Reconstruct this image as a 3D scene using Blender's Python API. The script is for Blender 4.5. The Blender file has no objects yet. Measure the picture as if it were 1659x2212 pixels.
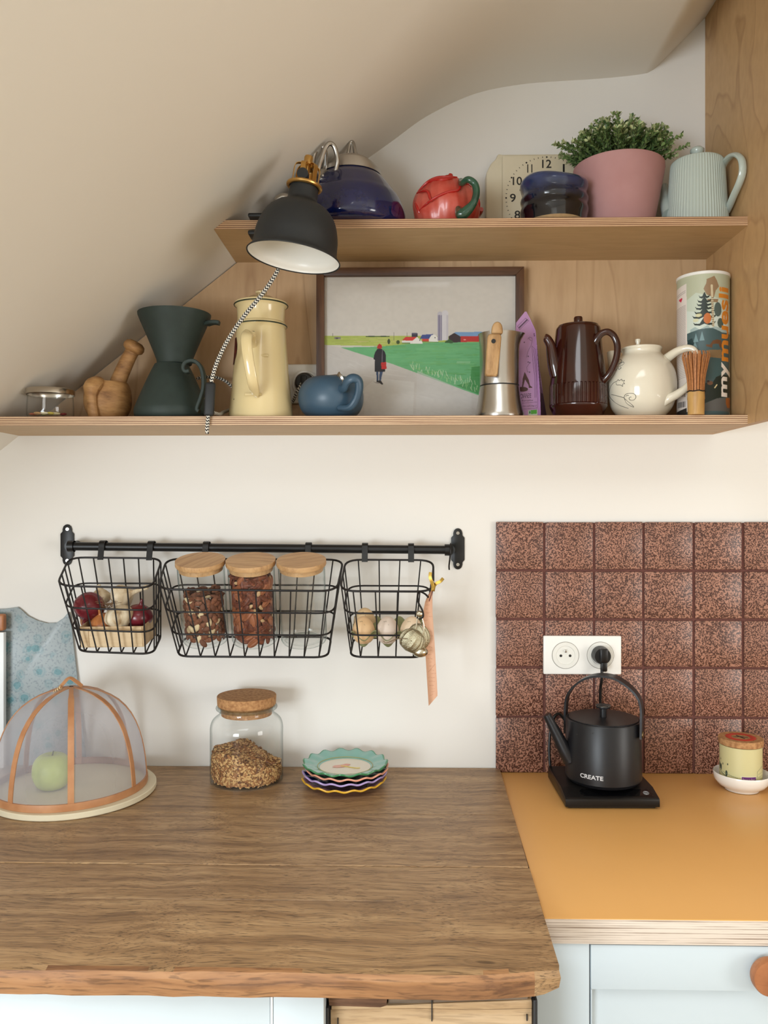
import bpy, bmesh, math, random
import numpy as np
from mathutils import Vector, Matrix
random.seed(7)
PI = math.pi
R = math.radians
SC = bpy.context.scene
COL = SC.collection

# ---------------------------------------------------------------- camera, world, lights, exposure
F = 1750.0            # focal length in pixels of a 1659 x 2212 frame
D = 1.651             # camera to back wall
CZ = 1.425            # camera height
HY = 1100.0           # horizon row
YAW = math.atan2(866.0 - 829.5, F)
cam = bpy.data.cameras.new('camera')
cam.sensor_fit = 'VERTICAL'; cam.sensor_height = 36.0; cam.sensor_width = 27.0
cam.lens = F / 2212.0 * 36.0
cam.shift_y = (HY - 1106.0) / 2212.0
cam.clip_start = 0.02
camo = bpy.data.objects.new('camera', cam); COL.objects.link(camo)
camo.location = (0, -D, CZ); camo.rotation_euler = (PI / 2, 0, YAW)
SC.camera = camo

w = bpy.data.worlds.new('world'); SC.world = w; w.use_nodes = True
bg = w.node_tree.nodes['Background']
bg.inputs[0].default_value = (0.72, 0.83, 1.0, 1); bg.inputs[1].default_value = 1.0

def area(name, loc, target, sx, sy, power, col):
    l = bpy.data.lights.new(name, 'AREA'); l.shape = 'RECTANGLE'; l.size = sx; l.size_y = sy
    l.energy = power; l.color = col
    o = bpy.data.objects.new(name, l); COL.objects.link(o); o.location = loc
    o.rotation_euler = (Vector(target) - Vector(loc)).to_track_quat('-Z', 'Y').to_euler()
    return o
WIN_X0, WIN_X1, WIN_Z0, WIN_Z1, REAR_Y = -2.45, -1.10, 0.50, 1.60, -3.7
area('window_daylight', ((WIN_X0 + WIN_X1) / 2, REAR_Y + 0.03, (WIN_Z0 + WIN_Z1) / 2), (((WIN_X0 + WIN_X1) / 2) + 0.0, 0, 1.25),
     WIN_X1 - WIN_X0 - 0.1, WIN_Z1 - WIN_Z0 - 0.1, 58, (0.86, 0.94, 1.0))
area('side_window_daylight', (2.93, -2.6, 1.25), (0, -2.0, 1.3), 1.2, 1.3, 29, (1.0, 0.955, 0.88))
area('added_top_fill', (-0.5, -2.1, 2.60), (-0.5, -2.05, 0.0), 1.5, 1.1, 17, (0.90, 0.955, 1.0))  # added fill lamp for the worktop tops; the ceiling has no opening
SC.view_settings.view_transform = 'Standard'; SC.view_settings.look = 'None'
SC.view_settings.gamma = 1.0; SC.view_settings.use_curve_mapping = False
SC.view_settings.exposure = 0.52

# ---------------------------------------------------------------- pixel helpers (a pixel and a depth give a place in the room)
_c, _s = math.cos(YAW), math.sin(YAW)
def ray(px, py):
    u, v = (px - 829.5) / F, (HY - py) / F
    return Vector((u * _c - _s, u * _s + _c, v))
def at(px, py, Y):
    d = ray(px, py); t = (Y + D) / d.y
    return Vector((d.x * t, Y, CZ + d.z * t))
def on(px, py, z):
    d = ray(px, py); t = (z - CZ) / d.z
    return Vector((d.x * t, -D + d.y * t, z))
def scl(px, Y):                                       # metres for one pixel at that depth
    d = ray(px, HY); return (Y + D) / d.y / F

def lin(c):
    c = [x / 255.0 for x in c[:3]]
    return tuple(x / 12.92 if x <= 0.04045 else ((x + 0.055) / 1.055) ** 2.4 for x in c)
def lin4(c): return lin(c) + (1.0,)

# ---------------------------------------------------------------- mesh builder
def spl(pts, n=8, closed=False):
    P = [Vector(p) for p in pts]; out = []
    m = len(P); rng = range(m if closed else m - 1)
    for i in rng:
        if closed: a, b, c, d = P[i - 1], P[i], P[(i + 1) % m], P[(i + 2) % m]
        else: a, b, c, d = P[max(i - 1, 0)], P[i], P[i + 1], P[min(i + 2, m - 1)]
        for k in range(n):
            t = k / n
            out.append(0.5 * ((2 * b) + (c - a) * t + (2 * a - 5 * b + 4 * c - d) * t * t + (-a + 3 * b - 3 * c + d) * t ** 3))
    if not closed: out.append(P[-1].copy())
    return out
def interp(vals, n):                                  # stretch a list of numbers to n entries
    m = len(vals); out = []
    for i in range(n):
        t = i * (m - 1) / max(n - 1, 1); k = min(int(t), m - 2) if m > 1 else 0
        out.append(vals[k] if m == 1 else vals[k] + (vals[k + 1] - vals[k]) * (t - k))
    return out

class MB:
    def __init__(s): s.v = []; s.f = []; s.m = []; s.uv = None
    def add(s, vs, fs, mi=0, T=None):
        o = len(s.v)
        s.v += [(T @ Vector(p)) if T is not None else Vector(p) for p in vs]
        s.f += [tuple(i + o for i in f) for f in fs]; s.m += [mi] * len(fs)
        return s
    def lathe(s, prof, c=(0, 0, 0), n=48, T=None, mi=0, fn=None, mif=None):
        """prof: (r, z) from bottom to top. r = 0 closes an end. fn(a, r, z) -> (r, z)"""
        vs, fs, rows = [], [], []
        for (r, z) in prof:
            if r <= 1e-9:
                rows.append([len(vs)]); vs.append((c[0], c[1], c[2] + z))
            else:
                row = []
                for i in range(n):
                    a = 2 * PI * i / n; rr, zz = (r, z) if fn is None else fn(a, r, z)
                    row.append(len(vs)); vs.append((c[0] + rr * math.cos(a), c[1] + rr * math.sin(a), c[2] + zz))
                rows.append(row)
        ms = []
        for k in range(len(rows) - 1):
            A, B = rows[k], rows[k + 1]; mm = mi if mif is None else mif((prof[k][1] + prof[k + 1][1]) / 2)
            for i in range(n):
                j = (i + 1) % n
                if len(A) == 1 and len(B) == 1: continue
                if len(A) == 1: fs.append((A[0], B[j], B[i]))
                elif len(B) == 1: fs.append((A[i], A[j], B[0]))
                else: fs.append((A[i], A[j], B[j], B[i]))
                ms.append(mm)
        s.add(vs, fs, mi, T)
        s.m[-len(fs):] = ms
        return s
    def sweep(s, pts, sec, sc=1.0, closed=False, up=None, caps=True, mi=0, uv=False):
        """sec: closed section (a, b); sc number or list of numbers / (sa, sb) pairs along the path"""
        P = [Vector(p) for p in pts]; m = len(P); k = len(sec)
        if not isinstance(sc, (list, tuple)): sc = [sc] * m
        if len(sc) != m:
            if isinstance(sc[0], (list, tuple)):
                sc = list(zip(interp([q[0] for q in sc], m), interp([q[1] for q in sc], m)))
            else: sc = interp(list(sc), m)
        tang = []
        for i in range(m):
            a = P[i - 1] if (i > 0 or closed) else P[i]
            b = P[(i + 1) % m] if (i < m - 1 or closed) else P[i]
            t = b - a; tang.append(t.normalized() if t.length > 1e-12 else Vector((0, 0, 1)))
        t0 = tang[0]
        if up is not None: nrm = Vector(up) - t0 * Vector(up).dot(t0)
        else:
            h = Vector((0, 0, 1)) if abs(t0.z) < 0.9 else Vector((1, 0, 0)); nrm = h - t0 * h.dot(t0)
        nrm.normalize(); vs = []; L = 0.0; Ls = []
        for i in range(m):
            t = tang[i]
            if up is not None and not closed:
                q = Vector(up) - t * Vector(up).dot(t)
                if q.length > 0.05: nrm = q.normalized()
                else: nrm = (nrm - t * nrm.dot(t)).normalized()
            else: nrm = (nrm - t * nrm.dot(t)).normalized()
            bi = t.cross(nrm)
            z = sc[i]; za, zb = z if isinstance(z, (list, tuple)) else (z, z)
            if i: L += (P[i] - P[i - 1]).length
            Ls.append(L)
            for (a, b) in sec: vs.append(P[i] + bi * (a * za) + nrm * (b * zb))
        fs = []; uvs = []
        for i in range(m if closed else m - 1):
            j = (i + 1) % m
            for q in range(k):
                r = (q + 1) % k
                fs.append((i * k + q, i * k + r, j * k + r, j * k + q))
                uvs.append([(q / k, Ls[i]), ((q + 1) / k, Ls[i]), ((q + 1) / k, Ls[j]), (q / k, Ls[j])])
        if caps and not closed:
            fs.append(tuple(range(k - 1, -1, -1))); uvs.append([(0, 0)] * k)
            fs.append(tuple((m - 1) * k + q for q in range(k))); uvs.append([(0, L)] * k)
        s.add(vs, fs, mi)
        if uv: s.uv = (s.uv or []) + uvs
        return s
    def tube(s, pts, r, n=10, closed=False, mi=0, uv=False, up=None):
        sec = [(math.cos(2 * PI * i / n), math.sin(2 * PI * i / n)) for i in range(n)]
        return s.sweep(pts, sec, r, closed, up, True, mi, uv)
    def strap(s, pts, wd, th, up=None, closed=False, mi=0):
        """a flat band: wd across (binormal), th along the up vector"""
        b = min(wd, th) * 0.2
        sec = [(-wd / 2 + b, -th / 2), (wd / 2 - b, -th / 2), (wd / 2, -th / 2 + b), (wd / 2, th / 2 - b),
               (wd / 2 - b, th / 2), (-wd / 2 + b, th / 2), (-wd / 2, th / 2 - b), (-wd / 2, -th / 2 + b)]
        return s.sweep(pts, sec, 1.0, closed, up, True, mi)
    def box(s, lo, hi, bev=0.0, seg=2, T=None, mi=0):
        lo, hi = Vector(lo), Vector(hi); c = (lo + hi) / 2; d = hi - lo
        bm = bmesh.new(); bmesh.ops.create_cube(bm, size=1.0)
        for q in bm.verts: q.co = Vector((q.co.x * d.x, q.co.y * d.y, q.co.z * d.z)) + c
        if bev > 0: bmesh.ops.bevel(bm, geom=bm.edges[:], offset=bev, segments=seg, profile=0.5, affect='EDGES')
        return s.bm(bm, mi, T)
    def bm(s, bm, mi=0, T=None):
        bm.verts.ensure_lookup_table(); bm.verts.index_update()
        s.add([q.co.copy() for q in bm.verts], [[q.index for q in f.verts] for f in bm.faces], mi, T); bm.free(); return s
    def prism(s, poly, y0, y1, bev=0.0, T=None, mi=0, axis='Y'):
        """polygon in XZ (axis Y), in XY (axis Z) or in YZ (axis X) pushed from y0 to y1"""
        def q(p, y): return {'Y': (p[0], y, p[1]), 'Z': (p[0], p[1], y), 'X': (y, p[0], p[1])}[axis]
        n = len(poly); bm = bmesh.new()
        A = [bm.verts.new(q(p, y0)) for p in poly]; B = [bm.verts.new(q(p, y1)) for p in poly]
        bm.faces.new(A); bm.faces.new(B[::-1])
        for i in range(n): bm.faces.new((A[i], B[i], B[(i + 1) % n], A[(i + 1) % n]))
        bmesh.ops.recalc_face_normals(bm, faces=bm.faces[:])
        if bev > 0: bmesh.ops.bevel(bm, geom=bm.edges[:], offset=bev, segments=2, profile=0.5, affect='EDGES')
        return s.bm(bm, mi, T)
    def ball(s, c, r, n=20, m=12, T=None, mi=0, fn=None):
        if not isinstance(r, (tuple, list)): r = (r, r, r)
        prof = [(math.sin(PI * k / m), -math.cos(PI * k / m)) for k in range(m + 1)]
        prof[0] = (0, -1); prof[-1] = (0, 1)
        X = Matrix.Translation(Vector(c)) @ (T if T is not None else Matrix.Identity(4)) @ Matrix.Diagonal((r[0], r[1], r[2], 1))
        return s.lathe(prof, n=n, T=X, mi=mi, fn=fn)
    def sheet(s, rows, mi=0, closed=False):
        """rows of points, all the same length"""
        m, k = len(rows), len(rows[0]); fs = []
        for i in range(m - 1):
            for j in range(k if closed else k - 1):
                r = (j + 1) % k
                fs.append((i * k + j, i * k + r, (i + 1) * k + r, (i + 1) * k + j))
        return s.add([p for row in rows for p in row], fs, mi)
    def build(s, name, mats, parent=None, ang=29, loc=None, smooth=True):
        o0 = wloc(parent) if parent is not None else Vector((0, 0, 0))
        l = Vector((0, 0, 0)) if loc is None else Vector(loc) - o0
        me = bpy.data.meshes.new(name)
        off = o0 + l
        me.from_pydata([tuple(p - off) for p in s.v], [], s.f)
        if not isinstance(mats, (list, tuple)): mats = [mats]
        for q in mats: me.materials.append(q)
        if len(mats) > 1: me.polygons.foreach_set('material_index', s.m)
        if s.uv and len(s.uv) == len(s.f):
            ul = me.uv_layers.new(name='uv'); i = 0
            for fu in s.uv:
                for q in fu: ul.data[i].uv = q; i += 1
        bm = bmesh.new(); bm.from_mesh(me); bmesh.ops.recalc_face_normals(bm, faces=bm.faces[:]); bm.to_mesh(me); bm.free()
        if smooth:
            me.shade_smooth(); me.set_sharp_from_angle(angle=R(ang))
        me.update()
        o = bpy.data.objects.new(name, me); COL.objects.link(o)
        if parent is not None: o.parent = parent
        o.location = l
        return o
def wloc(o):
    v = Vector((0, 0, 0))
    while o is not None: v += o.location; o = o.parent
    return v
def tag(o, label=None, cat=None, group=None, kind=None):
    if label: o['label'] = label
    if cat: o['category'] = cat
    if group: o['group'] = group
    if kind: o['kind'] = kind
    return o
def thing(name, label, cat, loc, group=None):
    o = bpy.data.objects.new(name, None); COL.objects.link(o); o.location = loc
    o.empty_display_size = 0.02
    return tag(o, label, cat, group)
def struct(o): return tag(o, kind='structure')
def clone(o, parent=None):
    c = o.copy(); COL.objects.link(c)
    if parent is not None: c.parent = parent
    for ch in list(o.children): clone(ch, c)
    return c
def lean(axis_from, axis_to):                          # rotation taking one direction to another
    return Vector(axis_from).rotation_difference(Vector(axis_to)).to_matrix().to_4x4()
def pxprof(cx, Y, prof, zbase=None):
    """(radius px, row px) from top to bottom -> (r, z above the base) from bottom to top, with centre"""
    k = scl(cx, Y); pts = [(r * k, at(cx, py, Y).z) for (r, py) in prof][::-1]
    if zbase is None: zbase = pts[0][1]
    pts = [(r, max(z - zbase, 0.0)) for (r, z) in pts]
    c = at(cx, HY, Y); return Vector((c.x, Y, zbase)), pts
def smooth_prof(pts, n=5):
    q = spl([(r, 0, z) for r, z in pts], n); return [(max(p.x, 0.0), p.z) for p in q]

# ---------------------------------------------------------------- materials
def newmat(name):
    m = bpy.data.materials.new(name); m.use_nodes = True; nt = m.node_tree
    return m, nt, nt.nodes, nt.links, nt.nodes['Principled BSDF']
def setp(b, **k):
    names = dict(col='Base Color', rough='Roughness', metal='Metallic', spec='Specular IOR Level', coat='Coat Weight', coatr='Coat Roughness',
                 sss='Subsurface Weight', trans='Transmission Weight', alpha='Alpha', sheen='Sheen Weight')
    for q, v in k.items(): b.inputs[names[q]].default_value = v
def mat(name, col, rough=0.5, metal=0.0, spec=0.5, coat=0.0, var=0.0, vs=8.0, bump=0.0, bs=60.0, col2=None, coatr=0.05):
    m, nt, N, L, b = newmat(name)
    setp(b, col=lin4(col), rough=rough, metal=metal, spec=spec, coat=coat, coatr=coatr)
    tc = N.new('ShaderNodeTexCoord')
    if var > 0 or col2:
        nz = N.new('ShaderNodeTexNoise'); nz.inputs['Scale'].default_value = vs; nz.inputs['Detail'].default_value = 4
        L.new(tc.outputs['Object'], nz.inputs['Vector'])
        rp = N.new('ShaderNodeValToRGB')
        a = lin4(col); c2 = lin4(col2) if col2 else tuple(x * (1 - var) for x in a[:3]) + (1,)
        rp.color_ramp.elements[0].position = 0.35; rp.color_ramp.elements[1].position = 0.65
        rp.color_ramp.elements[0].color = c2; rp.color_ramp.elements[1].color = a
        L.new(nz.outputs['Fac'], rp.inputs['Fac']); L.new(rp.outputs['Color'], b.inputs['Base Color'])
    if bump > 0:
        n2 = N.new('ShaderNodeTexNoise'); n2.inputs['Scale'].default_value = bs; n2.inputs['Detail'].default_value = 3
        L.new(tc.outputs['Object'], n2.inputs['Vector'])
        bp = N.new('ShaderNodeBump'); bp.inputs['Strength'].default_value = bump; bp.inputs['Distance'].default_value = 0.002
        L.new(n2.outputs['Fac'], bp.inputs['Height']); L.new(bp.outputs['Normal'], b.inputs['Normal'])
    return m
def wood(name, light, mid, dark, grain=(1.2, 26, 26), pore=(9, 320, 320), rough=0.5, pore_amt=0.35, warp=0.6, bump=0.15, rand=True, knots=None, spec=0.5):
    """long grain along X of the object's own axes (grain: noise scale on each axis)"""
    m, nt, N, L, b = newmat(name); setp(b, rough=rough, spec=spec)
    tc = N.new('ShaderNodeTexCoord'); oi = N.new('ShaderNodeObjectInfo')
    addv = N.new('ShaderNodeVectorMath'); addv.operation = 'ADD'
    sv = N.new('ShaderNodeVectorMath'); sv.operation = 'SCALE'; sv.inputs[0].default_value = (3.7, 5.1, 2.3)
    L.new(oi.outputs['Random'], sv.inputs['Scale']) if rand else None
    if not rand: sv.inputs['Scale'].default_value = 0.0
    L.new(tc.outputs['Object'], addv.inputs[0]); L.new(sv.outputs['Vector'], addv.inputs[1])
    wn = N.new('ShaderNodeTexNoise'); wn.inputs['Scale'].default_value = 4.0; wn.inputs['Detail'].default_value = 2
    L.new(addv.outputs[0], wn.inputs['Vector'])
    ws = N.new('ShaderNodeVectorMath'); ws.operation = 'SCALE'; ws.inputs['Scale'].default_value = warp * 0.05
    L.new(wn.outputs['Color'], ws.inputs[0])
    wa = N.new('ShaderNodeVectorMath'); wa.operation = 'ADD'; L.new(addv.outputs[0], wa.inputs[0]); L.new(ws.outputs[0], wa.inputs[1])
    def stretched(scale, detail, rgh=0.6):
        mp = N.new('ShaderNodeMapping'); mp.inputs['Scale'].default_value = scale; L.new(wa.outputs[0], mp.inputs['Vector'])
        nz = N.new('ShaderNodeTexNoise'); nz.inputs['Scale'].default_value = 1.0; nz.inputs['Detail'].default_value = detail
        nz.inputs['Roughness'].default_value = rgh
        L.new(mp.outputs[0], nz.inputs['Vector']); return nz
    g = stretched(grain, 6)
    rp = N.new('ShaderNodeValToRGB'); e = rp.color_ramp.elements
    e[0].position = 0.30; e[0].color = lin4(dark); e[1].position = 0.72; e[1].color = lin4(light)
    q = e.new(0.5); q.color = lin4(mid)
    L.new(g.outputs['Fac'], rp.inputs['Fac'])
    p = stretched(pore, 3, 0.5)
    pr = N.new('ShaderNodeValToRGB'); pe = pr.color_ramp.elements
    pe[0].position = 0.36; pe[0].color = (1, 1, 1, 1); pe[1].position = 0.47; pe[1].color = (0, 0, 0, 1)
    L.new(p.outputs['Fac'], pr.inputs['Fac'])
    pm = N.new('ShaderNodeMath'); pm.operation = 'MULTIPLY'; pm.inputs[1].default_value = pore_amt; L.new(pr.outputs['Color'], pm.inputs[0])
    mx = N.new('ShaderNodeMix'); mx.data_type = 'RGBA'
    L.new(pm.outputs[0], mx.inputs[0]); L.new(rp.outputs['Color'], mx.inputs[6])
    mx.inputs[7].default_value = tuple(x * 0.45 for x in lin(dark)) + (1,)
    last = mx.outputs[2]
    if knots:                                         # sparse knots with a dark heart and two rings
        mk_ = N.new('ShaderNodeMapping'); mk_.inputs['Scale'].default_value = knots; L.new(wa.outputs[0], mk_.inputs['Vector'])
        vo = N.new('ShaderNodeTexVoronoi'); vo.inputs['Scale'].default_value = 1.0; L.new(mk_.outputs[0], vo.inputs['Vector'])
        kr = N.new('ShaderNodeValToRGB'); ke = kr.color_ramp.elements
        ke[0].position = 0.0; ke[0].color = (1, 1, 1, 1); ke[1].position = 0.16; ke[1].color = (0, 0, 0, 1)
        for pp_, vv in ((0.035, .85), (0.05, .15), (0.075, .1), (0.088, .42), (0.10, .05), (0.13, .25)):
            z_ = ke.new(pp_); z_.color = (vv, vv, vv, 1)
        L.new(vo.outputs['Distance'], kr.inputs['Fac'])
        sp = N.new('ShaderNodeSeparateColor'); L.new(vo.outputs['Color'], sp.inputs[0])
        th = N.new('ShaderNodeMath'); th.operation = 'GREATER_THAN'; th.inputs[1].default_value = 0.62; L.new(sp.outputs[0], th.inputs[0])
        km = N.new('ShaderNodeMath'); km.operation = 'MULTIPLY'; L.new(kr.outputs['Color'], km.inputs[0]); L.new(th.outputs[0], km.inputs[1])
        k2 = N.new('ShaderNodeMath'); k2.operation = 'MULTIPLY'; k2.inputs[1].default_value = 0.8; L.new(km.outputs[0], k2.inputs[0])
        mk2 = N.new('ShaderNodeMix'); mk2.data_type = 'RGBA'; L.new(k2.outputs[0], mk2.inputs[0]); L.new(last, mk2.inputs[6]); mk2.inputs[7].default_value = tuple(x * 0.4 for x in lin(dark)) + (1,)
        last = mk2.outputs[2]
    L.new(last, b.inputs['Base Color'])
    bp = N.new('ShaderNodeBump'); bp.inputs['Strength'].default_value = bump; bp.inputs['Distance'].default_value = 0.002
    bp.invert = True
    L.new(pm.outputs[0], bp.inputs['Height']); L.new(bp.outputs['Normal'], b.inputs['Normal'])
    return m
def birch(name, light, dark, scale=(2.2, 2.2, 9.0), rough=0.5, ring=0.35):
    """rotary cut plywood face: broad wandering growth lines"""
    m, nt, N, L, b = newmat(name); setp(b, rough=rough)
    tc = N.new('ShaderNodeTexCoord')
    mp = N.new('ShaderNodeMapping'); mp.inputs['Scale'].default_value = scale; L.new(tc.outputs['Object'], mp.inputs['Vector'])
    nz = N.new('ShaderNodeTexNoise'); nz.inputs['Scale'].default_value = 1.0; nz.inputs['Detail'].default_value = 2; nz.inputs['Roughness'].default_value = 0.45
    L.new(mp.outputs[0], nz.inputs['Vector'])
    mul = N.new('ShaderNodeMath'); mul.operation = 'MULTIPLY'; mul.inputs[1].default_value = 9.0; L.new(nz.outputs['Fac'], mul.inputs[0])
    fr = N.new('ShaderNodeMath'); fr.operation = 'FRACT'; L.new(mul.outputs[0], fr.inputs[0])
    rp = N.new('ShaderNodeValToRGB'); e = rp.color_ramp.elements
    e[0].position = 0.0; e[0].color = (0, 0, 0, 1); e[1].position = 1.0; e[1].color = (0, 0, 0, 1)
    q = e.new(0.82); q.color = (0.25, 0.25, 0.25, 1); q = e.new(0.93); q.color = (1, 1, 1, 1)
    L.new(fr.outputs[0], rp.inputs['Fac'])
    mp2 = N.new('ShaderNodeMapping'); mp2.inputs['Scale'].default_value = tuple(x * 14 for x in scale); L.new(tc.outputs['Object'], mp2.inputs['Vector'])
    n2 = N.new('ShaderNodeTexNoise'); n2.inputs['Scale'].default_value = 1.0; n2.inputs['Detail'].default_value = 3; L.new(mp2.outputs[0], n2.inputs['Vector'])
    n3 = N.new('ShaderNodeTexNoise'); n3.inputs['Scale'].default_value = 3.0; n3.inputs['Detail'].default_value = 1; L.new(tc.outputs['Object'], n3.inputs['Vector'])
    m1 = N.new('ShaderNodeMath'); m1.operation = 'MULTIPLY'; L.new(rp.outputs['Color'], m1.inputs[0])
    m1b = N.new('ShaderNodeMath'); m1b.operation = 'MULTIPLY'; m1b.inputs[1].default_value = ring * 1.6; L.new(n3.outputs['Fac'], m1b.inputs[0]); L.new(m1b.outputs[0], m1.inputs[1])
    m2 = N.new('ShaderNodeMath'); m2.operation = 'MULTIPLY_ADD'; m2.inputs[1].default_value = 0.5; L.new(n2.outputs['Fac'], m2.inputs[0]); L.new(m1.outputs[0], m2.inputs[2])
    cl = N.new('ShaderNodeMix'); cl.data_type = 'RGBA'; cl.inputs[6].default_value = lin4(light); cl.inputs[7].default_value = lin4(dark)
    L.new(m2.outputs[0], cl.inputs[0]); L.new(cl.outputs[2], b.inputs['Base Color'])
    return m
def plyedge(name, light, dark, layers, z0, th, rough=0.6, reg=1.0):
    """sawn edge of plywood: layers in the board's thickness"""
    m, nt, N, L, b = newmat(name); setp(b, rough=rough)
    tc = N.new('ShaderNodeTexCoord'); sx = N.new('ShaderNodeSeparateXYZ'); L.new(tc.outputs['Object'], sx.inputs[0])
    a = N.new('ShaderNodeMath'); a.operation = 'MULTIPLY_ADD'; a.inputs[1].default_value = layers / th; a.inputs[2].default_value = -z0 * layers / th + 0.02
    L.new(sx.outputs['Z'], a.inputs[0])
    mp = N.new('ShaderNodeMapping'); mp.inputs['Scale'].default_value = (6, 6, 300); L.new(tc.outputs['Object'], mp.inputs['Vector'])
    nz = N.new('ShaderNodeTexNoise'); nz.inputs['Scale'].default_value = 1.0; nz.inputs['Detail'].default_value = 5; nz.inputs['Roughness'].default_value = 0.7; L.new(mp.outputs[0], nz.inputs['Vector'])
    pp = N.new('ShaderNodeMath'); pp.operation = 'PINGPONG'; pp.inputs[1].default_value = 0.5; L.new(a.outputs[0], pp.inputs[0])
    s2 = N.new('ShaderNodeMath'); s2.operation = 'MULTIPLY_ADD'; s2.inputs[1].default_value = 0.55 if reg == 1.0 else 1.0; L.new(nz.outputs['Fac'], s2.inputs[0])
    sr = N.new('ShaderNodeMath'); sr.operation = 'MULTIPLY'; sr.inputs[1].default_value = reg; L.new(pp.outputs[0], sr.inputs[0]); L.new(sr.outputs[0], s2.inputs[2])
    rp = N.new('ShaderNodeValToRGB'); e = rp.color_ramp.elements
    e[0].position = 0.40; e[0].color = lin4(dark); e[1].position = 0.62; e[1].color = lin4(light)
    L.new(s2.outputs[0], rp.inputs['Fac']); L.new(rp.outputs['Color'], b.inputs['Base Color'])
    return m
def glass(name, tint=(0.93, 0.96, 0.95), edge=(0.55, 0.62, 0.60), gloss=1.0, body=0.0, bodycol=(235, 238, 235)):
    """thin clear glass: what is behind shows, a reflection grows towards the rim"""
    m, nt, N, L, b = newmat(name); N.remove(b); out = N['Material Output']
    lw = N.new('ShaderNodeLayerWeight'); lw.inputs['Blend'].default_value = 0.5
    rp = N.new('ShaderNodeValToRGB'); e = rp.color_ramp.elements
    e[0].position = 0.6; e[0].color = tint + (1,); e[1].position = 0.97; e[1].color = edge + (1,)
    L.new(lw.outputs['Facing'], rp.inputs['Fac'])
    tr = N.new('ShaderNodeBsdfTransparent'); L.new(rp.outputs['Color'], tr.inputs[0])
    gl = N.new('ShaderNodeBsdfGlossy'); gl.inputs['Roughness'].default_value = 0.03
    lf = N.new('ShaderNodeLayerWeight'); lf.inputs['Blend'].default_value = 0.5      # Schlick: same on both faces of the wall
    pw = N.new('ShaderNodeMath'); pw.operation = 'POWER'; pw.inputs[1].default_value = 5.0; L.new(lf.outputs['Facing'], pw.inputs[0])
    mu = N.new('ShaderNodeMath'); mu.operation = 'MULTIPLY_ADD'; mu.inputs[1].default_value = 0.75 * gloss; mu.inputs[2].default_value = 0.045 * gloss; L.new(pw.outputs[0], mu.inputs[0])
    mx = N.new('ShaderNodeMixShader'); L.new(mu.outputs[0], mx.inputs[0]); L.new(tr.outputs[0], mx.inputs[1]); L.new(gl.outputs[0], mx.inputs[2])
    last = mx
    if body > 0:
        df = N.new('ShaderNodeBsdfDiffuse'); df.inputs[0].default_value = lin4(bodycol)
        m3 = N.new('ShaderNodeMixShader'); m3.inputs[0].default_value = body; L.new(mx.outputs[0], m3.inputs[1]); L.new(df.outputs[0], m3.inputs[2]); last = m3
    L.new(last.outputs[0], out.inputs['Surface'])
    return m
def attrmat(name, rough=0.6, spec=0.4, coat=0.0):
    m, nt, N, L, b = newmat(name); setp(b, rough=rough, spec=spec, coat=coat)
    a = N.new('ShaderNodeAttribute'); a.attribute_name = 'print'; L.new(a.outputs['Color'], b.inputs['Base Color']); return m
def speckle(name, base, spot, scale, thr=0.62, rough=0.6, base2=None):
    m, nt, N, L, b = newmat(name); setp(b, rough=rough)
    tc = N.new('ShaderNodeTexCoord'); nz = N.new('ShaderNodeTexNoise'); nz.inputs['Scale'].default_value = scale; nz.inputs['Detail'].default_value = 2
    L.new(tc.outputs['Object'], nz.inputs['Vector'])
    rp = N.new('ShaderNodeValToRGB'); e = rp.color_ramp.elements
    e[0].position = thr - 0.04; e[0].color = lin4(base); e[1].position = thr + 0.04; e[1].color = lin4(spot)
    L.new(nz.outputs['Fac'], rp.inputs['Fac']); L.new(rp.outputs['Color'], b.inputs['Base Color']); return m

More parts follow.
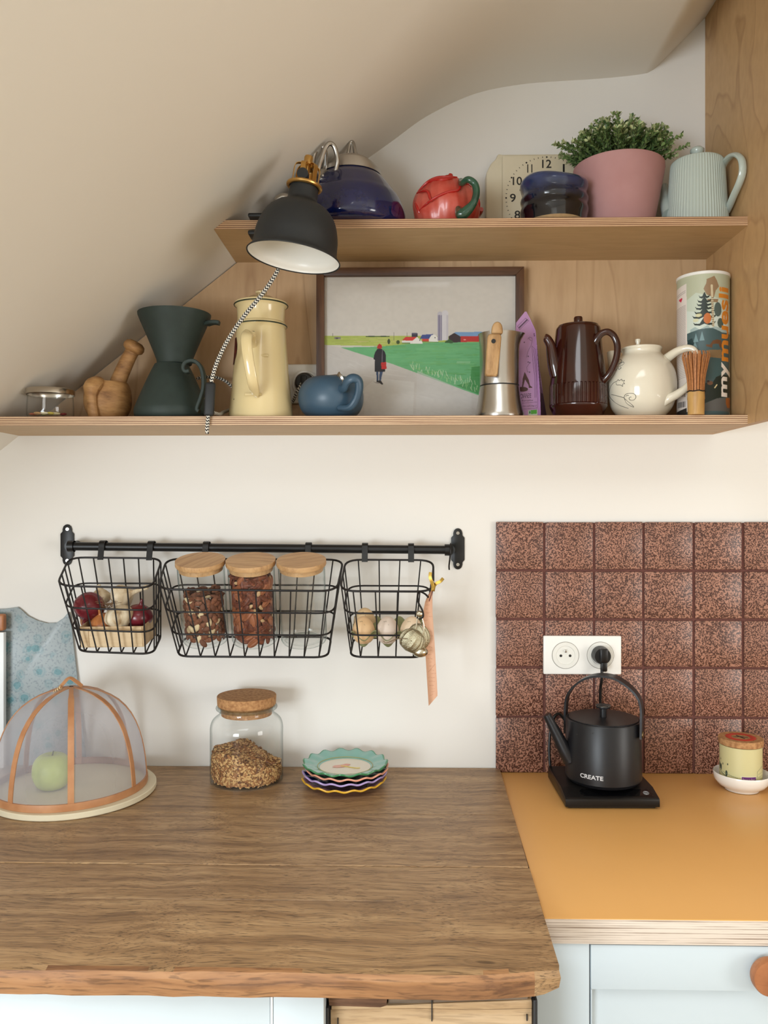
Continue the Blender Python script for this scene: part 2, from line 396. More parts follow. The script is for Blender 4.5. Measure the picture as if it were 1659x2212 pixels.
# ---------------------------------------------------------------- flat print: shapes filled into a colour grid, carried by a fine mesh
_txt = {}
def text_tris(t, off=0.0):
    key = (t, off)
    if key not in _txt:
        cu = bpy.data.curves.new('lettering_source', 'FONT'); cu.body = t; cu.resolution_u = 4; cu.offset = off
        o = bpy.data.objects.new('lettering_source', cu); me = o.to_mesh(); me.calc_loop_triangles()
        V = np.array([tuple(q.co) for q in me.vertices])[:, :2] if len(me.vertices) else np.zeros((0, 2))
        T = [tuple(q.vertices) for q in me.loop_triangles]
        o.to_mesh_clear(); bpy.data.objects.remove(o); bpy.data.curves.remove(cu)
        if len(V): V = V - V.min(0); 
        _txt[key] = (V, T)
    return _txt[key]
class Canvas:
    def __init__(s, x0, y0, x1, y1, w, h, bg):
        s.x0, s.y0, s.x1, s.y1, s.w, s.h = x0, y0, x1, y1, w, h
        s.a = np.zeros((h, w, 3)); s.a[:] = lin(bg)
        s.gx, s.gy = np.meshgrid(np.linspace(x0, x1, w), np.linspace(y0, y1, h))
    def _win(s, xs, ys, pad=0):
        ax = (s.w - 1) / (s.x1 - s.x0); ay = (s.h - 1) / (s.y1 - s.y0)
        i0 = max(int((min(xs) - pad - s.x0) * ax) - 1, 0); i1 = min(int((max(xs) + pad - s.x0) * ax) + 3, s.w)
        j0 = max(int((min(ys) - pad - s.y0) * ay) - 1, 0); j1 = min(int((max(ys) + pad - s.y0) * ay) + 3, s.h)
        return slice(j0, max(j1, j0)), slice(i0, max(i1, i0))
    def mask(s, poly, win):
        X, Y = s.gx[win], s.gy[win]; ins = np.zeros(X.shape, bool); n = len(poly)
        for i in range(n):
            (xa, ya), (xb, yb) = poly[i], poly[(i + 1) % n]
            if ya == yb: continue
            c = ((ya > Y) != (yb > Y)) & (X < (xb - xa) * (Y - ya) / (yb - ya) + xa); ins ^= c
        return ins
    def fill(s, poly, col, al=1.0):
        win = s._win([p[0] for p in poly], [p[1] for p in poly])
        m = s.mask(poly, win); q = s.a[win]; q[m] = q[m] * (1 - al) + np.array(lin(col)) * al
    def ell(s, cx, cy, rx, ry, col, al=1.0):
        win = s._win([cx - rx, cx + rx], [cy - ry, cy + ry]); X, Y = s.gx[win], s.gy[win]
        m = ((X - cx) / rx) ** 2 + ((Y - cy) / ry) ** 2 < 1; q = s.a[win]; q[m] = q[m] * (1 - al) + np.array(lin(col)) * al
    def line(s, pts, wd, col, al=1.0):
        for (xa, ya), (xb, yb) in zip(pts[:-1], pts[1:]):
            win = s._win([xa, xb], [ya, yb], wd); X, Y = s.gx[win], s.gy[win]
            dx, dy = xb - xa, yb - ya; l2 = dx * dx + dy * dy + 1e-9
            t = np.clip(((X - xa) * dx + (Y - ya) * dy) / l2, 0, 1)
            d = np.hypot(X - xa - t * dx, Y - ya - t * dy)
            a = np.clip((wd / 2 - d) / (0.5 * (s.x1 - s.x0) / s.w) + 0.5, 0, 1)[..., None] * al
            s.a[win] = s.a[win] * (1 - a) + np.array(lin(col)) * a
    def text(s, t, ox, oy, ux, uy, vx, vy, col, off=0.0):
        """unit text box: origin (ox, oy) is its lower left, (ux, uy) the full width vector, (vx, vy) the full height vector"""
        V, T = text_tris(t, off); mx = V.max(0)
        P = [(ox + ux * a / mx[0] + vx * b / mx[1], oy + uy * a / mx[0] + vy * b / mx[1]) for a, b in V]
        for tr in T: s.fill([P[i] for i in tr], col)
    def noise(s, amt, seed=1, cells=40):
        rs = np.random.RandomState(seed); g = rs.rand(cells, cells)
        yi = np.linspace(0, cells - 1.001, s.h); xi = np.linspace(0, cells - 1.001, s.w)
        y0 = yi.astype(int); x0 = xi.astype(int); fy = (yi - y0)[:, None]; fx = (xi - x0)[None, :]
        n = g[y0][:, x0] * (1 - fy) * (1 - fx) + g[y0 + 1][:, x0] * fy * (1 - fx) + g[y0][:, x0 + 1] * (1 - fy) * fx + g[y0 + 1][:, x0 + 1] * fy * fx
        s.a *= (1 + (n[..., None] - 0.5) * 2 * amt)
    def mesh(s, name, fn, material, parent):
        """fn(px, py) -> world point"""
        o0 = wloc(parent)
        V = [tuple(fn(s.gx[j, i], s.gy[j, i]) - o0) for j in range(s.h) for i in range(s.w)]
        idx = np.arange(s.h * s.w).reshape(s.h, s.w)
        Fc = np.stack([idx[:-1, :-1], idx[1:, :-1], idx[1:, 1:], idx[:-1, 1:]], -1).reshape(-1, 4).tolist()
        me = bpy.data.meshes.new(name); me.from_pydata(V, [], Fc); me.materials.append(material)
        at_ = me.color_attributes.new('print', 'FLOAT_COLOR', 'POINT')
        c = np.ones((s.h * s.w, 4), np.float32); c[:, :3] = s.a.reshape(-1, 3); at_.data.foreach_set('color', c.ravel())
        me.shade_smooth(); me.update()
        o = bpy.data.objects.new(name, me); COL.objects.link(o); o.parent = parent
        return o
def lettering(mb, t, fn, wd, ht, mi=0, off=0.0):
    """flat letters of the whole width wd and height ht; fn(x, y) -> world point"""
    V, T = text_tris(t, off); mx = V.max(0)
    mb.add([fn(a / mx[0] * wd, b / mx[1] * ht) for a, b in V], T, mi); return mb
# ================================================================ the room
M_wall = mat('white_plaster', (228, 225, 219), rough=0.75, spec=0.3, bump=0.06, bs=90)
M_ceil = mat('ceiling_plaster', (236, 231, 221), rough=0.8, spec=0.25, bump=0.05, bs=70)
M_floor = wood('pale_oak_floor', (206, 190, 166), (192, 174, 148), (166, 146, 120), rough=0.5)
M_white = mat('white_paint', (236, 240, 241), rough=0.42, spec=0.45)
M_whitep = mat('white_plastic', (238, 237, 232), rough=0.25)

def wallpt(px, py): p = at(px, py, 0.0); return (p.x, p.z)
CEIL = [wallpt(*p) for p in ((-45 - 760, 1010 + 604), (0, 974), (158, 849), (460, 609), (700, 418), (795, 342))]
CEIL[0] = (-1.75, CEIL[1][1] - 0.793 * (CEIL[1][0] + 1.75))
curve = [wallpt(*p) for p in ((795, 342), (851, 302), (906, 261), (950, 236), (989, 217), (1028, 202), (1072, 191), (1128, 182), (1183, 177), (1294, 170), (1366, 163), (1398, 158))]
CEIL += [(p.x, p.z) for p in spl([(a, 0, b) for a, b in curve], 3)][1:]
CEIL += [wallpt(1412, 150), wallpt(1427, 136), wallpt(1523, 39)]
sl = (CEIL[-1][1] - CEIL[-2][1]) / (CEIL[-1][0] - CEIL[-2][0])
CEIL += [(CEIL[-1][0] + (2.62 - CEIL[-1][1]) / sl, 2.62)]
def ceil_x(z):                                       # where the straight slope is at that height
    (xa, za), (xb, zb) = CEIL[1], CEIL[4]
    return xa + (z - za) * (xb - xa) / (zb - za)
SLOPE_Y = -1.05
b = MB()
b.sheet([[(x, 0.0, z) for x, z in CEIL], [(x, SLOPE_Y, z) for x, z in CEIL]])
top = [(-1.75, 2.66), (CEIL[-1][0], 2.66)]
b.sheet([[(x, 0.0, max(z, 0) + 0.04) for x, z in CEIL], [(x, SLOPE_Y, z + 0.04) for x, z in CEIL]])
struct(b.build('ceiling', M_ceil, ang=30))
struct(MB().box((-3.15, 0.0, 0), (3.1, 0.1, 2.7)).build('wall_back', M_wall))
struct(MB().box((-3.15, -3.8, -0.1), (3.1, 0.1, 0)).build('floor', M_floor))
struct(MB().box((-3.15, -3.8, 2.62), (3.1, 0.1, 2.72)).build('ceiling_flat', M_ceil))
bulk = [(-3.1, 0.0), (-1.75, 0.0)] + CEIL + [(-3.1, 2.62)]
struct(MB().prism(bulk, SLOPE_Y - 0.02, SLOPE_Y).build('wall_bulkhead', M_wall))
struct(MB().box((-1.8, SLOPE_Y, 0), (-1.75, 0, CEIL[0][1] + 0.04)).build('wall_knee', M_wall))
struct(MB().box((-3.2, -3.8, 0), (-3.1, 0.1, 2.7)).build('wall_left', M_wall))
# rear wall with the window that lights the place, right wall with a smaller one
b = MB()
b.box((-3.1, REAR_Y - 0.1, 0), (WIN_X0, REAR_Y, 2.62)); b.box((WIN_X1, REAR_Y - 0.1, 0), (3.0, REAR_Y, 2.62))
b.box((WIN_X0, REAR_Y - 0.1, 0), (WIN_X1, REAR_Y, WIN_Z0)); b.box((WIN_X0, REAR_Y - 0.1, WIN_Z1), (WIN_X1, REAR_Y, 2.62))
struct(b.build('wall_rear', M_wall))
b = MB()
b.box((3.0, -3.7, 0), (3.1, -3.25, 2.62)); b.box((3.0, -1.95, 0), (3.1, 0, 2.62))
b.box((3.0, -3.25, 0), (3.1, -1.95, 0.55)); b.box((3.0, -3.25, 1.95), (3.1, -1.95, 2.62))
struct(b.build('wall_right', M_wall))
def window(name, lo, hi, ax):
    b = MB(); t = 0.05
    def bx(a0, a1, z0, z1):
        if ax == 'X': b.box((a0, lo[1], z0), (a1, hi[1], z1), 0.004)
        else: b.box((lo[0], a0, z0), (hi[0], a1, z1), 0.004)
    a0, a1 = (lo[0], hi[0]) if ax == 'X' else (lo[1], hi[1])
    bx(a0, a0 + t, lo[2], hi[2]); bx(a1 - t, a1, lo[2], hi[2]); bx(a0 + t, a1 - t, lo[2], lo[2] + t); bx(a0 + t, a1 - t, hi[2] - t, hi[2])
    m = (a0 + a1) / 2; bx(m - 0.02, m + 0.02, lo[2] + t, hi[2] - t)
    return struct(b.build(name, M_white))
window('window_1', (WIN_X0, REAR_Y - 0.08, WIN_Z0), (WIN_X1, REAR_Y - 0.03, WIN_Z1), 'X')
window('window_2', (3.03, -3.25, 0.55), (3.08, -1.95, 1.95), 'Y')

# ================================================================ plywood shelf unit
PLY_L, PLY_D = (205, 173, 128), (154, 120, 80)
M_plyH = birch('birch_face_shelf', PLY_L, PLY_D, scale=(1.2, 7.0, 7.0), ring=0.15)
M_plyV = birch('birch_face_back', (212, 178, 138), (164, 128, 92), scale=(6.5, 4.0, 1.1), ring=0.40)
M_plyS = birch('birch_face_side', (206, 168, 120), (150, 112, 72), scale=(4.0, 5.0, 2.6), ring=0.45)
M_plyS2 = M_plyS
SHELF_Y = -0.2015
ZLB, ZUB, TH = 1.576, 1.928, 0.0165
ZL, ZU = ZLB + TH + 0.0005, ZUB + TH + 0.0005                           # shelf tops
XP = at(1523, 600, 0).x                               # face of the side panel
unit = thing('plywood_shelf_unit', 'birch plywood wall shelf with two boards under the sloped ceiling', 'shelf', (XP, 0, ZLB))
M_edgeL = plyedge('plywood_edge', (220, 190, 154), (122, 84, 62), 5, 0.0, TH)
M_edgeU = plyedge('plywood_edge_upper', (214, 176, 136), (126, 86, 60), 5, ZUB - ZLB, TH)
def shelf(zb, me):
    b = MB()
    xb, xt = ceil_x(zb) + 0.001, ceil_x(zb + TH) + 0.001
    vs = [(xb, 0, zb), (XP, 0, zb), (XP, SHELF_Y, zb), (xb, SHELF_Y, zb), (xt, 0, zb + TH), (XP, 0, zb + TH), (XP, SHELF_Y, zb + TH), (xt, SHELF_Y, zb + TH)]
    b.add(vs, [(0, 1, 2, 3), (4, 5, 6, 7)], 0); b.add(vs, [(3, 2, 6, 7), (0, 1, 5, 4), (0, 3, 7, 4), (1, 2, 6, 5)], 1)
    return b.build('shelf_board', [M_plyH, me], unit, smooth=False)
shelf(ZLB, M_edgeL); shelf(ZUB, M_edgeU)
bp_ = [(ceil_x(ZLB + TH) + 0.004, ZLB + TH), (XP, ZLB + TH), (XP, ZUB), (ceil_x(ZUB) + 0.004, ZUB)]
MB().prism(bp_, 0.0, -0.006).build('back_panel', M_plyV, unit, smooth=False)
b = MB(); b.box((XP, -0.70, ZLB), (XP + 0.0165, 0.0, CEIL[-2][1] + 0.004), 0.0006, 1)
b.build('side_panel', M_plyS, unit)

# ================================================================ worktops and cupboards below
ZT, ZO = 0.900, 0.893
TF = on(420, 2101, ZT).y                              # front edge of the old wooden top
XT0, XT1 = on(1074, 1648, ZT).x, on(1207, 2088, ZT).x
M_old = wood('old_oak_top', (188, 155, 114), (160, 127, 90), (120, 91, 63), grain=(3.0, 60, 60), pore=(30, 640, 640), rough=0.40, pore_amt=0.72, warp=1.6, bump=0.25, knots=(3.4, 8.5, 1.0))
M_oldend = wood('old_oak_worn_edge', (178, 134, 92), (152, 108, 70), (104, 70, 46), grain=(4, 80, 60), pore=(24, 400, 300), rough=0.6, pore_amt=0.5)
TT = 0.030
table = thing('wooden_worktop', 'old oak plank worktop with worn front edge, left of the orange counter', 'worktop', (-0.4, TF / 2, ZT - TT))
ys = [-0.003, on(829, 1759, ZT).y, on(829, 1871, ZT).y, on(829, 1946, ZT).y, TF]
for i in range(4):
    ya, yb = ys[i] - (0.0006 if i else 0), ys[i + 1] + 0.0006
    xa = XT0 + (XT1 - XT0) * (ya / TF); xb = XT0 + (XT1 - XT0) * (yb / TF)
    b = MB(); bm = bmesh.new()
    nx = 60
    rows = []
    dz = [0.0, 0.0006, -0.0003, 0.0004][i]
    prof = [(ya, ZT - TT), (ya, ZT + dz - 0.0012), (ya - 0.0012, ZT + dz), (yb + 0.0012, ZT + dz), (yb, ZT + dz - 0.0012), (yb, ZT - TT)]
    if i == 3: prof = [(ya, ZT - TT), (ya, ZT + dz - 0.0012), (ya - 0.0012, ZT + dz), (yb + 0.010, ZT + dz), (yb + 0.004, ZT + dz - 0.002), (yb, ZT - 0.008), (yb + 0.001, ZT - 0.02), (yb + 0.004, ZT - TT)]
    random.seed(11 + i)
    for k in range(61):
        t = k / 60
        row = []
        for (y, z) in prof:
            xr = XT0 + (XT1 - XT0) * (y / TF)
            jag = 0.0
            if k == 60: jag = random.uniform(-0.0015, 0.0012) - (0.016 if z < ZT - 0.02 and i == 3 else 0)
            x = -1.58 + (xr + 1.58) * t + jag
            wy = 0.0
            if i == 3 and y < yb + 0.011 and z < ZT + dz - 0.001: wy = random.uniform(-0.0012, 0.0012)
            if i == 3 and k >= 58 and y < yb + 0.02: wy += 0.004 * (k - 57)
            row.append((x, y + wy, z))
        rows.append(row)
    b.sheet(rows)
    n = len(prof)
    b.add(rows[0], [tuple(range(n))]); b.add(rows[-1], [tuple(range(n - 1, -1, -1))])
    b.sheet([[r[-1] for r in rows], [r[0] for r in rows]])
    o = b.build('plank', [M_old, M_oldend], table, ang=30)
    if i == 3:
        for p in o.data.polygons:
            c = p.center + Vector((-0.4, TF / 2, ZT - TT))
            if c.y < yb + 0.0095 and c.z < ZT - 0.0005 and abs(p.normal.z) < 0.95: p.material_index = 1

OF = on(1400, 1985, ZO).y
M_orange = mat('orange_laminate', (232, 176, 104), rough=0.35, spec=0.5, var=0.035, vs=4)
M_edgeO = plyedge('counter_ply_edge', (214, 200, 186), (150, 130, 114), 11, -0.034, 0.034, reg=0.42)
counter = thing('orange_counter', 'orange laminate counter top with thick plywood edge', 'worktop', (0.6, OF / 2, ZO))
def xedge(y): return XT0 + (XT1 - XT0) * (y / TF) + 0.0022
b = MB(); b.prism([(xedge(-.003), -.003), (1.75, -.003), (1.75, OF), (xedge(OF), OF)], ZO - 0.0335, ZO - 0.0012, 0.0003, axis='Z'); b.build('plywood_core', M_edgeO, counter)
b = MB(); b.prism([(xedge(-.003), -.003), (1.75, -.003), (1.75, OF - 0.0006), (xedge(OF), OF - 0.0006)], ZO - 0.0012, ZO, 0.0003, axis='Z'); b.build('laminate_sheet', M_orange, counter)

# white cupboard under the wooden top, doors seen from above the frame's lower edge
M_cup = mat('cupboard_paint', (194, 205, 211), rough=0.4, spec=0.5)
CFY = TF + 0.045
def xat(px, Y): return at(px, 2180, Y).x
gx0, gx1 = xat(703, CFY), xat(1160, CFY)
cl = thing('base_cabinet', 'pale blue-white cupboard under the wooden worktop', 'cabinet', (-0.9, CFY / 2, 0))
b = MB(); b.box((-1.55, CFY, 0.0), (gx0, -0.01, ZT - TT - 0.0006), 0.001, 1); b.build('carcass', M_cup, cl)
dx1 = xat(589, CFY)
b = MB(); b.box((-0.80, CFY - 0.019, 0.08), (dx1, CFY - 0.0005, ZT - TT - 0.004), 0.0015, 2); b.build('door', M_cup, cl)
b = MB(); b.box((dx1 + 0.0004, CFY - 0.0195, 0.0), (dx1 + 0.0032, CFY - 0.0005, ZT - TT - 0.001), 0.0009, 1); b.build('painted_edge_highlight', M_white, cl)  # added white strip; the bright line of a lit chamfer is its colour
b = MB(); b.box((dx1 + 0.0036, CFY - 0.019, 0.0), (gx0, CFY - 0.0005, ZT - TT - 0.001), 0.0015, 2); b.build('end_stile', M_cup, cl)
# rough boards in the gap
M_rough = wood('rough_pine', (208, 182, 148), (192, 162, 124), (150, 118, 84), grain=(3, 40, 40), pore=(20, 300, 300), rough=0.8, pore_amt=0.25, bump=0.4)
M_bark = wood('rough_brown_board', (140, 104, 78), (112, 80, 58), (72, 48, 34), grain=(6, 60, 60), rough=0.8)
M_dark = mat('painted_gap_shade', (26, 23, 21), rough=0.9)  # near-black colour stands for the unlit gap behind the boards
M_grey = wood('weathered_grey_wood', (150, 134, 116), (122, 106, 90), (88, 74, 60), grain=(6, 60, 60), rough=0.85)
gap = thing('rough_wood_front', 'rough sawn pine boards filling the gap beneath the wooden worktop', 'boards', ((gx0 + gx1) / 2, CFY, 0))
gy = CFY + 0.012
g = lambda px, py: at(px, py, gy)
b = MB(); b.box((gx0 + 0.004, gy + 0.012, 0.0), (gx1 - 0.004, gy + 0.03, ZT - TT - 0.0005)); b.build('shade_backing', M_dark, gap)
def brd(name, p, m, y0=gy, y1=gy + 0.011): return MB().prism([(g(*q).x, g(*q).z) for q in p], y0, y1, 0.0006).build(name, m, gap)
def zc(px): return at(px, 2140, gy)
ztop = ZT - TT - 0.001
def prow(px): return HY + (CZ - ztop) / scl(px, gy)
brd('board', [(705, prow(705)), (842, prow(842)), (835, 2166), (822, 2170), (712, 2166)], M_bark, gy - 0.006, gy + 0.008)
brd('board', [(843, prow(843)), (1146, prow(1146)), (1140, 2159), (1030, 2162), (900, 2167), (838, 2168)], M_grey)
brd('board', [(716, 2172), (850, 2171), (985, 2165), (1104, 2161), (1148, 2158), (1149, 2164), (1149, 2177), (1030, 2180), (900, 2177), (716, 2180)], M_rough, gy - 0.001, gy + 0.009)
brd('board', [(714, 2181), (900, 2178.5), (1030, 2181.5), (1149, 2178.5), (1150, 2900), (714, 2900)], M_rough)
b = MB(); p = [at(705, 2170, gy - 0.004), at(710, 2165, gy - 0.004)]
MB().box((at(702, 2170, gy).x, gy - 0.008, 0.35), (at(712, 2170, gy).x, gy + 0.01, at(705, 2168, gy).z), 0.002).build('metal_runner', mat('runner_black', (30, 30, 32), 0.5), gap)
MB().box((at(1150, 2170, gy).x, gy - 0.006, 0.35), (at(1160, 2170, gy).x, gy + 0.01, at(1155, 2154, gy).z), 0.002).build('metal_runner', bpy.data.materials['runner_black'], gap)
for (x, y0, y1) in ((933, 2150, 2204), (730, 2198, 2240), (1138, 2190, 2203)):
    MB().box((at(x - 1.2, y0, gy).x, gy - 0.0022, at(x, y1, gy).z), (at(x + 1.2, y0, gy).x, gy - 0.0002, at(x, y0, gy).z)).build('pencil_mark', bpy.data.materials['runner_black'], gap)
# right cupboard
RY = OF + 0.004
cr = thing('base_cabinet', 'white cupboard with round wooden knob under the orange counter', 'cabinet', (0.7, RY / 2, 0))
rx = lambda px: at(px, 2100, RY).x
zdt = at(1400, 2045, RY).z
b = MB(); b.box((gx1 + 0.002, RY + 0.02, 0.0), (1.72, -0.01, ZO - 0.034), 0.001, 1); b.build('carcass', M_cup, cr)
b = MB(); b.box((gx1 + 0.002, RY, 0.0), (rx(1275) - 0.001, RY + 0.0195, ZO - 0.0345), 0.0008, 1); b.build('end_stile', M_cup, cr)
zr = at(1400, 2139, RY).z
xd0, xd1 = rx(1275) + 0.0008, rx(1275) + 0.42
door = None
b = MB(); b.box((xd0, RY + 0.0135, 0.1), (xd1, RY + 0.0195, ZO - 0.0365), 0.0005, 1); door = b.build('door', M_cup, cr)
b = MB(); b.box((xd0, RY, zr), (xd1, RY + 0.0133, ZO - 0.0365), 0.0012, 2); b.build('door_rail', M_cup, door)
b = MB(); b.box((xd0, RY, 0.1), (xd0 + 0.0016, RY + 0.0133, zr - 0.0002), 0.0004, 1); b.build('door_edge', M_cup, door)
M_knob = wood('knob_wood', (188, 128, 84), (168, 108, 68), (140, 86, 52), grain=(14, 40, 14), rough=0.45, pore_amt=0.15)
kc = at(1661, 2107, RY - 0.012)
b = MB(); kr = 40 * scl(1661, RY - 0.02)
b.lathe([(0.012, 0), (0.012, 0.006), (kr * 0.96, 0.008), (kr, 0.011), (kr, 0.019), (kr * 0.95, 0.0215), (0, 0.0225)], n=40, T=Matrix.Translation((kc.x, RY, kc.z)) @ Matrix.Rotation(PI / 2, 4, 'X'))
b.build('knob', M_knob, door)

# ================================================================ tiled splashback with socket
M_grout = mat('grout_red_brown', (98, 58, 50), rough=0.85, bump=0.3, bs=300)
def tilemat():
    m, nt, N, L, bs = newmat('speckled_brown_tile'); setp(bs, rough=0.35, spec=0.5)
    tc = N.new('ShaderNodeTexCoord'); oi = N.new('ShaderNodeObjectInfo')
    sv = N.new('ShaderNodeVectorMath'); sv.operation = 'SCALE'; sv.inputs[0].default_value = (17.0, 9.0, 23.0); L.new(oi.outputs['Random'], sv.inputs['Scale'])
    ad = N.new('ShaderNodeVectorMath'); ad.operation = 'ADD'; L.new(tc.outputs['Object'], ad.inputs[0]); L.new(sv.outputs[0], ad.inputs[1])
    nz = N.new('ShaderNodeTexNoise'); nz.inputs['Scale'].default_value = 400; nz.inputs['Detail'].default_value = 1.0; nz.inputs['Distortion'].default_value = 0.7
    L.new(ad.outputs[0], nz.inputs['Vector'])
    rp = N.new('ShaderNodeValToRGB'); e = rp.color_ramp.elements
    e[0].position = 0.475; e[0].color = lin4((70, 38, 28)); e[1].position = 0.555; e[1].color = lin4((166, 120, 100))
    L.new(nz.outputs['Fac'], rp.inputs['Fac'])
    n2 = N.new('ShaderNodeTexNoise'); n2.inputs['Scale'].default_value = 14; L.new(ad.outputs[0], n2.inputs['Vector'])
    mx = N.new('ShaderNodeMix'); mx.data_type = 'RGBA'; mx.blend_type = 'MULTIPLY'; mx.inputs[0].default_value = 0.35
    L.new(rp.outputs['Color'], mx.inputs[6]); L.new(n2.outputs['Color'], mx.inputs[7]); 
    hs = N.new('ShaderNodeHueSaturation'); hs.inputs['Saturation'].default_value = 0.0; hs.inputs['Value'].default_value = 1.7; L.new(n2.outputs['Color'], hs.inputs['Color']); L.new(hs.outputs[0], mx.inputs[7])
    L.new(mx.outputs[2], bs.inputs['Base Color'])
    bp = N.new('ShaderNodeBump'); bp.inputs['Strength'].default_value = 0.12; bp.inputs['Distance'].default_value = 0.001; L.new(nz.outputs['Fac'], bp.inputs['Height']); L.new(bp.outputs[0], bs.inputs['Normal'])
    return m
M_tile = tilemat()
TY = -0.009
cols = [1072, 1175.5, 1283, 1390, 1498.7, 1605]; rows_ = [1128.5, 1232, 1337, 1441, 1548, 1651]
X_ = [at(c, 1400, TY).x for c in cols]; pit = X_[-1] - X_[-2]; X_ += [X_[-1] + pit * k for k in (1, 2, 3, 4)]
Z_ = [at(1072, r, TY).z for r in rows_]; Z_[-1] = ZO + 0.0005
bx_ = struct(MB().box((X_[0] + 0.001, -0.0062, Z_[-1]), (X_[-1], -0.0002, Z_[0] - 0.001)).build('wall_splashback', M_grout))
tw, thh = pit - 0.0048, (Z_[0] - Z_[1]) - 0.0048
random.seed(5)
def mk_tile(wd, ht):
    b = MB(); b.box((-wd / 2, -0.0045, -ht / 2), (wd / 2, 0.0005, ht / 2), 0.0012, 2)
    return b
t0 = None; tb = None
for j in range(5):
    for i in range(len(X_) - 1):
        wd, ht = X_[i + 1] - X_[i] - 0.0048, Z_[j] - Z_[j + 1] - 0.0048
        zc_ = (Z_[j] + Z_[j + 1]) / 2; xc_ = (X_[i] + X_[i + 1]) / 2
        first = i == 0
        if t0 is None:
            t0 = MB(); t0 = mk_tile(tw, thh).build('tile', M_tile, bx_); o = t0
        else:
            o = t0.copy(); COL.objects.link(o); o.parent = bx_
        o.scale = (wd / tw, 1, ht / thh)
        if first: o.scale.x = (wd + 0.003) / tw; xc_ -= 0.0015
        if j == 0: o.scale.z = (ht + 0.003) / thh; zc_ += 0.0015
        if j == 4: o.scale.z = (ht + 0.003) / thh; zc_ -= 0.0012
        o.location = (xc_ + random.uniform(-0.0004, 0.0004), -0.0055 + random.uniform(-0.0004, 0.0004), zc_ + random.uniform(-0.0004, 0.0004))
        o.rotation_euler = (0, random.uniform(-0.003, 0.003), 0)
# ================================================================ things on the upper shelf
M_black = mat('matt_black', (34, 36, 37), rough=0.55, spec=0.4)
M_brass = mat('brass', (196, 156, 92), rough=0.32, metal=1.0)
M_chrome = mat('worn_chrome', (176, 172, 166), rough=0.24, metal=1.0, bump=0.05, bs=120)
M_alu = mat('dull_aluminium', (186, 181, 174), rough=0.36, metal=1.0)
def cordmat():
    m, nt, N, L, b = newmat('braided_cord'); setp(b, rough=0.8)
    uv = N.new('ShaderNodeUVMap'); uv.uv_map = 'uv'; sx = N.new('ShaderNodeSeparateXYZ'); L.new(uv.outputs[0], sx.inputs[0])
    u3 = N.new('ShaderNodeMath'); u3.operation = 'MULTIPLY'; u3.inputs[1].default_value = 4.0; L.new(sx.outputs[0], u3.inputs[0])
    pp = N.new('ShaderNodeMath'); pp.operation = 'PINGPONG'; pp.inputs[1].default_value = 0.5; L.new(u3.outputs[0], pp.inputs[0])
    v = N.new('ShaderNodeMath'); v.operation = 'MULTIPLY_ADD'; v.inputs[1].default_value = 190.0; L.new(sx.outputs[1], v.inputs[0]); L.new(pp.outputs[0], v.inputs[2])
    fr = N.new('ShaderNodeMath'); fr.operation = 'FRACT'; L.new(v.outputs[0], fr.inputs[0])
    gt = N.new('ShaderNodeMath'); gt.operation = 'GREATER_THAN'; gt.inputs[1].default_value = 0.5; L.new(fr.outputs[0], gt.inputs[0])
    mx = N.new('ShaderNodeMix'); mx.data_type = 'RGBA'; mx.inputs[6].default_value = lin4((24, 24, 26)); mx.inputs[7].default_value = lin4((225, 220, 208))
    L.new(gt.outputs[0], mx.inputs[0]); L.new(mx.outputs[2], b.inputs['Base Color']); return m
M_cord = cordmat()

# ---- clamp lamp
LY = -0.315
kl = scl(640, LY)
rc = at(634, 557, LY)
lamp = thing('clamp_lamp', 'matt black clamp lamp with brass neck hanging over the upper shelf edge', 'lamp', at(585, 500, SHELF_Y))
UPA = Vector((math.sin(R(8.5)), math.sin(R(1.5)), math.cos(R(8.5)))).normalized()
TL = Matrix.Translation(rc) @ lean((0, 0, 1), UPA)
pr = [(101, 0), (99.5, 4), (95, 9), (92, 16), (90.5, 30), (89, 50), (82, 76), (72, 95), (58, 109), (42, 118), (34.5, 124), (32, 132), (31, 156)]
pr = smooth_prof([(a * kl, z * kl) for a, z in pr], 3)
b = MB(); b.lathe(pr, n=64, T=TL)
inner = [(max(r - 0.0014, 0.001), z + 0.0006) for r, z in pr]
o = b.build('shade', M_black, lamp, ang=45)
b = MB(); b.lathe([q_ for q_ in inner if q_[1] < 112 * kl] + [(0.02, 114 * kl), (0, 114.5 * kl)], n=64, T=TL); b.build('shade_lining', mat('lamp_white_enamel', (240, 238, 230), rough=0.35), o, ang=45)
b = MB(); rim = [TL @ Vector((101 * kl * math.cos(a), 101 * kl * math.sin(a), 0)) for a in [2 * PI * i / 64 for i in range(64)]]
b.tube(rim, 0.0011, 6, closed=True); b.build('shade_rim', M_black, o)
b = MB(); ring = [TL @ Vector((35 * kl * math.cos(a), 35 * kl * math.sin(a), 157 * kl)) for a in [2 * PI * i / 40 for i in range(40)]]
b.tube(ring, 4.6 * kl, 10, closed=True); b.build('brass_collar', M_brass, lamp)
b = MB()
for a in (20, 80, 140, 200, 260, 320):
    ca, sa = math.cos(R(a)), math.sin(R(a))
    path = [TL @ Vector((ca * r * kl, sa * r * kl, z * kl)) for r, z in ((29, 154), (28, 175), (27.5, 196), (23, 203), (12, 206), (6, 206))]
    b.strap(spl(path, 4), 11 * kl, 0.0011, up=(TL.to_3x3() @ Vector((ca, sa, 0))))
b.lathe([(0, 203 * kl), (15 * kl, 203 * kl), (15 * kl, 207 * kl), (10 * kl, 208 * kl), (10 * kl, 221 * kl), (8.5 * kl, 224 * kl), (0, 224 * kl)], n=12, T=TL)
b.build('brass_cage', M_brass, lamp)
b = MB(); b.lathe([(0, 150 * kl), (7 * kl, 150 * kl), (7 * kl, 203 * kl), (0, 203 * kl)], n=16, T=TL); b.build('brass_tube', M_brass, lamp)
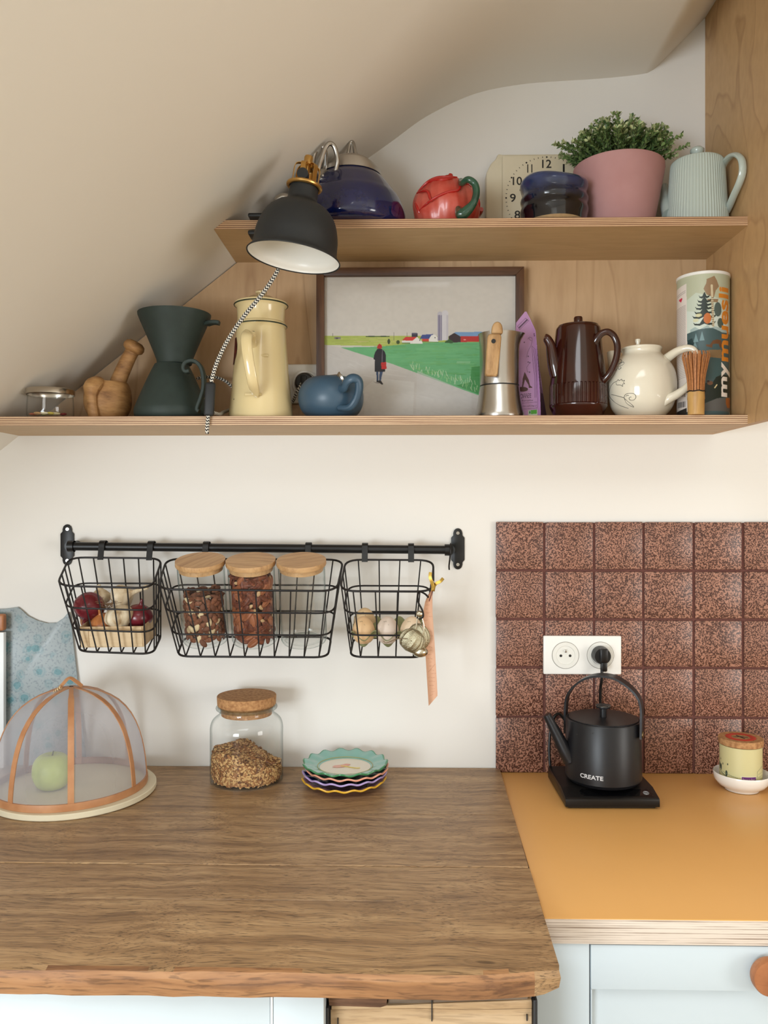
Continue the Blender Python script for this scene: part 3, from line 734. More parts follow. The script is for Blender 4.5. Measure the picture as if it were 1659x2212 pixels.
b = MB(); b.lathe([(0, 0), (12 * kl, 0), (12 * kl, 0.014), (0, 0.014)], n=20, T=TL @ Matrix.Translation((-0.002, -31 * kl, 172 * kl)) @ Matrix.Rotation(PI / 2, 4, 'X') @ Matrix.Translation((0, 0, -0.012)))
b.build('pivot_knob', M_black, lamp)
cq = lambda px, py, dy=0: at(px, py, SHELF_Y + dy)
b = MB(); zb, zt = ZUB - 0.014, ZU + 0.008
xa, xb = cq(538, 480).x, cq(594, 480).x
b.box((cq(572, 480).x, SHELF_Y - 0.016, zb), (xb, SHELF_Y - 0.004, zt), 0.003, 2)
b.box((xa, SHELF_Y - 0.014, ZU + 0.0004), (xb, SHELF_Y + 0.028, zt), 0.003, 2)
b.box((xa, SHELF_Y - 0.014, zb), (xb, SHELF_Y + 0.020, zb + 0.0085), 0.003, 2)
b.build('clamp', M_black, lamp)
b = MB(); pv = TL @ Vector((0, 33 * kl, 158 * kl))
b.tube(spl([cq(586, 490, -0.012), cq(586, 462, -0.018), Vector((pv.x - 0.02, SHELF_Y - 0.035, pv.z - 0.03)), pv], 8), 0.0052, 12); b.build('arm', M_black, lamp)

# cord: lamp - hand switch - loop over the lower shelf edge - back along the shelf to the socket
q = lambda px, py, Y: at(px, py, Y)
c1 = spl([q(590, 505, -0.226), q(604, 545, -0.235), q(603, 577, -0.24), q(572, 628, -0.238), q(528, 682, -0.23), q(492, 735, -0.22), q(468, 785, -0.212), q(456, 826, -0.208)], 10)
b = MB(); b.tube(c1, 0.0036, 12, uv=True); b.build('lamp_cord', M_cord, lamp)
sw_y = -0.208
b = MB(); sa, sb_ = q(455, 826, sw_y), q(451, 899, sw_y)
b.box((-0.0092, -0.0055, 0), (0.0092, 0.0055, (sa - sb_).length), 0.0045, 3, T=Matrix.Translation(sb_) @ lean((0, 0, 1), (sa - sb_).normalized()))
b.build('hand_switch', M_black, lamp)
c2 = spl([q(450, 897, sw_y), q(448, 915, -0.2085), q(447, 928, -0.2085), q(447.5, 933.5, -0.2075), q(448, 932, -0.2060), q(449, 915, -0.2056), q(452, 893, -0.205), q(462, 892, -0.19), q(474, 895, -0.165), q(484, 890, -0.11), q(500, 884, -0.045)], 8)
b = MB(); b.tube(c2, 0.0033, 12, uv=True); b.build('lamp_cord', M_cord, lamp)
c3 = spl([q(425, 818, -0.045), q(440, 815, -0.045), q(465, 815, -0.045), q(485, 822, -0.045), q(500, 834, -0.04), q(540, 868, -0.03), q(590, 888, -0.025), q(628, 872, -0.03), q(640, 850, -0.045), q(652, 826, -0.046)], 8)
b = MB(); b.tube(c3, 0.0030, 10, uv=True); b.build('lamp_cord', M_cord, lamp)
pc = q(660, 829, -0.016)
b = MB(); b.lathe([(0, 0), (0.019, 0), (0.019, 0.022), (0.015, 0.03), (0, 0.03)], n=28, T=Matrix.Translation(pc) @ Matrix.Rotation(PI / 2, 4, 'X'))
b.box((-0.006, -0.034, -0.012), (0.006, -0.024, 0.012), 0.003, 2, T=Matrix.Translation(pc)); b.build('plug', M_black, lamp)

# socket on the back panel behind the coffee pot
sk = thing('wall_socket', 'white square socket on the plywood behind the cream coffee pot', 'socket', q(661, 830, -0.006))
b = MB(); h = 0.040; sc_ = q(661, 830, -0.006)
b.box((sc_.x - h, -0.014, sc_.z - h), (sc_.x + h, -0.0062, sc_.z + h), 0.004, 3); pl_ = b.build('cover_plate', M_whitep, sk)
b = MB(); b.lathe([(0.0275, 0), (0.0275, 0.004), (0.0255, 0.005), (0.0255, 0.0042), (0.022, 0.004), (0.021, 0.0015), (0, 0.0015)], n=40, T=Matrix.Translation((sc_.x, -0.0138, sc_.z)) @ Matrix.Rotation(PI / 2, 4, 'X')); b.build('socket_ring', M_whitep, sk)

# ---- blue enamel kettle
KY = -0.128
M_blue = mat('cobalt_enamel', (11, 23, 76), rough=0.12, spec=0.5, coat=0.6, var=0.25, vs=90)
c, pr = pxprof(757, KY, [(64, 383), (77, 395), (89, 410), (100, 425), (108, 436), (115, 452), (119, 466), (120, 480), (118, 496), (110, 509)], ZU)
c.z = ZU
kb = thing('enamel_kettle', 'cobalt blue enamel kettle with ribbed metal lid beside the black lamp', 'kettle', c)
pr[0] = (pr[0][0], 0.0)
b = MB(); b.lathe([(0, 0)] + smooth_prof(pr, 4) + [(0, pr[-1][1])], c, n=64); b.build('body', M_blue, kb, ang=40)
c2_, lp = pxprof(757, KY, [(0, 336), (10, 337), (25, 341), (38, 347), (45, 352), (46, 356), (51, 356.5), (51.5, 361.5), (56.5, 362), (57, 367.5), (61.5, 368), (62, 374), (67, 374.5), (67.5, 384)], c.z)
b = MB(); b.lathe([(0, lp[0][1] - 0.0005)] + lp, c, n=56); b.build('lid', M_alu, kb, ang=50)
b = MB(); fin = [at(757 + dx, py, KY) for dx, py in ((-9, 339), (-5, 330), (-3, 318), (0, 308), (5, 307), (8, 316), (10, 328), (14, 341))]
b.tube(spl(fin, 5), [0.004, 0.0035, 0.003, 0.0035, 0.004], 10); b.build('finial', M_chrome, kb)
hy = -0.2
b = MB()
b.tube(spl([at(681, 402, hy + 0.02), at(686, 375, hy), at(694, 345, hy - 0.004), at(703, 319, hy - 0.006), at(712, 310, hy - 0.006), at(721, 315, hy - 0.004), at(727, 332, hy), at(729, 352, hy + 0.004), at(724, 376, hy + 0.012)], 7), 0.0042, 12)
b.tube(spl([at(682, 400, hy + 0.05), at(676, 365, hy + 0.03), at(678, 338, hy + 0.02), at(687, 315, hy + 0.015), at(695, 314, hy + 0.015), at(703, 330, hy + 0.02), at(703, 360, hy + 0.03), at(698, 376, hy + 0.03)], 7), 0.0042, 12)
hd = b.build('bail_handle', M_chrome, kb)
b = MB(); p = at(714, 392, hy + 0.02)
b.ball(p, (0.026, 0.014, 0.008), T=lean((0, 0, 1), (0.25, -0.5, 0.8))); b.box((-0.022, -0.003, 0), (0.022, 0.003, 0.022), 0.003, 2, T=Matrix.Translation(at(710, 394, hy + 0.02)) @ Matrix.Rotation(R(12), 4, 'Y'))
b.build('hinge_plate', M_chrome, kb)
b = MB()
for x, y in ((697, 379), (721, 373)): b.ball(at(x, y, hy + 0.012), 0.0032, 12, 8)
b.build('rivets', M_alu, kb)
b = MB(); b.tube(spl([at(655, 450, KY - 0.06), at(630, 436, KY - 0.07), at(612, 425, KY - 0.075), at(596, 434, KY - 0.075)], 6), [0.011, 0.009, 0.007, 0.006], 14); b.build('spout', M_chrome, kb)

# ---- red cabbage-shaped teapot
RY_ = -0.125
M_red = mat('red_glaze', (190, 64, 50), rough=0.34, spec=0.5, coat=0.15, col2=(204, 102, 86), vs=26)
M_redd = mat('deep_red_glaze', (178, 34, 28), rough=0.25, coat=0.3)
M_grn = mat('dark_green_glaze', (38, 84, 62), rough=0.22, coat=0.4, col2=(24, 60, 46), vs=50)
c, pr = pxprof(963, RY_, [(0, 392), (22, 393), (40, 398), (54, 409), (64, 424), (70, 442), (71, 460), (67, 480), (58, 498), (46, 508)], ZU)
c.z = ZU; pr[0] = (pr[0][0], 0)
tp = thing('cabbage_teapot', 'red leaf-shaped teapot with green stalk handle', 'teapot', c)
b = MB(); b.lathe([(0, 0)] + smooth_prof(pr, 4), c, n=80, fn=lambda a, r, z: (r * (1 + 0.035 * math.sin(5 * a + 60 * z) + 0.012 * math.sin(23 * a)), z)); b.build('body', M_red, tp, ang=60)
def on_pot(px, py, out=0.002):                        # a point on the front of the body under a pixel
    k = scl(963, RY_); dx = (px - 963) * k; z = at(963, py, RY_).z - ZU
    rr = interp_r(pr, z); d = math.sqrt(max((rr + out) ** 2 - dx * dx, 0.0)) if abs(dx) < rr + out else 0.0
    return Vector((c.x + dx, c.y - d, ZU + z))
def interp_r(prf, z):
    for (ra, za), (rb, zb) in zip(prf[:-1], prf[1:]):
        if za <= z <= zb and zb > za: return ra + (rb - ra) * (z - za) / (zb - za)
    return prf[-1][0] if z > prf[-1][1] else prf[0][0]
edges = [[(905, 470), (925, 459), (945, 450), (965, 443), (985, 437), (993, 422), (1005, 415), (1015, 418)],
         [(900, 425), (912, 430), (922, 436), (926, 450), (930, 460)], [(902, 424), (920, 410), (940, 400), (962, 401), (985, 398)],
         [(915, 410), (935, 408), (955, 411), (975, 405)], [(1034, 455), (1030, 440), (1020, 425)], [(905, 474), (900, 460), (896, 445)]]
b = MB()
for e in edges: b.tube(spl([on_pot(x, y) for x, y in e], 5), [0.0012, 0.0026, 0.0026, 0.0024, 0.0012], 8)
b.build('petal_edges', M_redd, tp)
b = MB(); b.tube(spl([at(960, 394, RY_), at(966, 388, RY_), at(972, 382, RY_), at(974, 376, RY_)], 5), [0.013, 0.009, 0.006, 0.0035], 12); b.build('lid_tip', M_redd, tp)
b = MB(); hp = [on_pot(992, 411, 0.001), at(998, 396, RY_ - 0.06), at(1011, 388, RY_ - 0.075), at(1025, 397, RY_ - 0.075), at(1029, 415, RY_ - 0.075), at(1024, 436, RY_ - 0.075), at(1012, 452, RY_ - 0.07), at(996, 463, RY_ - 0.067), on_pot(984, 473, 0.001)]
b.tube(spl(hp, 7), [0.0055, 0.0055, 0.006, 0.0065, 0.0065, 0.0065, 0.009, 0.011, 0.004], 14); b.build('handle', M_grn, tp)
b = MB(); b.tube(spl([at(1030, 460, RY_ + 0.02), at(1036, 456, RY_ + 0.01), at(1040, 452, RY_)], 4), [0.01, 0.007, 0.004], 10); b.build('spout', M_redd, tp)

# ---- square cream kitchen clock
CY = -0.040
M_cream = mat('clock_cream', (216, 206, 180), rough=0.35, col2=(208, 196, 168), vs=9)
ck = thing('kitchen_clock', 'square cream kitchen clock with black numerals, half hidden by the dark mug', 'clock', Vector((at(1181, 427, CY).x, CY + 0.02, ZU)))
P = lambda px, py, Y=CY: at(px, py, Y)
x0, x1 = P(1085, 400).x, P(1243, 400).x; zt_ = P(1181, 334).z
b = MB(); b.box((x0, CY, ZU), (x1, CY + 0.018, zt_), 0.003, 3); b.build('dial_plate', M_cream, ck)
xs0, xs1 = P(1051, 400).x, P(1248, 400).x; zz = P(1181, 329).z
sh = [(xs0, ZU), (xs1, ZU), (xs1, P(0, 380).z), (xs1 - 0.008, P(0, 364).z), (x1 - 0.002, P(0, 355).z), (x1 - 0.004, zz), (x0 + 0.004 - 0.006, zz), (x0 - 0.008, P(0, 338).z), (x0 - 0.012, P(0, 350).z), (xs0 + 0.010, P(0, 358).z), (xs0, P(0, 380).z)]
b = MB(); b.prism(sh, CY + 0.006, CY + 0.034, 0.004); b.build('case', M_cream, ck)
M_ink = mat('black_ink', (26, 24, 22), rough=0.5)
cx_, cz_ = P(1181, 427).x, P(1181, 427).z; k = scl(1181, CY)
b = MB(); yl = CY - 0.0004
def flat(mb, t, cx, cz, wpx, hpx):
    lettering(mb, t, lambda x, y: Vector((cx - wpx * k / 2 + x, yl, cz - hpx * k / 2 + y)), wpx * k, hpx * k, off=0.012)
for hnum in (12, 1, 6, 7, 8, 9, 10, 11):
    a = R(30 * hnum); rr = 73
    two = hnum >= 10
    flat(b, str(hnum), cx_ + math.sin(a) * rr * k, cz_ + math.cos(a) * rr * k, (11 if hnum == 11 else 20) if two else (4.2 if hnum == 1 else 12.5), 18)
for i in [q_ for q_ in range(60) if not 8 < q_ < 22]:
    a = R(6 * i); rr = 87.5 * k; r0 = (1.9 if i % 5 == 0 else 0.95) * k
    cx0, cz0 = cx_ + math.sin(a) * rr, cz_ + math.cos(a) * rr
    if i % 5 == 0: vs = [(cx0 + r0 * math.cos(q_ * PI / 5), yl, cz0 + r0 * math.sin(q_ * PI / 5)) for q_ in range(10)]
    else:
        ra, rb = 86 * k, 89 * k; pa = Vector((math.cos(a), 0, -math.sin(a))) * 0.6 * k; d_ = Vector((math.sin(a), 0, math.cos(a))); o_ = Vector((cx_, yl, cz_))
        vs = [o_ + d_ * ra + pa, o_ + d_ * rb + pa, o_ + d_ * rb - pa, o_ + d_ * ra - pa]
    b.add(vs, [tuple(range(len(vs)))])
b.build('numerals', M_ink, ck, smooth=False)
b = MB(); b.box((P(1122, 420).x, CY - 0.004, P(0, 423).z), (cx_, CY - 0.003, P(0, 419.5).z)); b.box((cx_ - 0.003, CY - 0.003, cz_ - 0.04), (cx_, CY - 0.002, cz_)); b.lathe([(0, 0), (0.004, 0), (0.004, 0.005), (0, 0.005)], n=14, T=Matrix.Translation((cx_, CY, cz_)) @ Matrix.Rotation(PI / 2, 4, 'X')); b.build('hands', M_ink, ck)

# ---- dark blue thrown mug
MY = -0.148
def glazemat():
    m, nt, N, L, bs = newmat('midnight_glaze'); setp(bs, rough=0.12, spec=0.5, coat=0.4)
    tc = N.new('ShaderNodeTexCoord'); sx = N.new('ShaderNodeSeparateXYZ'); L.new(tc.outputs['Object'], sx.inputs[0])
    nz = N.new('ShaderNodeTexNoise'); nz.inputs['Scale'].default_value = 40; nz.inputs['Detail'].default_value = 4; L.new(tc.outputs['Object'], nz.inputs['Vector'])
    ma = N.new('ShaderNodeMath'); ma.operation = 'MULTIPLY_ADD'; ma.inputs[1].default_value = 0.035; L.new(nz.outputs['Fac'], ma.inputs[0]); L.new(sx.outputs['Z'], ma.inputs[2])
    rp = N.new('ShaderNodeValToRGB'); e = rp.color_ramp.elements; e[0].position = 0.058; e[0].color = lin4((10, 11, 18)); e[1].position = 0.098; e[1].color = lin4((44, 58, 98))
    L.new(ma.outputs[0], rp.inputs['Fac']); L.new(rp.outputs['Color'], bs.inputs['Base Color'])
    return m
c, pr = pxprof(1196, MY, [(48, 392), (62, 393), (69, 398), (72.5, 406), (68.5, 423), (72.5, 435), (70, 446), (73, 458), (71, 470), (70, 487)], ZU)
c.z = ZU
mg = thing('stoneware_mug', 'midnight blue stoneware cup with bare clay foot before the clock', 'cup', c)
kk = scl(1196, MY)
wob = lambda a, r, z: (r * (1 + 0.016 * math.sin(3 * a + 40 * z)), z + (0.0042 * math.sin(a * 2 + 0.6) if z > 0.06 else 0.0))
inn = [(r - 0.004, z) for r, z in pr[-4:]][::-1]
b = MB(); b.lathe(smooth_prof(pr, 3) + [(44 * kk, pr[-1][1] - 0.004), (60 * kk, 0.05), (55 * kk, 0.035), (0, 0.033)], c, n=64, fn=wob); b.build('glazed_wall', glazemat(), mg, ang=60)
b = MB(); b.lathe([(0, 0), (60 * kk, 0), (66 * kk, pr[0][1] * .5), (70 * kk, pr[0][1])], c, n=48, fn=wob); b.build('clay_foot', mat('bare_clay', (176, 150, 112), rough=0.8, var=0.12, vs=120), mg)

# ---- plant in a pink pot
PY = -0.096
M_pink = mat('pink_terracotta', (184, 140, 138), rough=0.75, spec=0.3, col2=(178, 132, 130), vs=14, bump=0.05)
c, pr = pxprof(1336, PY, [(95.5, 364), (96, 372), (94, 385), (86, 425), (78, 468), (72, 500), (70, 507), (67, 510)], ZU)
c.z = ZU; pr[0] = (pr[0][0], 0)
pt = thing('potted_plant', 'small leafed green plant in a matt pink pot', 'plant', c)
hgt = pr[-1][1]
b = MB(); b.lathe([(0, 0)] + pr + [(pr[-1][0] - 0.001, hgt + 0.001), (pr[-1][0] - 0.004, hgt + 0.001), (pr[-1][0] - 0.006, hgt - 0.002), (pr[-1][0] - 0.008, hgt - 0.014), (0, hgt - 0.014)], c, n=64); b.build('pot', M_pink, pt, ang=40)
b = MB(); b.lathe([(0, hgt - 0.009), (0.03, hgt - 0.008), (pr[-1][0] - 0.0075, hgt - 0.011)], c, n=40); b.build('soil', mat('dark_soil', (48, 38, 28), rough=0.95, bump=0.8, bs=200), pt)
M_lf = [mat('leaf_dark', (72, 98, 54), rough=0.5), mat('leaf_mid', (114, 138, 80), rough=0.5), mat('leaf_pale', (182, 190, 140), rough=0.5)]
M_stem = mat('leaf_stem', (74, 84, 50), rough=0.6)
random.seed(21)
bl, bs_ = MB(), MB()
top = c + Vector((0, 0, hgt - 0.010))
def leaf(p, d, up, ln, mi):
    d = d.normalized(); s_ = d.cross(up)
    if s_.length < 1e-4: s_ = d.cross(Vector((1, 0, 0)))
    s_.normalize(); n_ = s_.cross(d); w_ = ln * 0.26
    bl.add([p, p + d * ln * 0.35 + s_ * w_ * 0.8 + n_ * ln * 0.05, p + d * ln * 0.75 + s_ * w_ + n_ * ln * 0.05, p + d * ln + n_ * ln * 0.0, p + d * ln * 0.75 - s_ * w_ + n_ * ln * 0.05, p + d * ln * 0.35 - s_ * w_ * 0.8 + n_ * ln * 0.05, p + d * ln * 0.55],
           [(0, 1, 6), (1, 2, 6), (2, 3, 6), (3, 4, 6), (4, 5, 6), (5, 0, 6)], mi)
for i in range(200):
    a = random.uniform(0, 2 * PI); t = random.random() ** 0.6
    base = top + Vector((math.cos(a), math.sin(a) if math.sin(a) < 0 else math.sin(a) * .5, 0)) * (0.066 * t * random.uniform(0.5, 1))
    out = Vector((math.cos(a), math.sin(a) * (0.75 if math.sin(a) < 0 else 0.15), 0)) * (0.050 * t + random.uniform(0, 0.012)) * (1.0 if i % 9 else 1.25)
    tip = base + out + Vector((0, 0, 0.100 * (1 - 0.55 * t * t) * random.uniform(0.55, 1.0)))
    if i % 13 == 0: tip.z += 0.008
    mid = base * 0.5 + tip * 0.5 + Vector((0, 0, 0.008)) + Vector((random.uniform(-1, 1), random.uniform(-1, 1), 0)) * 0.006
    path = spl([base, mid, tip], 6); bs_.tube(path, 0.0007, 5)
    L_ = len(path)
    for j in range(2, L_):
        f = j / (L_ - 1); p = path[j]; tg = (path[j] - path[j - 1]).normalized()
        nl = 3 if j < L_ - 1 else 6
        for q_ in range(nl):
            aa = 2 * PI * q_ / nl + j * 1.1 + random.uniform(-.4, .4)
            sd = Vector((math.cos(aa), math.sin(aa), 0)); sd = (sd - tg * sd.dot(tg)).normalized()
            dr = sd * random.uniform(0.55, 1.0) + tg * random.uniform(0.5, 1.1)
            mi = 2 if (f > 0.85 and random.random() < 0.6) else (1 if random.random() < 0.45 + 0.3 * f else 0)
            leaf(p, dr, tg, random.uniform(0.0075, 0.0115), mi)
tag(bl.build('foliage', M_lf, pt, smooth=False), kind='stuff'); tag(bs_.build('stems', M_stem, pt), kind='stuff')

# ---- celadon ribbed teapot
GY = -0.118
M_cel = mat('celadon_glaze', (186, 198, 190), rough=0.22, coat=0.3, spec=0.5)
c, pr = pxprof(1506, GY, [(52, 351), (54.5, 354), (56, 362), (58, 390), (60, 425), (62, 455), (63.5, 480), (63.5, 500), (60, 511)], ZU)
c.z = ZU; pr[0] = (pr[0][0], 0)
gt = thing('ribbed_teapot', 'pale celadon teapot with vertical ribs beside the plywood side panel', 'teapot', c)
def rib(a, r, z):
    if z < pr[0][1] + 0.002 or z > pr[-1][1] - 0.002: return (r, z)
    return (r * (1 - 0.022 * abs(math.sin(32 * a))), z)
b = MB(); b.lathe([(0, 0)] + smooth_prof(pr, 3) + [(0, pr[-1][1])], c, n=256, fn=rib); b.build('body', M_cel, gt, ang=60)
kk = scl(1508, GY); ht = pr[-1][1]
b = MB(); b.lathe([(44 * kk, ht - 0.001), (43 * kk, ht + 0.001), (24 * kk, ht + 0.005), (10 * kk, ht + 0.008), (9 * kk, ht + 0.012), (11 * kk, ht + 0.016), (14.5 * kk, ht + 0.020), (14.5 * kk, ht + 0.024), (10 * kk, ht + 0.0275), (0, ht + 0.028)], c, n=40); b.build('lid', M_cel, gt, ang=50)
b = MB()
hp = [at(1557, 366, GY - 0.01), at(1566, 350, GY - 0.025), at(1579, 337, GY - 0.05), at(1592, 335, GY - 0.072), at(1602, 346, GY - 0.086), at(1604, 370, GY - 0.088), at(1597, 395, GY - 0.078), at(1585, 422, GY - 0.056), at(1576, 444, GY - 0.035), at(1569, 458, GY - 0.02)]
b.sweep(spl(hp, 6), [(math.cos(2 * PI * i / 12) * 0.0068, math.sin(2 * PI * i / 12) * 0.0046) for i in range(12)], [1.0, 1.1, 1, 1, 1, 1, 1, 1.0, 1.0]); b.build('handle', M_cel, gt)
b = MB(); b.tube(spl([at(1448, 462, GY + 0.012), at(1440, 442, GY + 0.024), at(1437, 422, GY + 0.040), at(1436, 402, GY + 0.056)], 5), [0.016, 0.0125, 0.0085, 0.0065], 16); b.build('spout', M_cel, gt)
# ================================================================ things on the lower shelf
G_clear = glass('clear_glass', tint=(0.97, 0.975, 0.97), edge=(0.62, 0.66, 0.65), body=0.01)
# ---- small preserve jar
JY = -0.152
c, pr = pxprof(109, JY, [(46, 852), (47, 860), (48, 880), (48, 898), (44, 904)], ZL)
c.z = ZL; pr[0] = (pr[0][0], 0)
j = thing('preserve_jar', 'squat glass jar with silver lid holding dried petals', 'jar', c)
b = MB(); b.lathe([(0, 0.002), (pr[0][0] * 0.9, 0.001)] + pr, c, n=48); b.build('glass_body', G_clear, j, ang=50)
k = scl(109, JY); ht = pr[-1][1]
b = MB(); b.lathe([(49 * k, ht - 0.002), (50 * k, ht - 0.0015), (50 * k, ht + 0.0075), (48.5 * k, ht + 0.009), (44 * k, ht + 0.0096), (43 * k, ht + 0.0088), (0, ht + 0.009)], c, n=48); b.build('lid', mat('silver_lid', (188, 180, 168), rough=0.25, metal=1.0), j, ang=50)
random.seed(4)
for i, (nm, col, dx, dy) in enumerate((('rust', (176, 100, 72), -.024, -.018), ('ivory', (226, 216, 180), .004, -.034), ('yellow', (206, 188, 76), .013, -.03), ('wine red', (120, 30, 34), .030, -.014), ('pale green', (190, 190, 110), -.002, -.022), ('tan', (196, 150, 96), -.010, -.031), ('cream', (220, 206, 160), .020, -.026))):
    b = MB(); b.ball((c.x + dx, c.y + dy, ZL + 0.0075), (random.uniform(0.007, 0.010), 0.006, 0.0024), 10, 8, T=Matrix.Rotation(random.uniform(0, 3), 4, 'Z') @ Matrix.Rotation(random.uniform(-.3, .3), 4, 'X'))
    o = b.build('dried_petal', mat('petal', col, rough=0.8)); tag(o, 'dried %s petal at the bottom of the squat glass jar' % nm, 'petal', 'dried petals in the squat jar')

# ---- olive wood mortar and pestle
OY = -0.105
M_olive = wood('olive_wood', (190, 148, 96), (166, 122, 74), (120, 82, 48), grain=(20, 20, 60), pore=(60, 60, 300), rough=0.6, pore_amt=0.15, warp=1.0, rand=False)
c, pr = pxprof(233, OY, [(42, 828), (46, 836), (49, 850), (50, 866), (48, 882), (42, 896), (36, 906)], ZL)
c.z = ZL; pr[0] = (pr[0][0], 0)
k = scl(233, OY); ht = pr[-1][1]
mo = thing('wooden_mortar', 'round olive wood mortar with carved lug on the lower shelf', 'mortar', c)
b = MB(); b.lathe([(0, 0)] + smooth_prof(pr, 3) + [(38 * k, ht - 0.001), (34 * k, ht - 0.02), (0, ht - 0.04)], c, n=40); b.build('bowl', M_olive, mo, ang=60)
b = MB()
b.sweep(spl([at(212, 824, OY - 0.030), at(204, 829, OY - 0.042), at(198, 838, OY - 0.046), at(197, 856, OY - 0.046), at(199, 876, OY - 0.044), at(202, 900, OY - 0.040)], 6),
        [(math.cos(2 * PI * i / 14) * 0.012, math.sin(2 * PI * i / 14) * 0.009) for i in range(14)], [1.15, 1.45, 1.5, 0.95, 0.85, 0.95]); b.build('carved_lug', M_olive, mo)
pe = thing('wooden_pestle', 'olive wood pestle leaning in the round mortar', 'pestle', at(250, 850, OY))
b = MB(); path = [at(246, 858, OY), at(252, 835, OY), at(262, 808, OY), at(277, 775, OY), at(287, 757, OY)]
b.tube(spl(path, 5), [0.017, 0.0155, 0.0145, 0.0135, 0.0125], 20); b.build('shaft', M_olive, pe)
ax = (at(297, 735, OY) - at(277, 775, OY)).normalized()
b = MB(); b.lathe([(0, -0.003), (0.012, -0.002), (0.019, 0.003), (0.0205, 0.009), (0.018, 0.016), (0.012, 0.020), (0, 0.021)], n=28, T=Matrix.Translation(at(285, 759, OY)) @ lean((0, 0, 1), ax)); b.build('head', M_olive, pe, ang=60)

# ---- dark green pour over set
DY = -0.125
M_dg = mat('dark_green_stoneware', (44, 56, 52), rough=0.6, spec=0.4, var=0.12, vs=60)
c, pr = pxprof(371, DY, [(36, 788), (37, 790), (46, 808), (62, 844), (76, 878), (79, 888), (78, 900), (72, 908)], ZL)
c.z = ZL; pr[0] = (pr[0][0], 0); k = scl(371, DY)
cf = thing('coffee_server', 'dark green stoneware coffee server with curled strap handle', 'carafe', c)
b = MB(); b.lathe([(0, 0)] + smooth_prof(pr, 3) + [(30 * k, pr[-1][1]), (34 * k, pr[-1][1] - 0.02), (0, pr[-1][1] - 0.03)], c, n=56); b.build('body', M_dg, cf, ang=45)
b = MB(); hp = [(410, 802), (401, 803), (397, 795), (401, 785), (413, 780), (425, 783), (435, 795), (440, 815), (440, 840), (434, 862), (428, 878), (427, 886), (431, 889)]
b.strap(spl([at(x, y, DY - 0.062) for x, y in hp], 5), 0.017, 0.0065, up=None); b.build('strap_handle', M_dg, cf)
dz = pr[-1][1]
c2_, p2 = pxprof(377, DY, [(77.5, 679), (77, 683), (72, 696), (58, 728), (44, 762), (38, 778), (37, 786), (36, 787.5)], ZL)
dr = thing('coffee_dripper', 'dark green cone dripper set on the stoneware server', 'dripper', Vector((c2_.x, c2_.y, ZL + p2[0][1])))
c2_.z = ZL
b = MB(); b.lathe([(10 * k, p2[0][1])] + p2 + [(75.5 * k, p2[-1][1]), (70 * k, p2[-3][1]), (34 * k, p2[1][1] + 0.006), (10 * k, p2[0][1] + 0.004)], c2_, n=56); b.build('cone', M_dg, dr, ang=45)
b = MB(); b.strap(spl([at(446, 700, DY - 0.005), at(456, 697, DY - 0.012), at(466, 696.5, DY - 0.014), at(474, 698, DY - 0.014)], 4), 0.016, 0.007, up=(0, 0, 1)); b.build('tab_handle', M_dg, dr)
for (x, y) in ((315, 671), (339, 668)):
    b = MB(); b.ball(at(x, y, DY + 0.02), (0.008, 0.008, 0.005), 10, 8); tag(b.build('wooden_scoop_tip', M_olive), 'small bit of brown wood poking over the dripper rim, %s' % ('on the pestle side' if x < 330 else 'behind its middle'), 'utensil')

# ---- cream enamel coffee pot
EY = -0.122
M_en = mat('cream_enamel', (224, 204, 154), rough=0.2, spec=0.5, coat=0.4, var=0.05, vs=12)
M_rimg = mat('dark_green_rim', (40, 52, 40), rough=0.3)
c, pr = pxprof(564, EY, [(52, 706), (53, 715), (56, 760), (60, 810), (65, 862), (68.5, 895), (69, 909)], ZL)
c.z = ZL; pr[0] = (pr[0][0], 0); k = scl(564, EY)
ep = thing('enamel_coffee_pot', 'tall cream enamel coffee pot with dark green rims and strap handle', 'coffee pot', c)
Z = lambda py: at(564, py, EY).z - ZL
b = MB(); b.lathe([(0, 0)] + pr + [(50 * k, Z(704)), (0, Z(704))], c, n=64); b.build('body', M_en, ep, ang=40)
b = MB(); b.lathe([(50 * k, Z(709)), (54.5 * k, Z(707)), (55 * k, Z(704)), (53, 0)][:3] + [(54 * k, Z(701)), (51 * k, Z(698)), (50.5 * k, Z(692)), (51, 0)][:3] + [(51.5 * k, Z(668)), (53 * k, Z(665)), (56 * k, Z(662)), (57.5 * k, Z(660)), (57 * k, Z(656)), (53 * k, Z(655)), (0, Z(656))], c, n=64); b.build('filter_ring', M_en, ep, ang=40)
for (r_, py) in ((55, 705.5), (57.3, 660.5)):
    b = MB(); b.tube([c + Vector((r_ * k * math.cos(2 * PI * i / 56), r_ * k * math.sin(2 * PI * i / 56), Z(py))) for i in range(56)], 0.0013, 6, closed=True); b.build('green_rim', M_rimg, ep)
b = MB(); b.lathe([(54 * k, Z(656.5)), (50 * k, Z(653)), (34 * k, Z(648)), (26 * k, Z(643)), (13 * k, Z(641)), (7 * k, Z(639)), (7 * k, Z(636)), (12 * k, Z(634)), (12.5 * k, Z(631)), (9 * k, Z(628.5)), (0, Z(628))], c, n=48); b.build('lid', M_en, ep, ang=45)
b = MB(); hy = EY - 0.05
hp = [at(543, 752, EY - 0.040), at(541, 735, EY - 0.062), at(539, 722, EY - 0.078), at(533, 725, EY - 0.094), at(533, 750, EY - 0.101), at(538, 785, EY - 0.101), at(545, 822, EY - 0.094), at(549, 842, EY - 0.078), at(550, 851, EY - 0.058)]
b.sweep(spl(hp, 6), [(math.cos(2 * PI * i / 14) * 0.0105, math.sin(2 * PI * i / 14) * 0.0045) for i in range(14)], [1.0, 1.05, 1.0, 0.95, 0.9, 0.9, 0.9], up=(0, -1, 0.01)); b.build('handle', M_en, ep)
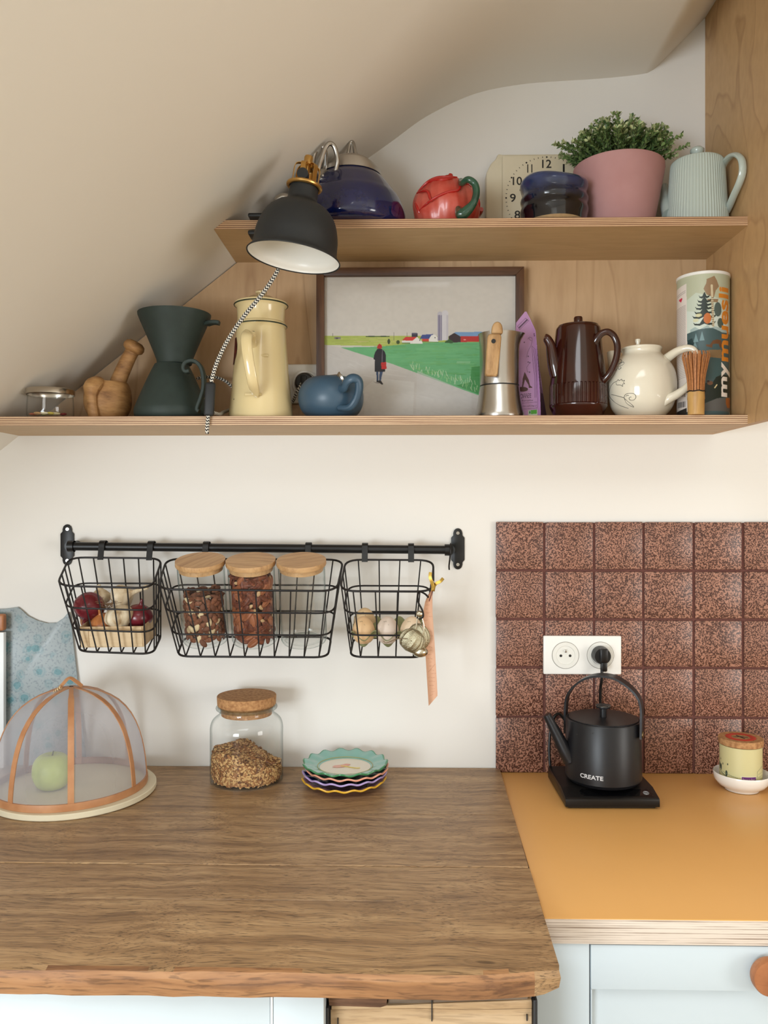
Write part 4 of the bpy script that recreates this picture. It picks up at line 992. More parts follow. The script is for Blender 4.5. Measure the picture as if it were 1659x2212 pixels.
for q_, T_ in ((0.021, at(556, 768, EY - 0.048)), (0.016, at(547, 852, EY - 0.0565))):
    b = MB(); b.box((-q_, -0.0016, -0.0026), (q_, 0, 0.0026), 0.001, 1, T=Matrix.Translation(T_)); b.build('handle_plate', M_en, ep)
def on_cone(px, py, out=0.0012):
    dx = (px - 564) * k; z = Z(py); rr = interp_r(pr, z) + out; d = math.sqrt(max(rr * rr - dx * dx, 0)); return Vector((c.x + dx, c.y - d, ZL + z))
b = MB(); rows = []
for i in range(9):
    t = i / 8; py = 734 + t * 58; wv = math.sin(PI * min(max((t * 1.06), 0.06), 0.96)) ** 0.35
    x0 = 564 - (interp_r(pr, Z(py)) + 0.0008) / k
    rows.append([on_cone(x0 + 0.1 + q_ * 2.3 * wv, py + (4 if q_ == 0 else 0) * 0) for q_ in range(6)])
b.sheet(rows); b.build('maker_label', mat('red_label', (96, 26, 22), rough=0.35, col2=(40, 16, 14), vs=220), ep)
for (x, y, s_) in ((545, 747, .0016), (548, 752, .0009), (514, 868, .0011), (570, 856, .001)):
    b = MB(); b.ball(on_cone(x, y, 0.0), (s_, s_ * .6, s_), 8, 6); b.build('enamel_chip', M_ink, ep)

# ---- slate blue squat teapot lying low, with a strainer on it
BY = -0.13
M_slate = mat('slate_blue_glaze', (58, 84, 104), rough=0.38, spec=0.5)
c, pr = pxprof(715, BY, [(0, 815), (30, 815.5), (48, 819), (60, 829), (68, 843), (70.5, 858), (69, 874), (62, 890), (50, 901), (40, 907)], ZL)
c.z = ZL; pr[0] = (pr[0][0], 0); k = scl(715, BY)
bt = thing('squat_teapot', 'slate blue squat teapot with handle turned forward', 'teapot', c)
b = MB(); b.lathe([(0, 0)] + smooth_prof(pr, 3), c, n=56); b.build('body', M_slate, bt, ang=60)
def on_sl(px, py, out=0.0):
    dx = (px - 715) * k; z = at(715, py, BY).z - ZL; rr = interp_r(pr, z) + out; return Vector((c.x + dx, c.y - math.sqrt(max(rr * rr - dx * dx, 0)), ZL + z))
b = MB(); hp = [on_sl(741, 848, -0.002), at(744, 838, BY - 0.068), at(750, 824, BY - 0.078), at(762, 817, BY - 0.082), at(774, 822, BY - 0.078), at(776, 840, BY - 0.074), at(770, 862, BY - 0.068), at(756, 880, BY - 0.062), on_sl(738, 888, -0.002)]
b.sweep(spl(hp, 6), [(math.cos(2 * PI * i / 14) * 0.0065, math.sin(2 * PI * i / 14) * 0.0082) for i in range(14)], [0.9, 1.0, 1.1, 1.1, 1.1, 1.1, 0.9]); b.build('handle', M_slate, bt)
b = MB(); b.tube(spl([at(680, 822, BY - 0.02), at(712, 816, BY - 0.025), at(738, 815, BY - 0.03)], 5), [0.004, 0.005, 0.006], 10); 
b.lathe([(0, 0), (0.009, 0.001), (0.013, 0.005), (0.014, 0.009)], n=16, T=Matrix.Translation(at(732, 822, BY - 0.035)) @ Matrix.Rotation(R(60), 4, 'Y'))
for q_ in range(4): b.tube([at(726 + q_ * 4, 818, BY - 0.045), at(733 + q_ * 3, 828, BY - 0.05), at(740, 833, BY - 0.05)], 0.0012, 6)
tag(b.build('tea_strainer', M_alu), 'small metal strainer lying on the slate blue teapot', 'strainer')

# ---- framed painting
FY = -0.028
fp = lambda px, py, Y=FY: at(px, py, Y)
fx0, fx1, fz1 = fp(684, 600).x, fp(1131, 600).x, fp(829, 580).z
fw = 17 * scl(829, FY)
fr_ = thing('framed_painting', 'walnut framed painting of a walker near a farm', 'picture', Vector(((fx0 + fx1) / 2, FY, ZL)))
M_wal = wood('walnut_frame', (112, 76, 50), (88, 58, 38), (58, 36, 24), grain=(4, 60, 60), rough=0.45, pore_amt=0.2)
M_walv = wood('walnut_frame_upright', (112, 76, 50), (88, 58, 38), (58, 36, 24), grain=(60, 60, 4), pore=(320, 320, 9), rough=0.45, pore_amt=0.2)
def mem(poly, m): return MB().prism(poly, FY - 0.008, FY + 0.012, 0.0008).build('frame_side', m, fr_)
mem([(fx0, fz1), (fx1, fz1), (fx1 - fw, fz1 - fw), (fx0 + fw, fz1 - fw)], M_wal); mem([(fx0, ZL), (fx1, ZL), (fx1 - fw, ZL + fw), (fx0 + fw, ZL + fw)], M_wal)
mem([(fx0, ZL), (fx0, fz1), (fx0 + fw, fz1 - fw), (fx0 + fw, ZL + fw)], M_walv); mem([(fx1, ZL), (fx1, fz1), (fx1 - fw, fz1 - fw), (fx1 - fw, ZL + fw)], M_walv)
MB().box((fx0 + 0.003, FY + 0.006, ZL + 0.003), (fx1 - 0.003, FY + 0.011, fz1 - 0.003)).build('backing_board', mat('board_grey', (150, 140, 126), 0.8), fr_)
cv = Canvas(130, 110, 1520, 1170, 520, 396, (206, 199, 191))
g1, g2, g3 = (166, 182, 84), (84, 160, 98), (44, 122, 52)
cv.fill([(130, 548), (1520, 552), (1520, 640), (130, 615)], (172, 184, 92))
for i in range(60):
    x = random.uniform(140, 760); y = random.uniform(556, 606); cv.line([(x, y), (x + random.uniform(30, 120), y + random.uniform(-2, 2))], 5, random.choice([(186, 196, 110), (150, 172, 74), (160, 166, 90), (196, 188, 128)]), .6)
cv.fill([(130, 612), (250, 628), (420, 628), (600, 622), (840, 600), (840, 640), (250, 640)], (200, 196, 176), .7)
cv.fill([(130, 612), (250, 632), (350, 665), (620, 750), (1000, 890), (1240, 975), (1520, 1075), (1520, 1170), (130, 1170)], (196, 189, 183))
cv.fill([(250, 632), (520, 628), (840, 596), (1520, 594), (1520, 1075), (1240, 975), (1000, 890), (620, 750), (350, 665)], (104, 172, 118))
random.seed(31)
def inside(x, y): return y < 632 + (x - 250) * 0.345 - 8 and y > 600 + max(0, (700 - x)) * 0.08
for i in range(260):
    x = random.uniform(430, 1480); y = random.uniform(606, 960)
    if not inside(x, y): continue
    t = (y - 600) / 350
    cv.line([(x, y), (x + random.uniform(20, 130), y + random.uniform(-3, 3))], random.uniform(4, 11), random.choice([(118, 184, 128), (92, 162, 104), (112, 170, 98), (92, 156, 94)] if t < .55 else [(84, 154, 82), (72, 142, 76), (100, 164, 86), (86, 154, 90)]), .5)
cv.fill([(1190, 772), (1520, 740), (1520, 1050), (1240, 968), (1080, 905), (1180, 880)], (58, 130, 62), .7)
cv.fill([(650, 745), (840, 640), (860, 612), (1200, 640), (900, 700)], (120, 184, 124), .25)
for i in range(70):
    t = random.random(); x = 760 + t * 470; y = 800 + t * 165 + random.uniform(-60, -8) * (0.6 + t * .6)
    cv.line([(x, y), (x + random.uniform(-14, 14), y - random.uniform(16, 42))], 2.6, random.choice([(196, 214, 176), (150, 196, 130), (214, 222, 196)]), .8)
for i in range(14): x = 1085 + i * 7; cv.line([(x, 745), (x + 4, 732)], 2.4, (176, 210, 170), .8)
for i in range(90):
    x = random.uniform(140, 1400); y = 640 + (x - 250) * 0.345 + random.uniform(15, 320)
    if y < 1110: cv.line([(x, y), (x + random.uniform(40, 160), y + random.uniform(8, 40))], random.uniform(2, 9), random.choice([(206, 200, 194), (184, 176, 170), (212, 207, 202)]), .35)
cv.fill([(425, 920), (510, 850), (780, 880), (770, 1112), (420, 1112)], (212, 208, 203), .5); cv.fill([(800, 800), (1190, 960), (1190, 1112), (790, 1112)], (204, 200, 196), .45)  # paler quads: reflections on the picture glass, put into the print colours
cv.fill([(430, 552), (470, 548), (520, 552), (560, 548), (604, 553), (600, 557), (430, 557)], (52, 74, 46))
for x, a_, b_ in ((634, 525, 582), (727, 527, 556), (195, 532, 552), (1271, 523, 548)): cv.line([(x, a_), (x, b_)], 3, (90, 86, 80))
cv.ell(597, 590, 10, 19, (58, 72, 42)); cv.ell(663, 595, 13, 14, (62, 78, 44)); cv.fill([(205, 556), (252, 556), (252, 572), (205, 572)], (136, 128, 122)); cv.fill([(218, 562), (234, 562), (234, 572), (218, 572)], (90, 84, 84))
cv.fill([(690, 583), (770, 580), (838, 590), (838, 606), (690, 606)], (226, 222, 216)); cv.fill([(692, 582), (716, 557), (800, 555), (768, 583)], (206, 62, 58)); cv.fill([(768, 583), (800, 557), (838, 592), (838, 606), (768, 606)], (232, 228, 222)); cv.fill([(690, 598), (750, 598), (750, 604), (690, 604)], (110, 140, 84))
cv.fill([(760, 532), (803, 532), (803, 556), (760, 556)], (58, 54, 72)); cv.ell(782, 532, 21, 6, (92, 90, 110)); cv.fill([(815, 576), (816, 586), (822, 586), (822, 576)], (70, 70, 74))
cv.fill([(836, 566), (885, 566), (885, 590), (836, 590)], (196, 70, 60)); cv.fill([(818, 570), (836, 541), (916, 536), (886, 571)], (62, 78, 140)); cv.fill([(885, 592), (885, 571), (903, 543), (928, 540), (944, 556), (952, 576), (952, 592)], (228, 224, 218)); cv.ell(928, 562, 4, 5, (70, 70, 74)); cv.line([(838, 592), (952, 594)], 5, (90, 140, 70))
cv.fill([(945, 392), (984, 392), (984, 584), (945, 584)], (176, 170, 182)); cv.ell(964, 392, 19, 17, (188, 183, 192)); cv.fill([(978, 386), (1022, 386), (1022, 580), (978, 580)], (208, 204, 208)); cv.ell(1000, 386, 22, 20, (206, 202, 208))
for x, wd_, cc in ((953, 5, (120, 112, 140)), (962, 7, (104, 98, 130)), (974, 5, (96, 92, 122)), (1012, 4, (186, 180, 190)), (1020, 3, (170, 164, 176))): cv.line([(x, 402), (x, 580)], wd_, cc)
cv.fill([(1058, 532), (1074, 522), (1264, 520), (1300, 546), (1300, 552), (1096, 552)], (120, 156, 196)); cv.fill([(1025, 552), (1066, 528), (1113, 555), (1113, 594), (1060, 598), (1028, 582)], (58, 44, 48)); cv.fill([(1112, 552), (1300, 549), (1300, 590), (1112, 594)], (186, 52, 50)); cv.fill([(1134, 572), (1150, 572), (1150, 580), (1134, 580)], (226, 150, 140)); cv.fill([(1000, 590), (1030, 572), (1058, 590), (1056, 602), (1000, 600)], (60, 92, 54))
cv.fill([(1290, 545), (1330, 530), (1500, 534), (1510, 560), (1300, 560)], (110, 116, 150)); cv.fill([(1300, 556), (1510, 556), (1510, 592), (1300, 592)], (150, 60, 56))
cv.fill([(482, 876), (540, 884), (548, 890), (510, 892)], (168, 160, 156)); cv.fill([(506, 800), (523, 800), (522, 872), (510, 872)], (58, 74, 104)); cv.fill([(530, 800), (556, 800), (545, 845), (540, 876), (527, 870)], (62, 80, 112))
cv.fill([(508, 868), (524, 872), (524, 884), (508, 880)], (36, 32, 36)); cv.fill([(526, 868), (542, 872), (557, 894), (548, 900), (526, 884)], (36, 32, 36))
cv.fill([(500, 664), (514, 644), (530, 638), (548, 643), (568, 662), (577, 690), (576, 722), (569, 806), (496, 806), (497, 722), (488, 716), (490, 692)], (32, 30, 38)); cv.fill([(514, 622), (530, 604), (546, 616), (550, 634), (540, 642), (512, 640)], (178, 40, 38)); cv.line([(551, 648), (548, 742)], 4, (118, 112, 122)); cv.fill([(541, 741), (578, 737), (581, 786), (544, 788)], (190, 42, 42)); cv.line([(543, 752), (580, 750)], 2, (140, 26, 28))
cv.noise(0.03, 3, 60)
def crop6(x, y): return at(660 + x / 3.318, 560 + y / 3.318, FY + 0.0045)
M_print = attrmat('painted_print', rough=0.7)
cv.mesh('painting', crop6, M_print, fr_)
b = MB(); b.add([(fx0 + fw - 0.002, FY - 0.001, ZL + fw - 0.002), (fx1 - fw + 0.002, FY - 0.001, ZL + fw - 0.002), (fx1 - fw + 0.002, FY - 0.001, fz1 - fw + 0.002), (fx0 + fw - 0.002, FY - 0.001, fz1 - fw + 0.002)], [(0, 1, 2, 3)])
b.build('glass_pane', glass('picture_glass', tint=(0.98, 0.985, 0.98), edge=(0.8, 0.82, 0.81), gloss=0.35), fr_)

# ---- moka pot
OY2 = -0.128
M_steel = mat('brushed_steel', (190, 186, 180), rough=0.26, metal=1.0, bump=0.03, bs=200)
c, pr = pxprof(1079, OY2, [(43, 836), (44.5, 850), (47, 868), (51, 890), (52, 898), (51, 905), (48, 908)], ZL)
c.z = ZL; pr[0] = (pr[0][0], 0); k = scl(1079, OY2); Z = lambda py: at(1079, py, OY2).z - ZL
mk = thing('moka_pot', 'brushed steel moka pot with pale wooden handle', 'moka pot', c)
b = MB(); b.lathe([(0, 0)] + smooth_prof(pr, 3) + [(0, pr[-1][1])], c, n=56); b.build('boiler', M_steel, mk, ang=40)
b = MB(); b.lathe([(41 * k, Z(836.5)), (42.3 * k, Z(836)), (42.3 * k, Z(833)), (41 * k, Z(832.5))], c, n=48); b.build('seal', M_ink, mk)
def lip(a, r, z):
    t = max(0.0, (z - Z(750)) / (Z(722) - Z(750))); return (r * (1 + 0.20 * t * t * max(0, math.cos(a - R(-8))) ** 14), z)
b = MB(); b.lathe([(0, Z(833)), (42 * k, Z(833)), (42.5 * k, Z(828)), (42.3 * k, Z(790)), (42.8 * k, Z(760)), (43.2 * k, Z(748)), (44 * k, Z(736)), (45 * k, Z(726)), (46 * k, Z(722.5)), (44 * k, Z(722)), (10 * k, Z(720)), (0, Z(720))], c, n=72, fn=lip); b.build('upper_chamber', M_steel, mk, ang=40)
M_pine = wood('pale_handle_wood', (208, 172, 124), (190, 150, 102), (142, 104, 64), grain=(50, 50, 14), pore=(200, 200, 20), rough=0.5, pore_amt=0.1, warp=2.0, rand=False)
b = MB(); hy = OY2 - 0.055
hpoly = [(1053, 727), (1056, 722), (1080, 722), (1083, 728), (1080, 760), (1074.5, 811), (1072, 814), (1049.5, 812.5), (1047.5, 809), (1050, 770)]
b.prism([(at(x, y, hy).x, at(x, y, hy).z) for x, y in hpoly], hy - 0.006, hy + 0.008, 0.003)
b.box((at(1062, 730, hy).x, hy, at(1062, 745, hy).z), (at(1080, 730, hy).x, OY2 - 0.036, at(1062, 728, hy).z), 0.002, 1)
hd = b.build('handle', M_pine, mk, ang=50)
b = MB(); b.lathe([(0, 0), (4.6 * k, 0), (4.6 * k, 0.0012), (0, 0.0012)], n=20, T=Matrix.Translation(at(1066, 737, hy - 0.006)) @ Matrix.Rotation(PI / 2, 4, 'X')); b.build('screw_hole', M_ink, hd)
b = MB(); kp = [(1061, 722), (1062, 708), (1066, 699), (1073, 695), (1081, 698), (1085, 706), (1086, 722)]
b.prism([(at(x, y, hy + 0.01).x, at(x, y, hy + 0.01).z) for x, y in kp], hy + 0.004, hy + 0.016, 0.003); b.build('lid_knob', M_pine, mk, ang=50)

# ---- purple coffee bag
PY2 = -0.072
bag = thing('coffee_bag', 'lilac paper coffee bag with drawing behind the moka pot', 'bag', Vector((at(1148, 700, PY2).x, PY2, ZL)))
cb = Canvas(1108, 668, 1186, 916, 130, 414, (186, 142, 186))
bc = lambda x, y: (1110 + x / 8.85, 660 + y / 8.85)
ink = (58, 40, 58)
def bline(pts, w_=.55, col=ink): cb.line([bc(*p) for p in pts], w_, col)
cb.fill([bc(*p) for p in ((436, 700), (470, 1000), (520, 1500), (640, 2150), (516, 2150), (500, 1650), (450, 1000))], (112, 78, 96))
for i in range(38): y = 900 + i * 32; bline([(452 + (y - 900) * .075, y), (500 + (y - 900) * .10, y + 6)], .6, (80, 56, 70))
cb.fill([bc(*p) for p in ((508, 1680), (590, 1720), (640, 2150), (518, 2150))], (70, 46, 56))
bline([(70, 360), (225, 200), (285, 250), (110, 430), (70, 360)], .6)
for i in range(6): cb.line([bc(105 + i * 26, 388 - i * 27), bc(122 + i * 26, 370 - i * 27)], 3.2, (92, 70, 92))
bline([(345, 750), (370, 1150), (400, 1350), (400, 1780)]); bline([(380, 820), (415, 1200), (430, 1350), (425, 1780)]); bline([(350, 760), (420, 830), (440, 1350), (458, 1800), (455, 1960), (440, 1990), (150, 2010)]); bline([(160, 1890), (450, 1870)])
bline([(265, 620), (300, 575), (345, 590), (352, 640), (330, 740), (270, 860), (240, 980)], .8, (110, 84, 108)); bline([(290, 600), (310, 640), (340, 650)], .8, (110, 84, 108))
for x, y in ((200, 680), (388, 515), (392, 548), (275, 960), (275, 1075), (305, 1085), (302, 1275)): cb.ell(*bc(x, y), 1.2, 1.6, (86, 60, 84))
bline([(305, 1085), (245, 1180), (260, 1270), (300, 1275)])
cb.fill([bc(*p) for p in ((205, 1270), (222, 1300), (285, 1430), (310, 1540), (352, 1572), (350, 1588), (285, 1588), (280, 1530), (215, 1420), (180, 1560), (150, 1620), (170, 1400))], (84, 54, 52)); cb.ell(*bc(165, 1615), 12, 5.5, (84, 54, 52))
for t, x0, y0, wd_, ht_, rise in (('COFFEE', 60, 1800, 270, 85, -18), ('an alternative', 60, 1860, 305, 34, -12), ('flavoured blend', 100, 1965, 330, 30, -8)):
    p = bc(x0, y0); cb.text(t, p[0], p[1], wd_ / 8.85, rise / 8.85, 0.4, -ht_ / 8.85, (44, 28, 42))
cb.fill([bc(*p) for p in ((275, 2035), (450, 2020), (450, 2140), (275, 2150))], (206, 214, 196)); cb.fill([bc(*p) for p in ((330, 2030), (438, 2020), (438, 2100), (330, 2110))], (86, 168, 60)); cb.fill([bc(*p) for p in ((285, 2040), (325, 2034), (325, 2105), (285, 2110))], (150, 196, 160)); cb.ell(*bc(305, 2075), 1.3, 2.6, (40, 84, 56))
def bag_edge(py):                                    # left and right outline of the bag at a row
    L_ = interp_t([(673, 1134), (697, 1115), (720, 1113), (910, 1113)], py); R_ = interp_t([(673, 1137), (690, 1146), (714, 1157), (735, 1159), (800, 1166), (850, 1173), (906, 1182), (912, 1182)], py); return L_, R_
def interp_t(t, v):
    for (a, x), (b_, y) in zip(t[:-1], t[1:]):
        if a <= v <= b_: return x + (y - x) * (v - a) / (b_ - a)
    return t[0][1] if v < t[0][0] else t[-1][1]
zmap = lambda py: max(at(1148, py, PY2).z, ZL + 0.0005)
def bagpt(px, py):
    py_ = 673.2 + (py - 668) * (911.5 - 673.2) / (916 - 668)
    l_, r_ = bag_edge(py_); x = min(max(px, l_), r_)
    u = (x - l_) / max(r_ - l_, 1e-3); v = (py_ - 673) / 238
    fold = interp_t([(673, 1137), (714, 1156), (735, 1158), (800, 1163), (912, 1168)], py_)
    dep = 0.034 * v * (1 - abs(2 * u - 1) ** 3) + (0.020 * (x - fold) / 14 if x > fold else 0)
    if x > fold: dep = 0.034 * v * (1 - min((x - fold) / 14, 1.0)) 
    p = at(x, py_, PY2 - dep * 0.6 + 0.02 * (1 - v) * 0); p.z = max(p.z, ZL + 0.0005); return p
fr0 = cb.mesh('printed_front', bagpt, attrmat('lilac_print', rough=0.55), bag)
rows = []
for i in range(31):
    py_ = 673.2 + i / 30 * (911.5 - 673.2); l_, r_ = bag_edge(py_); v = i / 30
    rows.append([Vector((at(l_ + (r_ - l_) * u, py_, PY2).x, PY2 + 0.03 * v * math.sin(PI * u), max(at(1148, py_, PY2).z, ZL + 0.0005))) for u in (0, .1, .3, .5, .7, .9, 1)])
b = MB(); b.sheet(rows); b.build('back_sheet', mat('lilac_paper', (186, 142, 186), rough=0.55), bag)

# ---- brown glazed coffee pot
NY = -0.105
M_brown = mat('treacle_glaze', (60, 20, 12), rough=0.14, spec=0.5, coat=0.4, col2=(44, 14, 9), vs=10)
c, pr = pxprof(1249, NY, [(46.5, 709), (47.5, 713), (52, 760), (57, 800), (60, 828), (61, 833)], ZL)
c.z = ZL; k = scl(1249, NY); Z = lambda py: at(1249, py, NY).z - ZL
bp2 = thing('brown_coffee_pot', 'dark brown glazed coffee pot with ribbed band', 'coffee pot', c)
b = MB(); b.lathe([(0, 0), (46 * k, 0), (48 * k, Z(905)), (52 * k, Z(899)), (59 * k, Z(884)), (61.5 * k, Z(879)), (61.5 * k, Z(877)), (60 * k, Z(876))], c, n=64)
b.lathe(pr + [(44 * k, Z(706.5)), (0, Z(705.5))], c, n=64); b.build('body', M_brown, bp2, ang=40)
b = MB(); b.lathe([(60.3 * k, Z(876.5)), (61.5 * k, Z(875)), (61.5 * k, Z(836)), (60.5 * k, Z(832))], c, n=352, fn=lambda a, r, z: (r * (1 - 0.03 * (math.sin(44 * a) > 0.2)), z)); b.build('ribbed_band', M_brown, bp2, ang=20)
b = MB(); b.lathe([(43 * k, Z(706.8)), (42.5 * k, Z(704)), (40 * k, Z(703)), (12 * k, Z(701)), (9.5 * k, Z(700)), (9.5 * k, Z(687)), (8 * k, Z(684.5)), (0, Z(684))], c, n=48); b.build('lid', M_brown, bp2, ang=40)
b = MB(); b.tube(spl([at(1203, 812, NY - 0.01), at(1198, 790, NY - 0.012), at(1193, 765, NY - 0.014), at(1189, 745, NY - 0.015), at(1181, 731, NY - 0.015), at(1176, 728, NY - 0.015)], 5), [0.013, 0.013, 0.011, 0.009, 0.008, 0.006], 16); b.build('spout', M_brown, bp2)
b = MB(); hp = [at(1289, 756, NY - 0.022), at(1283, 746, NY - 0.03), at(1288, 733, NY - 0.036), at(1300, 720, NY - 0.04), at(1314, 717, NY - 0.042), at(1327, 727, NY - 0.042), at(1334, 748, NY - 0.042), at(1331, 775, NY - 0.042), at(1320, 802, NY - 0.04), at(1306, 820, NY - 0.034), at(1294, 829, NY - 0.026)]
b.sweep(spl(hp, 6), [(math.cos(2 * PI * i / 12) * 0.0062, math.sin(2 * PI * i / 12) * 0.0048) for i in range(12)], [1.2, 1.3, 1.1, 1, 1, 1, 1, 1, 1, 0.9]); b.build('handle', M_brown, bp2)

# ---- cream teapot with flower drawing
WY = -0.110
M_ivory = mat('ivory_glaze', (232, 224, 204), rough=0.14, spec=0.5, coat=0.4)
c, pr = pxprof(1386, WY, [(42, 752), (43, 755), (40.5, 760), (41, 766), (49, 774), (60, 787), (68.5, 804), (72.3, 825), (72.3, 845), (69, 866), (62, 884), (51, 898), (43, 907), (41, 910)], ZL)
c.z = ZL; pr[0] = (pr[0][0], 0); k = scl(1388, WY); Z = lambda py: at(1388, py, WY).z - ZL
wt = thing('ivory_teapot', 'round ivory teapot with fine black flower drawing', 'teapot', c)
b = MB(); b.lathe([(0, 0)] + smooth_prof(pr, 3) + [(38 * k, pr[-1][1] - 0.001), (38 * k, pr[-1][1] - 0.006)], c, n=64); b.build('body', M_ivory, wt, ang=60)
b = MB(); lc = c + Vector((-8 * k, 0, 0)); b.lathe([(38 * k, Z(757)), (30 * k, Z(754)), (8 * k, Z(751)), (4.5 * k, Z(748)), (4 * k, Z(742)), (6 * k, Z(738)), (5.5 * k, Z(733)), (0, Z(731))], lc, n=32); b.build('lid', M_ivory, wt, ang=60)
hp = [at(1434, 780, -0.118), at(1446, 770, -0.133), at(1464, 758, -0.150), at(1485, 752, -0.160), at(1500, 757, -0.1655), at(1507, 774, -0.1665), at(1503, 804, -0.1645), at(1485, 834, -0.163), at(1462, 852, -0.160), at(1444, 862, -0.157), at(1418, 886, -0.145)]
b = MB(); b.tube(spl(hp, 6), [0.010, 0.0085, 0.0072, 0.0066, 0.0055, 0.0045, 0.0048, 0.0065, 0.0078, 0.0085, 0.004], 14); b.build('handle', M_ivory, wt)
b = MB(); b.tube(spl([at(1334, 812, WY + 0.03), at(1328, 792, WY + 0.05), at(1322, 772, WY + 0.058), at(1320, 760, WY + 0.06)], 5), [0.016, 0.012, 0.009, 0.008], 14); b.build('spout', M_ivory, wt)
def on_iv(px, py, out=0.0003):
    dx = (px - 1386) * k; z = Z(py); rr = interp_r(pr, z) + out; a = math.asin(min(max(dx / rr, -1), 1)) - math.atan2(c.x, D + c.y); return Vector((c.x + rr * math.sin(a), c.y - rr * math.cos(a), ZL + z))
cc8 = lambda x, y: (1300 + x / 4.62, 560 + y / 4.62)
strokes = [[(275, 1513), (200, 1480), (130, 1425), (95, 1370), (92, 1320), (110, 1275), (140, 1250), (165, 1245)], [(112, 1360), (170, 1385), (235, 1412)], [(235, 1412), (245, 1385), (275, 1375), (315, 1378), (340, 1395), (345, 1420), (325, 1440), (295, 1440), (282, 1425), (288, 1412), (303, 1412)],
           [(235, 1415), (260, 1440), (300, 1475), (325, 1505), (290, 1490), (255, 1460), (238, 1420)], [(250, 1400), (262, 1393), (280, 1395)], [(165, 1245), (180, 1230), (190, 1242), (212, 1232), (218, 1248), (240, 1245), (230, 1265), (242, 1278), (222, 1280), (222, 1302), (200, 1285), (165, 1278), (160, 1255)],
           [(165, 1015), (190, 1012), (212, 1035), (200, 1060), (175, 1058), (160, 1040)], [(195, 1065), (225, 1055), (235, 1072), (215, 1090), (195, 1082)], [(180, 1105), (200, 1100), (205, 1118), (188, 1126), (178, 1115)], [(150, 1085), (165, 1080), (170, 1095)], [(140, 1115), (155, 1112), (158, 1128), (145, 1130)]]
b = MB()
for s_ in strokes: b.tube([on_iv(*cc8(p.x, p.y)) for p in spl([(x, y, 0) for x, y in s_], 5)], 0.00042, 5)
b.build('flower_drawing', M_ink, wt)

# ---- bamboo whisk
QY = -0.196
M_bam = wood('bamboo_pale', (216, 176, 112), (200, 158, 94), (170, 126, 70), grain=(30, 30, 3), pore=(400, 400, 12), rough=0.45, pore_amt=0.08, rand=False)
M_tine = mat('bamboo_tines', (190, 128, 74), rough=0.55, col2=(168, 106, 58), vs=300)
c, pr = pxprof(1503.5, QY, [(17.5, 847), (18, 856), (18.3, 862), (17.6, 864), (17.4, 880), (17, 896), (16.5, 900)], ZL)
c.z = ZL; pr[0] = (pr[0][0], 0); k = scl(1503.5, QY); Z = lambda py: at(1503.5, py, QY).z - ZL
wk = thing('bamboo_whisk', 'bamboo tea whisk standing before the cereal can', 'whisk', c)
b = MB(); b.lathe([(0, 0)] + pr + [(14 * k, Z(846)), (0, Z(846))], c, n=36); b.build('handle', M_bam, wk, ang=40)
b = MB(); random.seed(2)
for i in range(72):
    a = 2 * PI * i / 72 + random.uniform(-.02, .02); inn = i % 4 == 3
    rt = (29 if not inn else 18) * random.uniform(0.95, 1.02)
    pts = []
    for (f, r_, py) in ((0, 17, 849), (.35, 20, 818), (.7, 27, 785), (.9, 30.5, 770), (1, 28.5, 762)):
        rr = (r_ if not inn else 14 + (r_ - 17) * .3) * rt / 30.5 if f > .3 else r_ * (1 if not inn else .85)
        pts.append(c + Vector((rr * k * math.cos(a), rr * k * math.sin(a), Z(py))))
    b.strap(spl(pts, 3), 0.0013, 0.0007, up=(math.cos(a), math.sin(a), 0.01))
tag(b.build('tines', M_tine, wk), kind='stuff')
b = MB(); b.tube([c + Vector((18.2 * k * math.cos(2 * PI * i / 36), 18.2 * k * math.sin(2 * PI * i / 36), Z(846) + 0.0006 * math.sin(i))) for i in range(36)], 0.0011, 6, closed=True); b.build('thread', M_ink, wk)

# ---- tall cereal can
AY = -0.120
c, pr = pxprof(1518.5, AY, [(53.0, 601), (53.4, 606), (53.4, 903), (53.0, 905)], ZL)
c.z = ZL; pr[0] = (pr[0][0], 0); k = scl(1518.5, AY); r_can = 53.4 * k
can = thing('cereal_can', 'tall round cereal can with forest print by the side panel', 'can', c)
ht = pr[-1][1]
cc = Canvas(1466, 590, 1578, 910, 168, 480, (184, 188, 162))
def c3_(x, y): return (1440 + x / 10.37, 560 + y / 10.37)       # coordinates read in a close view
def c4_(x, y): return (1440 + x / 10.37, 740 + y / 10.37)
def F3(poly, col, al=1.0): cc.fill([c3_(*p) for p in poly], col, al)
def F4(poly, col, al=1.0): cc.fill([c4_(*p) for p in poly], col, al)
F3([(500, 900), (700, 760), (1420, 1000), (1420, 1700), (500, 1700)], (196, 206, 190)); F3([(500, 1150), (1000, 1300), (1420, 1300), (1420, 1700), (500, 1700)], (206, 216, 206))
F3([(930, 470), (1030, 430), (1090, 400), (1150, 520), (1190, 640), (1120, 740), (1080, 900), (930, 830), (860, 690), (920, 560)], (150, 122, 92)); F3([(940, 930), (1180, 930), (1160, 1010), (950, 1000)], (150, 122, 92))
for i, (y, hw) in enumerate(((870, 120), (970, 150), (1050, 165), (1130, 200), (1230, 220), (1330, 265), (1490, 245))):
    cx0 = 880; cc.fill([c3_(*p) for p in ((cx0 - hw, y - 50), (cx0 - hw * .8, y - 10), (cx0 - hw * .4, y - 5), (cx0 - 10, y - 90 - 10 * i), (cx0 + 10, y - 90 - 10 * i), (cx0 + hw * .4, y - 5), (cx0 + hw * .75, y - 15), (cx0 + hw, y - 55), (cx0 + hw * .85, y + 20), (cx0 + hw * .4, y + 45), (cx0, y + 5), (cx0 - hw * .4, y + 45), (cx0 - hw * .85, y + 20))], (36, 48, 44))
F3([(870, 770), (900, 770), (930, 1300), (840, 1300)], (36, 48, 44))
